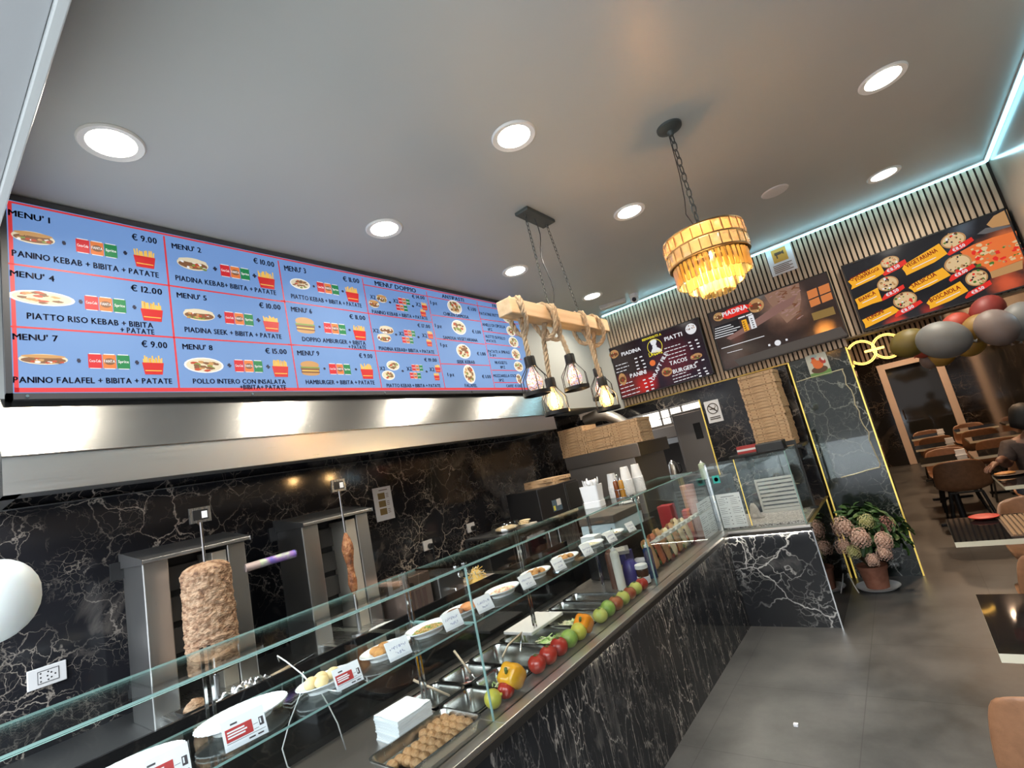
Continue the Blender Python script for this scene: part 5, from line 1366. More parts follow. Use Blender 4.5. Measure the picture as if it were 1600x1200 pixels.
for (kind, y, r, lab, nm, cat) in (
        ('lemon', 1.475, .036, 'yellow green lemon at the near end of the fruit row', 'lemon', 'lemon'), ('tomato', 1.555, .035, 'small red tomato between the near lemon and the yellow pepper', 'tomato', 'tomato'),
        ('pepper', 1.625, .049, 'big yellow pepper leaning beside the glass seam', 'bell_pepper', 'pepper'), ('tomato', 1.775, .041, 'red tomato right behind the big yellow pepper', 'tomato', 'tomato'),
        ('tomato', 1.865, .042, 'middle one of three red tomatoes in a row', 'tomato', 'tomato'), ('tomato', 1.955, .043, 'red tomato touching the first lime', 'tomato', 'tomato'),
        ('lime', 2.045, .042, 'green lime after the three tomatoes', 'lime', 'lime'), ('lemon', 2.135, .041, 'yellow lemon between the lime and the orange pepper', 'lemon', 'lemon'),
        ('opepper', 2.21, .044, 'orange pepper lying by the pale cabbage pan', 'bell_pepper', 'pepper'), ('apple', 2.36, .040, 'yellow green apple after the orange pepper', 'apple', 'apple'),
        ('lime', 2.45, .043, 'green lime further along, before the blushed red apple', 'lime', 'lime'), ('brownred', 2.545, .042, 'blushed red apple between the far lime and the pale apple', 'apple', 'apple'),
        ('apple', 2.635, .041, 'pale yellow apple among the far fruit', 'apple', 'apple'), ('brownred', 2.725, .039, 'blushed red apple last but two at the far end', 'apple', 'apple'),
        ('apple', 2.81, .040, 'yellow green apple last but one at the far end', 'apple', 'apple'), ('tomato', 2.90, .039, 'red tomato at the far end by the brown lidded jar', 'tomato', 'tomato')):
    fruit(kind, -1.522, y, r, lab, nm, cat)

# bottles, boxes and jars beyond the pans
def bottle(label, x, y, z, r, h, m, capm, cat='squeeze bottle', name='squeeze_bottle'):
    t_ = thing(name, label, cat, (x, y, z))
    MB().lathe([(.0001, 0), (r, 0), (r, h * .78), (r * .85, h * .83), (r * .45, h * .86), (.0001, h * .86)], 20).build('body', m, t_, smooth=SM)
    MB().lathe([(.0001, h * .86), (r * .55, h * .86), (r * .5, h * .90), (r * .22, h * .93), (r * .12, h), (.0001, h)], 16).build('nozzle', capm, t_, smooth=SM)
    return t_


bottle('brown squeeze bottle beside the white one', -1.735, 2.955, DZ, .028, .27, mat('brown sauce plastic', (.10, .045, .03), .35), mat('brown nozzle', (.12, .05, .035), .4))
bottle('white squeeze bottle beside the brown one', -1.68, 2.93, DZ, .029, .28, mat('white sauce plastic', (.74, .73, .66), .35), WHITEP)
NAVY = mat('navy blue carton', (.03, .03, .13), .45)
t_ = thing('blue_carton', 'navy blue carton with a yellow label behind the squeeze bottles', 'box', (-1.74, 3.10, DZ), .15); MB().box(-.07, .07, -.08, .08, 0, .19).build('carton', NAVY, t_, bevel=.003)
MB().box(-.05, .05, -.0815, -.08, .085, .125).build('label', mat('yellow label', (.62, .50, .08), .5), t_)
t_ = thing('grey_booklet', 'grey printed booklet lying on the navy carton', 'booklet', (-1.74, 3.09, DZ + .1905), .5); MB().box(-.075, .075, -.09, .09, 0, .022).build('pages', mat('grey cover', (.16, .15, .15), .5), t_, bevel=.002)
g = MB(); [g.box(-.06, .05, -.075 + i * .03, -.062 + i * .03, .022, .0228) for i in range(5)]; g.build('print', mat('pale cover print', (.55, .52, .45), .5), t_)
t_ = thing('purple_jug', 'purple blue plastic jug in front of the navy carton', 'jug', (-1.655, 3.05, DZ)); MB().lathe([(.0001, 0), (.055, 0), (.055, .06), (.048, .12), (.03, .15), (.0001, .152)], 20).build('body', mat('purple plastic', (.055, .045, .22), .3), t_, smooth=SM)
MB().tube([(.05, 0, .05), (.08, 0, .06), (.08, 0, .11), (.045, 0, .125)], .008, 8).build('handle', mat('purple plastic', (.055, .045, .22), .3), t_, smooth=True)
t_ = thing('chocolate_jar', 'white lidded jar of brown spread at the end of the fruit row', 'jar', (-1.56, 3.02, DZ))
MB().lathe([(.0001, 0), (.036, 0), (.040, .01), (.040, .045), (.036, .06), (.040, .075), (.038, .10), (.0001, .10)], 24).build('glass_body', mat('brown spread jar', (.055, .020, .010), .12), t_, smooth=SM)
MB().lathe([(.0001, .10), (.041, .10), (.041, .122), (.038, .125), (.0001, .125)], 24).build('lid', WHITEP, t_, smooth=SM)
g = MB(); g.m = 0; g.lathe([(.0409, .012), (.0409, .052)], 24); g.m = 1; g.add([(.0415 * math.cos(a), .0415 * math.sin(a), z) for z in (.02, .042) for a in (-1.9, -1.6, -1.3, -1.0)], [(0, 1, 5, 4), (1, 2, 6, 5), (2, 3, 7, 6)])
g.build('label', [PAPER, mat('red brown label print', (.30, .06, .03), .5)], t_, smooth=SM)
t_ = thing('pale_blue_box', 'pale blue box behind the brown lidded jar', 'box', (-1.66, 3.22, DZ)); MB().box(-.06, .06, -.07, .07, 0, .085).build('carton', mat('pale blue carton', (.36, .50, .64), .5), t_, bevel=.003)
MB().box(-.058, .058, -.068, .068, .085, .105).build('lid', mat('grey blue lid', (.40, .42, .50), .5), t_, bevel=.004)
bottle('dark blue water bottle just before the sandwiches', -1.56, 3.16, DZ, .03, .23, mat('dark blue glass bottle', (.012, .03, .10), .08), WHITEP, 'bottle', 'water_bottle')

# upright sandwiches
SWB = [noisy('crusty bread', [(.3, (.38, .19, .08)), (.7, (.55, .32, .15))], 18, .7, 4), noisy('pale wrap bread', [(.3, (.60, .48, .28)), (.7, (.70, .58, .38))], 14, .7, 4), noisy('red brown toast', [(.3, (.30, .07, .03)), (.7, (.44, .14, .06))], 20, .6, 4)]
SWF = [mat('dark cured filling', (.16, .035, .02), .4), mat('orange filling', (.50, .15, .04), .5), mat('green filling', (.10, .18, .05), .5), mat('cheese filling', (.70, .50, .18), .5)]
for i, (y, sb, lab) in enumerate(((3.33, 0, 'tan sandwich standing first in the display, by the water bottle'), (3.45, 2, 'red brown sandwich standing second in the display'), (3.56, 0, 'dark filled sandwich standing third in the display'), (3.69, 1, 'pale bread sandwich standing fourth in the display'),
                                   (3.81, 0, 'orange filled sandwich standing fifth in the display'), (3.93, 1, 'wide pale wrap standing sixth in the display'), (4.06, 1, 'pale wrap standing seventh, before the red packet'))):
    t_ = thing('sandwich', lab, 'sandwich', (-1.60, y, DZ), PI / 2 + .15, 'sandwiches standing in the display'); M = Rx(-.22); w_ = .052; h_ = .205 + .012 * (i % 3)
    for sgn in (-1, 1):
        b_ = MB(); b_.grid(lambda u, v, sgn=sgn: tuple(M @ Vector(((u - .5) * 2 * w_ * (1 - .25 * abs(2 * v - 1) ** 3), sgn * (.011 + .022 * max(0, 1 - (2 * u - 1) ** 2) ** .5 * max(0, 1 - (2 * v - 1) ** 4) ** .5), h_ * v + .013))), 10, 14)
        b_.grid(lambda u, v, sgn=sgn: tuple(M @ Vector(((u - .5) * 2 * w_ * (1 - .25 * abs(2 * v - 1) ** 3), sgn * .011, h_ * v + .013))), 10, 14); b_.build('bread', SWB[sb], t_, smooth=SM)
    f = MB(); R = random.Random(i)
    for k in range(26):
        f.m = R.randrange(4); c_ = M @ Vector((R.uniform(-.9, .9) * w_, R.uniform(-.006, .006), R.uniform(.05, .95) * h_)); f.ball(tuple(c_), .013, 6, None, 1, .8, 1.3)
    f.build('filling', SWF, t_, smooth=True)
t_ = thing('red_packet', 'tall red packet at the far end of the sandwiches', 'packet', (-1.62, 4.17, DZ), .2); MB().box(-.03, .03, -.05, .05, 0, .26).build('carton', mat('red packet', (.34, .03, .025), .5), t_, bevel=.004)
gt = MB()
for i in range(9): gt.box(-1.50, -1.47, 3.20 + i * .11, 3.27 + i * .11, 1.005, 1.02)
gt.box(-1.52, -1.468, 3.14, 4.30, .998, 1.005)
tag(gt.build('sandwich_rail', mat('frosted white rail', (.55, .56, .53), .3), None), 'pale toothed rail running above the sandwiches', 'rail')

# white insulated box, plate stack and small things behind the far display
t_ = thing('dark_crate', 'black crate below the white insulated box', 'crate', (-1.90, 3.50, DZ)); MB().box(-.14, .14, -.35, .35, 0, .285).build('crate_body', BLACK, t_, bevel=.008)
t_ = thing('insulated_box', 'pale blue white box with a dark lid behind the last plates', 'box', (-1.90, 3.40, DZ + .2855))
MB().box(-.14, .14, -.23, .24, 0, .09).build('box_body', mat('pale blue polystyrene', (.50, .62, .68), .6), t_, bevel=.008); MB().box(-.145, .145, -.235, .245, .09, .145).build('lid', mat('taupe lid', (.10, .085, .07), .5), t_, bevel=.006)
ps = thing('plate_rack', 'chrome peg rack around a stack of white plates', 'rack', (-1.90, 3.74, DZ + .2855)); m = MB()
for a in (.4, 1.7, 3.2, 4.6): m.tube([(.085 * math.cos(a), .085 * math.sin(a), 0), (.085 * math.cos(a), .085 * math.sin(a), .21)], .003, 6)
m.tube([(.085 * math.cos(a * .5236), .085 * math.sin(a * .5236), .004) for a in range(12)], .003, 6, True); m.build('wire', CHROME, ps, smooth=True)
for i in range(12):
    m = MB().lathe([(.0001, .0), (.045, 0), (.078, .006), (.078, .008), (.045, .003), (.0001, .003)], 28); o = m.build('stacked_plate', PORC, None, smooth=SM); o.location = (-1.90, 3.74, DZ + .2865 + .008 + i * .0125); tag(o, 'white plate in the stack held by the chrome peg rack', 'plate', 'stacked white plates')
fp = MB()
for i in range(7): fp.cbox((-1.69, 2.715 + random.uniform(-.004, .004), SZ + .003 + i * .006), (.10, .085, .005), None)
tag(fp.build('folded_napkins', NAPK, None), 'short pile of folded white paper on the shelf behind the pale rice', 'napkins')
bottle('small clear sauce bottle with a black cap by the last plate', -1.545, 2.735, SZ, .012, .07, glassmat('pale bottle glass', (.85, .9, .88), .1), BLACK, 'bottle', 'sauce_bottle')
t_ = thing('red_box', 'small red box beyond the plate stack', 'box', (-1.84, 4.30, .7755)); MB().box(-.06, .06, -.06, .06, 0, .30).build('carton', mat('red carton', (.36, .03, .04), .5), t_, bevel=.004)
t_ = thing('pink_tub', 'pink plastic tub near the corner post', 'tub', (-1.62, 4.33, DZ)); MB().lathe([(.0001, 0), (.05, 0), (.06, .40), (.062, .44), (.0001, .44)], 20).build('tub_body', mat('dusty pink plastic', (.45, .25, .22), .45), t_, smooth=SM)

# things standing on the glass top
TZ = 1.3375
t_ = thing('cutlery_holder', 'white cutlery holder full of plastic spoons and forks on the glass top', 'cutlery holder', (-1.575, 2.66, TZ), .1)
m = MB(); basin(m, [rr(.055, .045, 0, .012), rr(.055, .045, .035, .012), rr(.052, .043, .037, .012), rr(.058, .05, .13, .012), rr(.055, .047, .13, .012), rr(.049, .04, .01, .012)])
m.box(-.002, .002, -.042, .042, .01, .115); m.build('holder', WHITEP, t_, smooth=SM)
for i in range(14):
    x, y = random.uniform(-.04, .04), random.uniform(-.03, .03); fork = x < 0
    o = thing('plastic_fork' if fork else 'plastic_spoon', 'white plastic fork standing in the cutlery holder' if fork else 'white plastic spoon standing in the cutlery holder', 'fork' if fork else 'spoon', (-1.575 + x, 2.66 + y, TZ + .013), random.uniform(0, 6), 'plastic forks' if fork else 'plastic spoons')
    o.rotation_euler = (random.uniform(-.14, .14), random.uniform(-.12, .12), random.uniform(0, 6)); h_ = random.uniform(.14, .155)
    MB().box(-.004, .004, -.001, .001, 0, h_ - .03).build('handle', WHITEP, o)
    m = MB()
    if fork:
        m.box(-.009, .009, -.001, .001, h_ - .03, h_ - .015)
        for k in (-.009, -.003, .003): m.box(k, k + .004, -.001, .001, h_ - .016, h_ + .008)
    else: m.ball((0, 0, h_ - .012), .013, 10, None, 1, .3, 1.6)
    m.build('head', WHITEP, o, smooth=not fork)
cd = thing('cruet_stand', 'chrome cruet stand with oil and vinegar on the glass top', 'cruet stand', (-1.53, 2.93, TZ)); m = MB()
for z in (.004, .055): m.tube([(.038 * math.cos(a), .022 * math.sin(a), z) for a in [k * PI / 8 for k in range(16)]], .002, 5, True)
for a in (0, PI / 2, PI, 3 * PI / 2): m.tube([(.038 * math.cos(a), .022 * math.sin(a), 0), (.038 * math.cos(a), .022 * math.sin(a), .055)], .002, 5)
m.tube([(0, 0, 0), (0, 0, .13), (.008, 0, .14), (0, 0, .15), (-.008, 0, .14), (0, 0, .13)], .002, 5); m.build('wire', CHROME, cd, smooth=True)
for dx, c_, lab in ((-.019, (.18, .05, .01), 'dark vinegar bottle in the cruet stand'), (.019, (.42, .20, .03), 'amber oil bottle in the cruet stand')):
    bottle(lab, -1.53 + dx, 2.93, TZ + .006, .016, .125, mat('cruet glass %.2f' % dx, c_, .06, trans=.0), CHROME, 'bottle', 'cruet_bottle')
CUP = mat('white paper cup', (.76, .76, .75), .5)
cup = MB().lathe([(.026, 0), (.036, .085), (.0385, .087), (.0385, .091), (.0355, .091), (.0255, .002), (.0001, .002)], 20)
for si, (x, y, n_, lab) in enumerate(((-1.62, 3.03, 9, 'upturned white cup in the stack nearest the cutlery holder'), (-1.56, 3.12, 12, 'upturned white cup in the tallest middle stack'), (-1.52, 3.21, 12, 'upturned white cup in the stack right of the cruet stand'))):
    for i in range(n_):
        if si == 0 and i == 0: o = cup.build('paper_cup', CUP, None, smooth=SM); c0 = o
        else: o = c0.copy(); COL.objects.link(o)
        o.location = (x, y, TZ + .0915 + i * .0082); o.rotation_euler = (PI, 0, 0); tag(o, lab, 'cup', 'cups ' + str(si + 1) + ' stack')
# ================================================================== BACK COUNTER AND GRILLS
t_ = thing('back_counter', 'steel back counter along the marble wall under the kebab grills', 'counter', (0, 0, 0))
MB().box(-3.295, -2.48, .28, 4.70, .86, .90).build('steel_top', STEELD, t_, bevel=.003)
b_ = MB(); b_.box(-3.295, -2.52, .28, 4.70, .06, .86); b_.build('cabinet', BLACK, t_)
DRIP = mat('blackened burner plate', (.035, .033, .032), .6, .4)


def grill(label, y, wd, zt):
    g = thing('kebab_grill', label, 'kebab grill', (-3.085, y, .9), 0, 'upright kebab grills')
    h_ = zt - .9; w2 = wd / 2
    c = MB(); c.box(0, .30, -w2, -w2 + .10, 0, h_ - .03); c.build('left_column', STEELV, g, bevel=.004)
    c = MB(); c.box(0, .30, w2 - .085, w2, 0, h_ - .03); c.build('right_column', STEELV, g, bevel=.004)
    c = MB(); c.box(0, .10, -w2 + .10, w2 - .085, .05, h_ - .03); c.build('back_plate', DRIP, g)
    c = MB()
    for k in range(4): c.box(.10, .125, -w2 + .115, w2 - .10, .10 + k * .145, .215 + k * .145)
    c.build('burner', mat('grey burner mesh', (.10, .095, .09), .55, .6), g, bevel=.003)
    c = MB(); prof_ = [(-.0, h_ - .03), (.345, h_ - .03), (.345, h_ - .012), (.02, h_ + .035), (0, h_ + .035)]
    n = len(prof_); c.add([(p[0], -w2 - .012, p[1]) for p in prof_] + [(p[0], w2 + .012, p[1]) for p in prof_], [tuple(range(n)), tuple(range(2 * n - 1, n - 1, -1))] + [(i, (i + 1) % n, n + (i + 1) % n, n + i) for i in range(n)])
    c.build('canopy', STEELD, g, bevel=.003)
    c = MB(); c.box(.10, .29, w2 - .155, w2 - .088, .04, h_ - .05, None); c.build('side_reflector', mat('polished heat shield', (.62, .58, .50), .35, .6), g, bevel=.003)
    c = MB(); c.box(-.0, .02, -w2 - .05, -w2, h_ - .08, h_ + .0); c.build('rear_bracket', BLACK, g)
    c = MB(); c.box(.02, .60, -w2 + .02, w2 - .02, .0, .05); c.build('drip_tray', STEEL, g, bevel=.01)
    return g


grill('wide steel kebab grill behind the thick meat spit', .945, .44, 1.625); grill('steel kebab grill behind the thin meat spit', 1.695, .44, 1.625)
MEAT = noisy('roasted sliced kebab meat', [(.30, (.10, .045, .022)), (.42, (.25, .135, .07)), (.55, (.37, .235, .14)), (.75, (.46, .32, .205))], 34, .62, 8, 1.0, 90, stretch=(1, 1, 1.8))


def spit(label, x, y, z0, z1, r, thin, seed):
    s = thing('kebab_spit', label, 'kebab meat', (x, y, .95)); z0 -= .95; z1 -= .95
    top = .775 if not thin else .80
    MB().cyl(.0065, 0.0, top, 10).build('rod', CHROME, s, smooth=SM)
    p = MB(); p.box(-.006, .006, -.045, .045, top, top + .07); p.m = 1; p.box(.0061, .008, -.032, .032, top + .012, top + .058); p.m = 2; p.box(.0081, .009, .004, .028, top + .018, top + .05)
    if not thin: pass
    p.build('square_plate', [STEEL, BLACK, PAPER], s)
    MB().lathe([(.0001, -.0), (.05, 0), (.05, .012), (.012, .02), (.012, max(.02, z0 - .02)), (.0001, max(.02, z0 - .02))], 24).build('turning_base', STEELD, s, smooth=SM)
    n, h_ = 110, 130; vs_, fs = [], []
    for j in range(h_ + 1):
        v = j / h_; z = z0 + (z1 - z0) * v
        if thin: e = math.sin(PI * min(1, max(.02, v))) ** .45 * (.75 + .25 * math.sin(v * 9 + 1))
        else: e = min(1, (max(v, 0) / .07 + .72)) if v < .07 else (1 if v < .90 else max(.0, 1 - ((v - .90) / .10) ** 2.2) ** .5 * .97 + .03); e *= 1.0 + .035 * math.sin(v * 5 + .6) - .06 * (1 - v) ** 3
        for i in range(n):
            a = 2 * PI * i / n; d = Vector((math.cos(a), math.sin(a), 0)); q = Vector((d.x * 2.2 + seed, d.y * 2.2, z * 26))
            f = 1 + (.030 * noise.noise(q * 1.2) + .030 * noise.noise(Vector((d.x * 7, d.y * 7, z * 60 + seed))) + .022 * noise.noise(Vector((d.x * 16, d.y * 16, z * 120)))) * (2.6 if thin else 1.9)
            vs_.append((d.x * r * e * f, d.y * r * e * f, z + .004 * noise.noise(Vector((d.x * 5, d.y * 5, z * 20)))))
    for j in range(h_):
        for i in range(n): fs.append((j * n + i, j * n + (i + 1) % n, (j + 1) * n + (i + 1) % n, (j + 1) * n + i))
    fs.append(tuple(range(n - 1, -1, -1))); fs.append(tuple(h_ * n + i for i in range(n)))
    m = MB(); m.add(vs_, fs); m.build('meat', MEAT if not thin else noisy('dark roasted spit meat', [(.3, (.09, .03, .012)), (.5, (.28, .10, .035)), (.7, (.44, .22, .09))], 34, .5, 8, .8, 80), s, smooth=True)
    return s


spit('thick upright spit of stacked brown kebab meat', -2.645, .925, 1.075, 1.545, .102, False, 2.0)
spit('nearly finished thin spit of dark kebab meat', -2.66, 1.665, 1.165, 1.515, .036, True, 5.0)
# small things on the near edge of the back counter, seen through the glass
fo = MB(); fo.grid(lambda u, v: (-2.525 + .10 * (u - .5), .985 + .24 * (v - .5), .952 + .055 * abs(noise.noise(Vector((u * 6, v * 7, 1)))) + .03 * math.sin(PI * u) * math.sin(PI * v)), 26, 30)
tag(fo.build('foil_sheet', mat('crumpled foil', (.72, .72, .72), .22, 1.0), None, solid=.0015), 'crumpled sheet of foil on the back counter below the thick spit', 'foil')
t_ = thing('scrap_tray', 'dark shallow tray beside the foil below the thick spit', 'tray', (-2.54, .80, .9505)); m = MB(); basin(m, [rr(.035, .045, 0, .012), rr(.05, .06, .045, .012), rr(.047, .057, .045, .012), rr(.033, .043, .005, .012)]); m.build('tray_body', DRIP, t_, smooth=SM)
lump('meat_scraps', 'cut meat scraps in the dark shallow tray', 'meat', (-2.54, .80, .957), (.032, .042, .034), MEAT, None, amp=.35, freq=60, seed=5)
t_ = thing('flat_plate', 'flat white plate on the back counter below the thin spit', 'plate', (-2.525, 1.745, .9505)); MB().lathe([(.0001, .004), (.05, 0), (.085, .014), (.083, .017), (.0001, .008)], 36, None, 1, 1.2).build('dish', PORC, t_, smooth=SM)
t_ = thing('kebab_knife', 'long knife with a pale wooden handle lying between the two spits', 'knife', (-2.80, 1.34, .901), .3); MB().tube([(0, -.14, .012), (0, -.02, .012)], [.012, .010], 10).build('handle', WDH, t_, smooth=True); MB().prism([(-.003, -.02), (.022, -.02), (.024, .20), (.012, .26), (-.003, .22)], .002, T(-.01, 0, .011)).build('blade', CHROME, t_)
# roll of film on the wall shelf between the grills
t_ = thing('foil_roll', 'iridescent cardboard film roll bridging the two kebab grills', 'roll', (-2.79, 1.275, 1.46)); M = Rx(-PI / 2 + .02)
MB().lathe([(.021, -.12), (.021, -.05)], 20, M).build('pale_end', mat('pinkish roll paper', (.46, .36, .34), .5), t_, smooth=SM)
MB().lathe([(.0215, -.05), (.0215, .145)], 20, M).build('printed_wrap', noisy('violet green wrap', [(.35, (.10, .10, .42)), (.5, (.26, .14, .42)), (.65, (.42, .52, .35))], 14, .3, 2), t_, smooth=SM)
MB().lathe([(.0001, .145), (.022, .145), (.022, .15), (.0001, .15)], 20, M).build('end_cap', BLACK, t_, smooth=SM)
# sockets and notice on the marble
SOK = mat('white socket plate', (.72, .71, .70), .4)


def socket(label, y, z, wd, ht, plug):
    t_ = thing('wall_socket', label, 'socket', (-3.3, y, z)); MB().box(0, .012, -wd / 2, wd / 2, -ht / 2, ht / 2).build('plate', SOK, t_, bevel=.003)
    m = MB()
    if plug: m.lathe([(.022, 0), (.020, .035), (.0001, .035)], 16, T(.012, .012, -.01) @ Ry(PI / 2)); m.tube([(.04, .012, -.01), (.05, .012, -.03), (.03, .03, -.10), (.02, .0, -.30)], .005, 6); m.build('plug', BLACK, t_, smooth=SM)
    else:
        m.box(.012, .0135, -wd * .25, wd * .30, -ht * .32, ht * .32); m.m = 1
        m.box(.0135, .014, -wd * .23, wd * .28, -ht * .28, ht * .28); m.m = 0
        for (a, b_) in ((-.17, .2), (-.17, 0), (-.17, -.2), (.0, .0), (.1, .12), (.1, -.12), (.2, 0), (.02, .2), (.02, -.2)): m.lathe([(.0001, 0), (.0035, 0)], 8, T(.0145, wd * a, ht * b_) @ Ry(PI / 2))
        m.build('outlets', [mat('socket holes', (.08, .08, .08), .6), SOK], t_)


socket('wide white wall socket at the left edge of the marble', .474, 1.198, .133, .085, False); socket('white wall socket with a black plug, nearest the paper notice', 2.79, 1.208, .10, .08, True); socket('white wall socket with a black plug, further right by the glass dome', 3.32, 1.235, .10, .08, True)
t_ = thing('wall_notice', 'white paper notice with three brown pictures on the marble wall', 'notice', (-3.3, 2.43, 1.618)); MB().box(0, .004, -.085, .085, -.128, .128).build('sheet', PAPER, t_)
g = MB()
for i, z in enumerate((.035, -.025, -.085)):
    g.m = 0; g.box(.004, .005, -.045, .02, z, z + .048); g.m = 1
    for k in range(3): g.box(.004, .005, .03, .055, z + .008 + k * .013, z + .013 + k * .013)
g.m = 1; g.box(.004, .005, -.03, .05, .10, .108); g.build('print', [mat('brown print photo', (.22, .15, .05), .6), mat('grey notice text', (.25, .20, .20), .6)], t_)
# clutter between and right of the grills
t_ = thing('coin_fryer', 'small copper fronted fryer with a black knob right of the thin spit', 'fryer', (-2.74, 2.07, .9)); MB().box(-.12, .12, -.10, .12, 0, .25).build('housing', mat('copper tinted steel', (.30, .22, .19), .35, .7), t_, bevel=.006)
MB().box(-.10, .14, -.145, -.10, .225, .245).build('folded_lid', mat('peach enamel', (.62, .36, .26), .4), t_, bevel=.003)
MB().lathe([(.0001, .02), (.018, .02), (.02, 0)], 16, T(.121, -.05, .20) @ Ry(PI / 2)).build('knob', BLACK, t_, smooth=SM)
g = MB(); [g.box(.12, .122, -.06 + k * .05, -.03 + k * .05, .03, .16) for k in range(3)]; g.build('vents', mat('dark vents', (.08, .05, .045), .5), t_)
t_ = thing('tap_boiler', 'dark steel boiler with a small tap behind the plates', 'boiler', (-2.70, 2.33, .9)); MB().box(-.12, .12, -.11, .11, 0, .20).build('housing', STEELD, t_, bevel=.01); MB().tube([(.12, -.02, .09), (.17, -.02, .09), (.17, -.02, .05)], .008, 8).build('tap', CHROME, t_, smooth=True)
t_ = thing('fries_box', 'pale open box of yellow chips behind the glass seam', 'box', (-2.62, 2.57, .9)); m = MB(); basin(m, [rr(.10, .12, 0, .01), rr(.115, .135, .075, .01), rr(.11, .13, .075, .01), rr(.095, .115, .012, .01)]); m.build('carton', mat('pale pink carton', (.55, .45, .42), .6), t_, smooth=SM)
heap('chips', 'yellow chips in the pale open box', (-2.62, 2.59, .945), .07, .08, .09, [MFR, MW], 70, .011, 12, shape='strip')
t_ = thing('steel_shelf', 'raised steel shelf carrying the black oven and the glass dome', 'shelf', (-2.80, 3.55, .9)); m = MB(); m.box(-.28, .22, -.55, 1.1, .262, .28); m.build('shelf_board', STEELD, t_, bevel=.003)
for (a, b_) in ((-.27, -.54), (.21, -.54), (-.27, 1.09), (.21, 1.09)): MB().box(a - .01, a + .01, b_ - .01, b_ + .01, 0, .262).build('leg', STEELD, t_)
t_ = thing('microwave', 'silver microwave with a dark window under the steel shelf', 'microwave', (-2.78, 3.40, .901)); MB().box(-.18, .17, -.24, .24, 0, .24).build('housing', STEELV, t_, bevel=.006); MB().box(.17, .19, -.235, .10, .012, .228).build('door', STEEL, t_, bevel=.004); MB().box(.188, .193, -.19, .06, .045, .185).build('window', BLACKG, t_)
m = MB(); m.box(.17, .185, .11, .235, .015, .225); m.build('control_panel', STEELD, t_); MB().box(.188, .195, -.19, .06, .19, .215).build('display_strip', PAPER, t_); MB().tube([(.20, .085, .03), (.215, .085, .05), (.215, .085, .19), (.20, .085, .21)], .006, 6).build('handle', CHROME, t_, smooth=True)
t_ = thing('steel_bin', 'plain steel box right of the silver microwave', 'box', (-2.72, 3.83, .901)); MB().box(-.15, .13, -.16, .16, 0, .20).build('bin_body', STEEL, t_, bevel=.008)
t_ = thing('wooden_crate', 'dark brown wooden crate at the end of the back counter', 'crate', (-2.60, 4.32, .901)); m = MB(); m.box(-.16, .15, -.22, .22, 0, .23); m.build('crate_body', mat('dark brown wood', (.07, .035, .025), .5), t_, bevel=.004); m = MB(); m.box(.15, .165, -.20, .20, .02, .05); m.box(.15, .165, -.20, .20, .17, .20); m.box(.15, .165, -.20, -.17, .05, .17); m.box(.15, .165, .17, .20, .05, .17); m.build('front_slats', mat('brown wood slat', (.11, .055, .035), .5), t_)
t_ = thing('black_drawer_oven', 'black appliance with a round chrome knob left of the silver microwave', 'oven', (-2.72, 2.84, .901)); MB().box(-.20, .16, -.13, .15, 0, .22).build('housing', BLACK, t_, bevel=.006); MB().lathe([(.018, 0), (.017, .018), (.0001, .018)], 18, T(.161, .05, .07) @ Ry(PI / 2)).build('knob', CHROME, t_, smooth=SM)
t_ = thing('glass_dome', 'clear dome over a flat loaf on the steel shelf', 'cake dome', (-2.74, 3.16, 1.1805)); MB().lathe([(.13, 0), (.128, .04), (.11, .075), (.105, .082), (.0001, .084)], 32).build('dome_cover', glassmat('dome plastic', (.86, .85, .83), .12), t_, smooth=SM); MB().lathe([(.0001, 0), (.14, 0), (.14, .005), (.0001, .005)], 32).build('base', STEELD, t_, smooth=SM)
tag(MB().ball((0, 0, 0), .09, 20, None, 1, 1.1, .25).build('flat_loaf', SWB[1], None, smooth=True), 'pale flat loaf under the clear dome', 'bread').location = (-2.74, 3.16, 1.21)
t_ = thing('bread_tray', 'pale tray with folded flatbreads beside the glass dome', 'tray', (-2.70, 3.36, 1.1805)); MB().box(-.09, .09, -.05, .06, 0, .02).build('tray_board', mat('pale tray', (.5, .48, .42), .5), t_, bevel=.004)
for i in range(3): tag(MB().ball((-2.70, 3.34 + i * .015, 1.206 + .011 * i), .05, 14, None, 1.1, .9, .16).build('flatbread', SWB[1], None, smooth=True), ('lowest', 'middle', 'topmost')[i] + ' flatbread folded on the pale tray', 'bread', 'flatbreads')
t_ = thing('black_oven', 'black countertop oven with a sticker, on the steel shelf', 'oven', (-2.78, 3.86, 1.1805)); MB().box(-.2, .16, -.34, .34, 0, .27).build('housing', BLACK, t_, bevel=.008); MB().box(.16, .172, .10, .335, .02, .25).build('door', mat('black door', (.018, .017, .016), .3), t_, bevel=.004); MB().box(.16, .163, .085, .095, .01, .26).build('door_seam', STEELD, t_)
g = MB(); g.m = 0; g.box(.16, .1615, -.16, -.01, .04, .14); g.m = 1; g.box(.1616, .163, -.085, -.02, .085, .14); g.m = 2; g.box(.1616, .163, -.15, -.12, .05, .09); g.build('sticker', [mat('blue grey sticker', (.07, .11, .15), .5), mat('pale sticker', (.55, .55, .55), .5), mat('yellow sticker', (.6, .55, .08), .5)], t_)

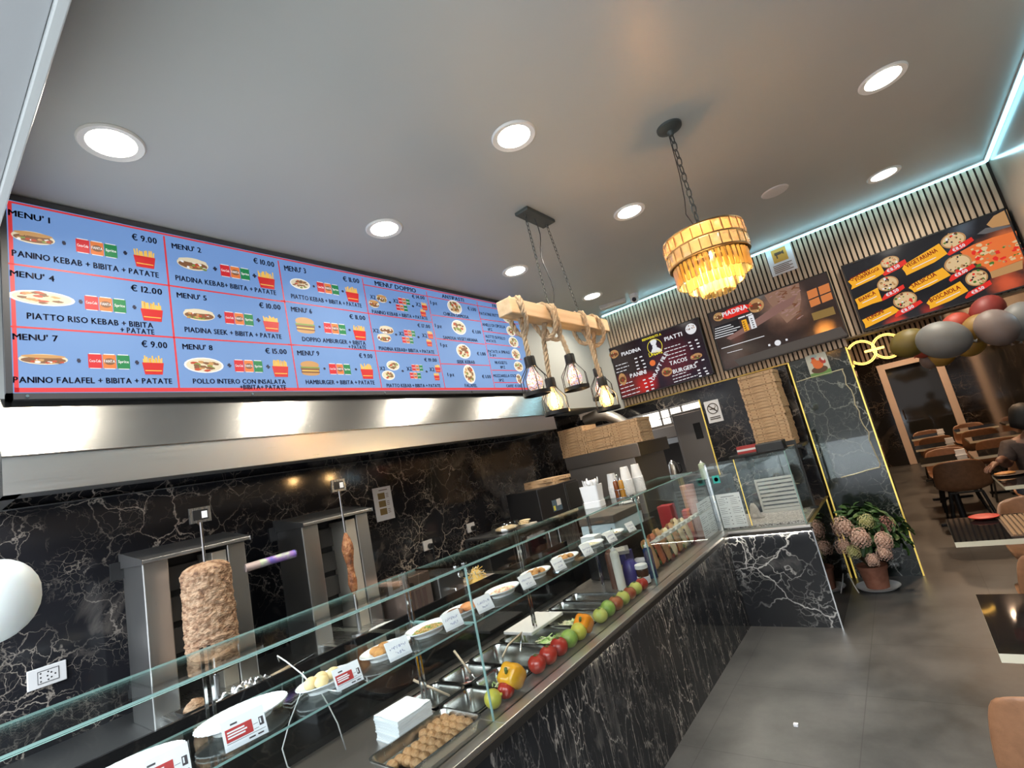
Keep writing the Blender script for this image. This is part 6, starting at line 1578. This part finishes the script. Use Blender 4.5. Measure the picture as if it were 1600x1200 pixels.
# ================================================================== PIZZA OVEN, BOXES, KITCHEN
t_ = thing('pizza_oven', 'wide steel pizza oven carrying rows of pizza boxes', 'oven', (-2.58, 5.15, 0))
SBR = steelmat('warm brushed steel', (.50, .44, .38), .3, (1, 60, 60))
MB().box(-.50, .41, -.37, .45, 1.525, 1.665).build('top_band', SBR, t_, bevel=.004); MB().box(-.49, .33, -.355, .45, .95, 1.525).build('front_panel', steelmat('pale steel panel', (.60, .56, .52), .38, (60, 60, 1)), t_, bevel=.004); MB().box(-.49, .33, -.35, .45, 0, .95).build('lower_cabinet', STEELD, t_)
BXW = .325


def pizza_box_mesh():
    m = MB(); w2 = BXW / 2; h_ = .031; m.m = 0
    m.box(-w2, w2, -w2, w2, .0005, h_); m.m = 1
    m.box(-w2 - .0004, w2 + .0004, -w2 - .0006, w2, h_ * .86, h_ * .90)
    for k in (-.42, -.24, .24, .42): m.box(k * BXW - .006, k * BXW + .006, -w2 - .0008, -w2 + .001, h_ * .25, h_ * .62)
    for i in range(9):     # the curved tuck flap on the front
        a = PI * (.12 + .76 * i / 8); x_ = .058 * math.cos(a); z_ = .004 + .020 * math.sin(a); m.box(x_ - .005, x_ + .005, -w2 - .0008, -w2 + .001, z_ - .0016, z_ + .0016)
    for k in (-.30, .30): m.box(-w2 - .0006, -w2 + .001, k * BXW - .02, k * BXW + .02, h_ * .3, h_ * .5); m.box(w2 - .001, w2 + .0006, k * BXW - .02, k * BXW + .02, h_ * .3, h_ * .5)
    return m


pb0 = pizza_box_mesh().build('pizza_box', [CARD, CARDS], None)


def pile(x, y, z, n_, lab, grp, j=.004, used=[0]):
    for i in range(n_):
        o = pb0 if not used[0] else pb0.copy()
        if used[0]: COL.objects.link(o)
        used[0] = 1
        o.location = (x + random.uniform(-j, j), y + random.uniform(-j, j), z + i * .0312); o.rotation_euler = (0, 0, random.uniform(-.02, .02)); tag(o, lab, 'pizza box', grp)


pile(-2.93, 4.945, 1.6655, 10, 'brown pizza box in the left pile on the pizza oven', 'left pile of pizza boxes on the oven')
pile(-2.605, 4.945, 1.6655, 8, 'brown pizza box in the middle pile on the pizza oven', 'middle pile of pizza boxes on the oven')
pile(-2.28, 4.945, 1.6655, 8, 'brown pizza box in the right pile on the pizza oven', 'right pile of pizza boxes on the oven')
t_ = thing('wall_shelf', 'dark wall shelf under the tall tower of pizza boxes', 'shelf', (-1.12, 5.69, 1.33)); MB().box(-.36, .31, -.40, 0, -.03, 0).build('shelf_board', BLACK, t_, bevel=.004)
for k in (-.25, .22): MB().box(k - .01, k + .01, -.30, 0, -.16, -.03).build('bracket', BLACKM, t_)
pile(-1.03, 5.46, 1.331, 24, 'brown pizza box in the tall tower beside the pillar', 'tall tower of pizza boxes')
for i, (dx, rz) in enumerate(((0, .1), (.01, -.05))):
    o = pb0.copy(); COL.objects.link(o); o.location = (-2.80 + dx, 3.95, 1.4505 + i * .0312); o.rotation_euler = (0, 0, PI / 2 + rz); tag(o, ('lower', 'upper')[i] + ' brown pizza box lying on the black countertop oven', 'pizza box', 'boxes on the black oven')
du = MB(); du.tube([(-3.05, 5.40, 2.06), (-2.88, 5.40, 2.09), (-2.74, 5.40, 2.06), (-2.63, 5.42, 1.98), (-2.52, 5.45, 1.86), (-2.46, 5.47, 1.76)], [.07] * 6, 20)
tag(du.build('exhaust_duct', mat('pale foil duct', (.55, .50, .45), .35, .8), None, smooth=SM), 'silver exhaust duct bending down behind the pizza boxes', 'duct')
t_ = thing('kitchen_hood', 'dark steel hood at the back of the kitchen under the bright window', 'hood', (-3.0, 7.7, 1.55)); MB().box(-.75, -.50, .1, .5, .26, 1.70).build('chimney', STEELD, t_); MB().box(-.75, .55, -.5, .55, .08, .26).build('canopy', mat('brown grey steel', (.16, .14, .125), .4, .5), t_, bevel=.01); MB().box(-.75, .55, -.5, .55, -.0, .08).build('lip', STEELD, t_)
t_ = thing('steel_fridge', 'tall grey steel fridge beside the kitchen opening', 'fridge', (-2.02, 6.62, 0)); MB().box(-.30, .30, -.3, .3, 0, 1.93).build('fridge_body', mat('grey fridge steel', (.24, .22, .21), .4, .3), t_, bevel=.01); MB().box(-.27, .27, -.325, -.3, .95, 1.90).build('door', mat('grey fridge door', (.28, .26, .25), .35, .3), t_, bevel=.008); MB().box(-.05, .04, -.335, -.325, 1.55, 1.75).build('handle', BLACK, t_, bevel=.004)
t_ = thing('kitchen_counter', 'dark kitchen worktop in the opening with a steel kettle', 'counter', (-2.55, 6.0, 0)); MB().box(-.6, .8, -.02, .25, .0, 1.15).build('worktop', mat('brown steel', (.10, .08, .07), .4, .4), t_, bevel=.004)
t_ = thing('steel_kettle', 'steel kettle standing in the kitchen opening', 'kettle', (-2.38, 6.08, 1.151)); MB().lathe([(.0001, 0), (.07, 0), (.06, .16), (.03, .2), (.0001, .22)], 20).build('kettle_body', STEEL, t_, smooth=SM); MB().tube([(.06, 0, .04), (.10, 0, .07), (.10, 0, .15), (.06, 0, .17)], .008, 8).build('handle', BLACK, t_, smooth=True)
bottle('small green labelled bottle at the right of the kitchen opening', -1.735, 5.20, 1.16, .035, .19, mat('pale green tub', (.40, .50, .38), .4), WHITEP, 'bottle', 'sauce_bottle')
t_ = thing('bottle_stand', 'dark stand under the green labelled bottle', 'stand', (-1.735, 5.33, 0)); MB().box(-.2, .2, -.1, .1, 0, 1.159).build('stand_body', BLACK, t_, bevel=.004)
# things behind the end glass
t_ = thing('till_screen', 'black till screen rising above the end glass', 'till', (-.985, 4.93, .7955)); MB().box(.165, .18, .05, .07, .0, .56).build('post', BLACKM, t_); MB().box(-.02, .18, .05, .07, .56, .60).build('arm', BLACKM, t_); MB().box(-.13, .10, -.06, .09, .54, .625).build('screen_head', BLACK, t_, bevel=.008); MB().box(.14, .20, .03, .09, 0, .012).build('foot', BLACK, t_)
t_ = thing('vent_grille', 'grey louvred grille standing on the granite', 'grille', (-1.07, 4.99, .7955)); m = MB(); m.box(-.165, .165, -.012, .012, 0, .03); m.box(-.165, .165, -.012, .012, .285, .305); m.box(-.165, -.145, -.012, .012, .03, .285); m.box(.145, .165, -.012, .012, .03, .285); m.build('frame', mat('grey grille plastic', (.42, .42, .40), .4), t_, bevel=.003)
for i in range(7): MB().box(-.145, .145, -.010, .010, .036 + i * .036, .036 + i * .036 + .022, T(0, 0, 0)).build('louvre', mat('grey grille plastic', (.42, .42, .40), .4), t_)
MB().box(-.145, .145, .010, .0115, .03, .285).build('backing', BLACK, t_)
t_ = thing('red_white_carton', 'small red and white carton behind the louvred grille', 'box', (-1.30, 5.40, .0305)); g = MB(); g.box(-.10, .09, -.052, .04, 1.301, 1.375); g.m = 1; g.box(-.10, .09, -.053, -.052, 1.325, 1.345); g.build('carton', [mat('red striped carton', (.42, .05, .05), .5), PAPER], t_)
bag = MB(); bag.grid(lambda u, v: (-1.25 + .10 * (u - .5) + .02 * math.sin(v * 7), 4.80 + .06 * (v - .5), .797 + .09 * math.sin(PI * u) * math.sin(PI * v) * (1 + .5 * math.sin(u * 11 + v * 6))), 14, 14)
tag(bag.build('crumpled_bag', mat('grey paper bag', (.30, .27, .24), .7), None, smooth=True, solid=.002), 'crumpled grey paper bag left of the louvred grille', 'bag')

# ================================================================== PLANTS BY THE PILLAR
LEAF = [noisy('hydrangea leaf', [(.3, (.022, .060, .016)), (.7, (.055, .115, .03))], 9, .45, 3), mat('pale leaf', (.13, .20, .06), .5)]
FLW = noisy('pale pink florets', [(.35, (.50, .28, .21)), (.6, (.74, .54, .44))], 90, .6, 2); FLY = noisy('yellow green florets', [(.35, (.42, .42, .16)), (.6, (.58, .54, .28))], 45, .6, 2); FLD = noisy('dusky pink florets', [(.35, (.42, .17, .14)), (.6, (.56, .30, .25))], 45, .6, 2)
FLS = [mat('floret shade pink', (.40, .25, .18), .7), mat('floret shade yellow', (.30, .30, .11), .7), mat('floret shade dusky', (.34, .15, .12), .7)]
TER = noisy('terracotta', [(.4, (.26, .10, .06)), (.6, (.32, .13, .08))], 20, .75, 3)


def hydrangea(label, x, y, heads, seed, rr_):
    R = random.Random(seed); t_ = thing('potted_hydrangea', label, 'potted plant', (x, y, 0), 0, None)
    MB().lathe([(.0001, .012), (.14, .012), (.165, .024), (.168, .026), (.150, .008), (.11, .001), (.0001, .001)], 36).build('saucer', PORC, t_, smooth=SM)
    MB().lathe([(.0001, .013), (.085, .013), (.108, .17), (.116, .17), (.118, .20), (.104, .20), (.10, .18), (.0001, .18)], 32).build('pot', TER, t_, smooth=SM)
    s = MB()
    for k in range(9):
        a = 2 * PI * k / 9; s.tube([(.02 * math.cos(a), .02 * math.sin(a), .18), (.10 * math.cos(a), .10 * math.sin(a), .32), (.22 * math.cos(a), .22 * math.sin(a), .46)], .006, 5)
    s.build('stems', mat('woody stem', (.09, .07, .03), .7), t_, smooth=True)
    l = MB()
    for k in range(620):
        a = R.uniform(0, 2 * PI); e = math.acos(R.uniform(-.35, 1)); q = rr_ * R.uniform(.45, 1.12)
        c = Vector((q * math.sin(e) * math.cos(a), q * math.sin(e) * math.sin(a) * (.9 if a < PI else .62), .43 + q * .80 * math.cos(e)))
        if x + c.x < -.70 and c.z < .86: continue
        out = (c - Vector((0, 0, .30))).normalized(); tn = out.cross(Vector((R.uniform(-1, 1), R.uniform(-1, 1), R.uniform(-1, .2)))).normalized(); sd = out.cross(tn)
        L_ = R.uniform(.05, .085); W_ = L_ * .68; l.m = 1 if R.random() < .08 else 0; vs_ = []
        for j in range(6):
            v = j / 5; wd = W_ * math.sin(PI * min(.98, v * .92 + .06)) ** .8 / 1.0
            for sg in (-1, 0, 1): vs_.append(c + tn * (L_ * (v - .4) * 1.3) + sd * (sg * wd * .5) + out * (.012 * abs(sg) - .03 * v * v))
        l.add(vs_, [(j * 3 + k2, j * 3 + k2 + 1, j * 3 + 4 + k2, j * 3 + 3 + k2) for j in range(5) for k2 in (0, 1)])
    l.build('foliage', LEAF, t_, smooth=True)['kind'] = 'stuff'
    for i, (hx, hy, hz, hr, m_) in enumerate(heads):
        f = MB(); c = Vector((hx, hy, hz))
        for k in range(150):
            z_ = 1 - 2 * (k + .5) / 150 * .85; an = k * 2.39996; q = math.sqrt(max(0, 1 - z_ * z_)); d = Vector((q * math.cos(an), q * math.sin(an), z_)); o_ = d.cross(Vector((.3, .2, .9))).normalized(); p_ = d.cross(o_)
            cc = c + d * hr * R.uniform(.88, 1.05); s_ = hr * .155; cc = cc + d * R.uniform(-.004, .008) + Vector((0, 0, -.25 * hr * (1 - z_)))
            for pe in range(4):
                b_ = pe * PI / 2 + R.uniform(0, 1); e1 = o_ * math.cos(b_) + p_ * math.sin(b_); e2 = d.cross(e1)
                f.add([cc, cc + e1 * s_ * .6 + e2 * s_ * .45 + d * .003, cc + e1 * s_ * 1.1 + d * .001, cc + e1 * s_ * .6 - e2 * s_ * .45 + d * .003], [(0, 1, 2, 3)])
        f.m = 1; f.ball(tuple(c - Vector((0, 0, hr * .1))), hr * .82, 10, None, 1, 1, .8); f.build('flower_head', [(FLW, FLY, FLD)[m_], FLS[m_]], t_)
    return t_


def hp(px, py, yy, x0, y0): P = at(1, yy, px, py); return (P.x - x0, yy - y0, P.z)
X1, Y1 = -.585, 5.36
hydrangea('pale pink hydrangea in a terracotta pot on a white saucer at the pillar foot', X1, Y1, [(*hp(1380, 843, 5.12, X1, Y1), .062, 0), (*hp(1381, 862, 5.10, X1, Y1), .052, 0), (*hp(1363, 874, 5.08, X1, Y1), .045, 0), (*hp(1353, 813, 5.22, X1, Y1), .058, 1), (*hp(1384, 818, 5.3, X1, Y1), .062, 2), (*hp(1343, 838, 5.06, X1, Y1), .072, 0), (*hp(1333, 861, 5.06, X1, Y1), .048, 1), (*hp(1316, 822, 5.14, X1, Y1), .080, 0), (*hp(1317, 852, 5.12, X1, Y1), .058, 0)], 4, .34)
cb = MB(); cb.tube([(-.72, 5.20, .012), (-.745, 5.24, .07), (-.77, 5.30, .15)], .005, 6)
tag(cb.build('loose_cable', mat('white lead', (.75, .76, .74), .5), None, smooth=True), 'white cord standing up between the hydrangea pot and the mirror black counter side', 'cord')
tag(MB().cbox((-.905, 3.06, .006), (.022, .02, .012), Rz(.0)).build('paper_scrap', PAPER, None), 'tiny white scrap on the grey floor tiles', 'scrap')

# ================================================================== DINING FURNITURE
TBL = mat('black gloss table top', (.012, .011, .011), .05, coat=.3)


def table(label, x0, x1, y0, y1):
    t_ = thing('dining_table', label, 'table', ((x0 + x1) / 2, (y0 + y1) / 2, 0), 0, 'black dining tables with cream edges'); w2, l2 = (x1 - x0) / 2, (y1 - y0) / 2
    m = MB(); m.m = 0; m.add([(-w2, -l2, .75), (w2, -l2, .75), (w2, l2, .75), (-w2, l2, .75)], [(0, 1, 2, 3)]); m.add([(-w2, -l2, .722), (w2, -l2, .722), (w2, l2, .722), (-w2, l2, .722)], [(3, 2, 1, 0)]); m.m = 1
    for a, b_ in (((-w2, -l2), (w2, -l2)), ((w2, -l2), (w2, l2)), ((w2, l2), (-w2, l2)), ((-w2, l2), (-w2, -l2))): m.add([(*a, .722), (*b_, .722), (*b_, .75), (*a, .75)], [(0, 1, 2, 3)])
    m.build('tabletop', [TBL, CREAM], t_)
    MB().cyl(.032, .03, .722, 14).build('column', BLACKM, t_, smooth=SM); b_ = MB(); b_.box(-.22, .22, -.03, .03, 0, .03); b_.box(-.03, .03, -.22, .22, 0, .03); b_.box(-.18, .18, -.18, .18, .712, .722); b_.build('base', BLACKM, t_, bevel=.004)
    return t_


table('nearest black table with a ceiling light mirrored in its top', .02, 1.06, 2.235, 2.815); table('second black table with the ribbed board on it', .015, 1.06, 3.69, 4.31); table('short black table where the person sits', .425, 1.06, 5.28, 5.93)
table('far black table in the left row, nearest of that row', -.02, .40, 7.25, 7.85); table('far black table in the left row, middle one', -.025, .40, 8.90, 9.5); table('far black table in the left row, farthest one', -.035, .40, 10.68, 11.28)
table('far black table by the right wall, behind the person', .435, 1.06, 7.25, 7.85); table('far black table by the right wall, middle one', .55, 1.06, 8.95, 9.55); table('far black table by the right wall, farthest one', .55, 1.06, 10.72, 11.32)


def chair_proto(label, x, y, rz):
    t_ = thing('dining_chair', label, 'chair', (x, y, 0), rz, 'brown leather shell chairs')
    # shell: seat running into the back, facing local +y
    prof_ = [(.24, .435), (.20, .452), (.10, .447), (0, .440), (-.10, .442), (-.165, .462), (-.20, .505), (-.218, .57), (-.232, .65), (-.243, .72), (-.25, .765), (-.252, .785)]
    def wd(k):
        return (.21, .225, .23, .23, .232, .236, .236, .232, .222, .208, .185, .15)[k]
    m = MB(); n = 12; vs_ = []
    for k, (y_, z_) in enumerate(prof_):
        for i in range(n + 1):
            u = 2 * i / n - 1; c = abs(u) ** 2.6; lift = .055 * c * (1 if k < 5 else max(0, 1 - (k - 4) * .18)); fwd = .05 * c * (0 if k < 4 else min(1, (k - 3) * .25)) * (1 if k < 10 else .6)
            vs_.append((u * wd(k), y_ + fwd, z_ + lift - (.028 * abs(u) ** 4 if k == 11 else 0)))
    m.add(vs_, [(k * (n + 1) + i, k * (n + 1) + i + 1, (k + 1) * (n + 1) + i + 1, (k + 1) * (n + 1) + i) for k in range(len(prof_) - 1) for i in range(n)])
    m.build('shell', LEATH, t_, smooth=True, solid=.022, sub=1)
    for sx_ in (-1, 1):
        for sy_ in (-1, 1): MB().tube([(sx_ * .13, sy_ * .12, .43), (sx_ * .20, sy_ * .19, 0)], .011, 8).build('leg', BLACKM, t_, smooth=SM)
    f = MB(); f.tube([(-.13, -.12, .428), (.13, -.12, .428), (.13, .12, .428), (-.13, .12, .428)], .009, 6, True); f.build('seat_frame', BLACKM, t_)
    return t_


c0 = chair_proto('nearest leather chair, cut by the bottom right corner', .16, 2.14, 0)
for (x, y, rz, lab) in ((.41, 2.93, PI, 'leather chair tucked behind the nearest black table'), (.42, 3.55, 0, 'leather chair in front of the second black table'), (.50, 4.42, PI, 'leather chair behind the table with the ribbed board'),
                        (.27, 7.20, 0, 'dark leather chair standing out in the aisle, its back facing us'), (.80, 6.27, PI, 'leather chair under the seated person'), (.25, 8.80, 0, 'leather chair at the middle far table, left row'), (.25, 8.10, PI, 'leather chair facing us at the nearest far table, left row'),
                        (.78, 8.80, 0, 'leather chair at the middle far table by the right wall'), (.25, 10.50, 0, 'leather chair at the farthest table, left row'), (.78, 10.55, 0, 'leather chair at the farthest table by the right wall'), (.20, 11.55, PI, 'leather chair facing us before the far door'), (.78, 11.6, PI, 'leather chair facing us at the far end by the right wall')):
    dup(c0, (x, y, 0), rz, lab)
for (x, y, lab) in ((.36, 7.60, 'white menu holder on the nearest far table'), (.37, 9.2, 'white menu holder on the middle far table'), (.37, 11.0, 'white menu holder on the farthest table')):
    t_ = thing('napkin_holder', lab, 'napkin holder', (x, y, .7505), 0, 'white holders on the far tables'); MB().box(-.05, .05, -.035, .035, 0, .008).build('base', WHITEP, t_); MB().box(-.045, .045, -.02, .02, .008, .07).build('napkins', PAPER, t_, bevel=.003)
t_ = thing('ribbed_board', 'ribbed brown wooden mat on the second black table', 'table mat', (.395, 3.98, .7505)); m = MB()
for i in range(12): m.box(-.13 + i * .022, -.116 + i * .022, -.25, .25, .004, .012)
m.build('ribs', mat('mid brown wood', (.24, .13, .06), .45), t_); MB().box(-.14, .14, -.25, .25, 0, .004).build('backing', mat('dark brown wood back', (.09, .05, .03), .5), t_)
t_ = thing('leather_pouch', 'brown leather pouch lying on the ribbed mat', 'pouch', (.50, 4.02, .7625)); MB().ball((0, 0, .022), .09, 16, None, 1.2, .9, .25).build('pouch_body', LEATH, t_, smooth=True)
t_ = thing('red_dish', 'red dish at the back edge of the second table', 'dish', (.20, 4.22, .7505)); MB().lathe([(.0001, .004), (.045, .0), (.075, .018), (.07, .02), (.0001, .008)], 24).build('dish_body', mat('glossy red', (.50, .03, .02), .3), t_, smooth=SM)
t_ = thing('food_plate', 'plate with orange food under the hand of the seated person', 'plate', (.53, 5.80, .7505)); MB().lathe([(.0001, .0), (.06, 0), (.11, .014), (.105, .016), (.0001, .006)], 28).build('dish', mat('dark stoneware', (.05, .035, .03), .4), t_, smooth=SM)
tag(lump('pizza_slice', None, None, (.50, 5.79, .758), (.07, .05, .014), noisy('orange crust', [(.3, (.45, .16, .04)), (.7, (.62, .30, .08))], 40, .5), seed=3), 'orange pizza slice on the dark plate', 'food')

# ------------------------------------------------------------------ seated person at the short table
pn = thing('person', 'seated person with black hair and dark shirt reaching across the short table', 'person', (.80, 6.26, 0))
SKIN = mat('brown skin', (.22, .105, .065), .5, sub=.1); SHIRT = noisy('dark brown shirt', [(.4, (.045, .030, .026)), (.6, (.065, .043, .036))], 30, .8); JEAN = noisy('dark blue jeans', [(.4, (.016, .028, .055)), (.6, (.024, .04, .075))], 60, .85)


def skin(name, joints, edges, m, par, root=0, lv=2):
    me = bpy.data.meshes.new(name); me.from_pydata([j[:3] for j in joints], edges, []); o = bpy.data.objects.new(name, me); COL.objects.link(o); o.parent = par
    s = o.modifiers.new('skin', 'SKIN'); s.use_smooth_shade = True
    if not me.skin_vertices: me.skin_vertices.new() if hasattr(me.skin_vertices, 'new') else None
    sv = me.skin_vertices[0].data
    for i, j in enumerate(joints):
        r = j[3]; sv[i].radius = (r if not isinstance(r, tuple) else r[0], r if not isinstance(r, tuple) else r[1]); sv[i].use_root = (i == root)
    b = o.modifiers.new('sub', 'SUBSURF'); b.levels = lv; b.render_levels = lv
    me.materials.append(m); return o


J = [(.0, .06, .50, (.15, .12)), (0, .05, .66, (.15, .11)), (0, .02, .82, (.17, .11)), (0, -.02, .95, (.15, .09)), (0, -.05, 1.01, .055), (0, -.08, 1.07, .06),
     (-.17, -.02, .93, .06), (-.24, -.10, .78, .048), (-.26, -.24, .86, .036), (-.30, -.34, .85, .030),
     (.17, -.02, .93, .06), (.22, -.06, .74, .047), (.14, -.22, .78, .038), (.08, -.30, .79, .028),
     (-.11, -.05, .50, .085), (-.13, -.38, .50, .068), (-.13, -.42, .28, .052), (-.13, -.40, .08, .036), (-.13, -.50, .04, .034),
     (.11, -.05, .50, .085), (.13, -.38, .50, .068), (.13, -.42, .28, .052), (.13, -.40, .08, .036), (.13, -.50, .04, .034)]
ED = [(0, 1), (1, 2), (2, 3), (3, 4), (4, 5), (3, 6), (6, 7), (7, 8), (8, 9), (3, 10), (10, 11), (11, 12), (12, 13), (0, 14), (14, 15), (15, 16), (16, 17), (17, 18), (0, 19), (19, 20), (20, 21), (21, 22), (22, 23)]
skin('body', J, ED, SKIN, pn)
JS = [(.0, .06, .52, (.165, .135)), (0, .05, .66, (.165, .125)), (0, .02, .82, (.185, .125)), (0, -.02, .93, (.16, .10)), (-.17, -.02, .93, .075), (-.235, -.09, .80, .062), (.17, -.02, .93, .075), (.215, -.055, .77, .062)]
skin('shirt', JS, [(0, 1), (1, 2), (2, 3), (3, 4), (4, 5), (3, 6), (6, 7)], SHIRT, pn)
JT = [(0, .06, .50, (.165, .13)), (-.11, -.05, .50, .098), (-.13, -.38, .50, .082), (-.13, -.42, .28, .066), (-.13, -.405, .11, .052), (.11, -.05, .50, .098), (.13, -.38, .50, .082), (.13, -.42, .28, .066), (.13, -.405, .11, .052)]
skin('jeans', JT, [(0, 1), (1, 2), (2, 3), (3, 4), (0, 5), (5, 6), (6, 7), (7, 8)], JEAN, pn)
hdm = MB()
hd_ = [(.0001, -.115), (.030, -.112), (.048, -.095), (.058, -.06), (.068, -.02), (.073, .03), (.070, .07), (.055, .10), (.03, .118), (.0001, .122)]
HR = T(0, -.10, 0) @ Rz(1.15) @ T(0, .10, 0)
hdm.lathe(hd_, 24, HR @ T(0, -.11, 1.155) @ Rx(.25), 1, 1.22)
hdm.ball((0, -.205, 1.135), .014, 10, HR, .8, 1.2, 1.5); hdm.ball((-.072, -.10, 1.15), .016, 8, HR, .5, .8, 1.4); hdm.ball((.072, -.10, 1.15), .016, 8, HR, .5, .8, 1.4)
hdm.build('head', SKIN, pn, smooth=True)
fm = MB(); fm.m = 0
for s_ in (-1, 1): fm.ball((s_ * .028, -.187, 1.165), .009, 8, HR)
fm.m = 1; fm.ball((0, -.182, 1.095), .018, 10, HR, 1.1, .5, .35); fm.build('face', [BLACK, mat('lips', (.20, .07, .06), .5)], pn, smooth=True)
hr = MB(); hr.lathe([(.070, -.085), (.082, -.03), (.086, .03), (.084, .075), (.066, .112), (.036, .134), (.0001, .14)], 24, HR @ T(0, -.080, 1.155) @ Rx(.35), 1, 1.2, lambda a, k, z: 1 + .03 * math.sin(a * 9 + k)); hr.build('hair', mat('black hair', (.008, .007, .007), .6), pn, smooth=True)
for (wx, wy, wz, dx, dy, dz, s_) in ((-.30, -.34, .85, -.80, -.50, -.35, 1), (.08, -.30, .79, -.75, -.55, -.25, -1)):
    D = Vector((dx, dy, dz)).normalized(); S_ = D.cross(Vector((0, 0, 1))).normalized(); N_ = S_.cross(D); W = Vector((wx, wy, wz)); jj = [(*W, .026), (*(W + D * .045), (.038, .017))]; ee = [(0, 1)]
    for k, (off, ln) in enumerate(((-.030, .062), (-.010, .074), (.010, .070), (.030, .054))):
        b0 = len(jj); p0 = W + D * .085 + S_ * off; jj += [(*p0, .0105), (*(p0 + D * ln * .5 - N_ * .006), .009), (*(p0 + D * ln * .85 - N_ * .024), .0075)]; ee += [(1, b0), (b0, b0 + 1), (b0 + 1, b0 + 2)]
    b0 = len(jj); p0 = W + D * .035 + S_ * (.036 * s_); jj += [(*p0, .012), (*(p0 + D * .03 + S_ * .02 * s_ - N_ * .012), .0095), (*(p0 + D * .055 + S_ * .022 * s_ - N_ * .022), .008)]; ee += [(1, b0), (b0, b0 + 1), (b0 + 1, b0 + 2)]
    skin('hand', jj, ee, SKIN, pn)
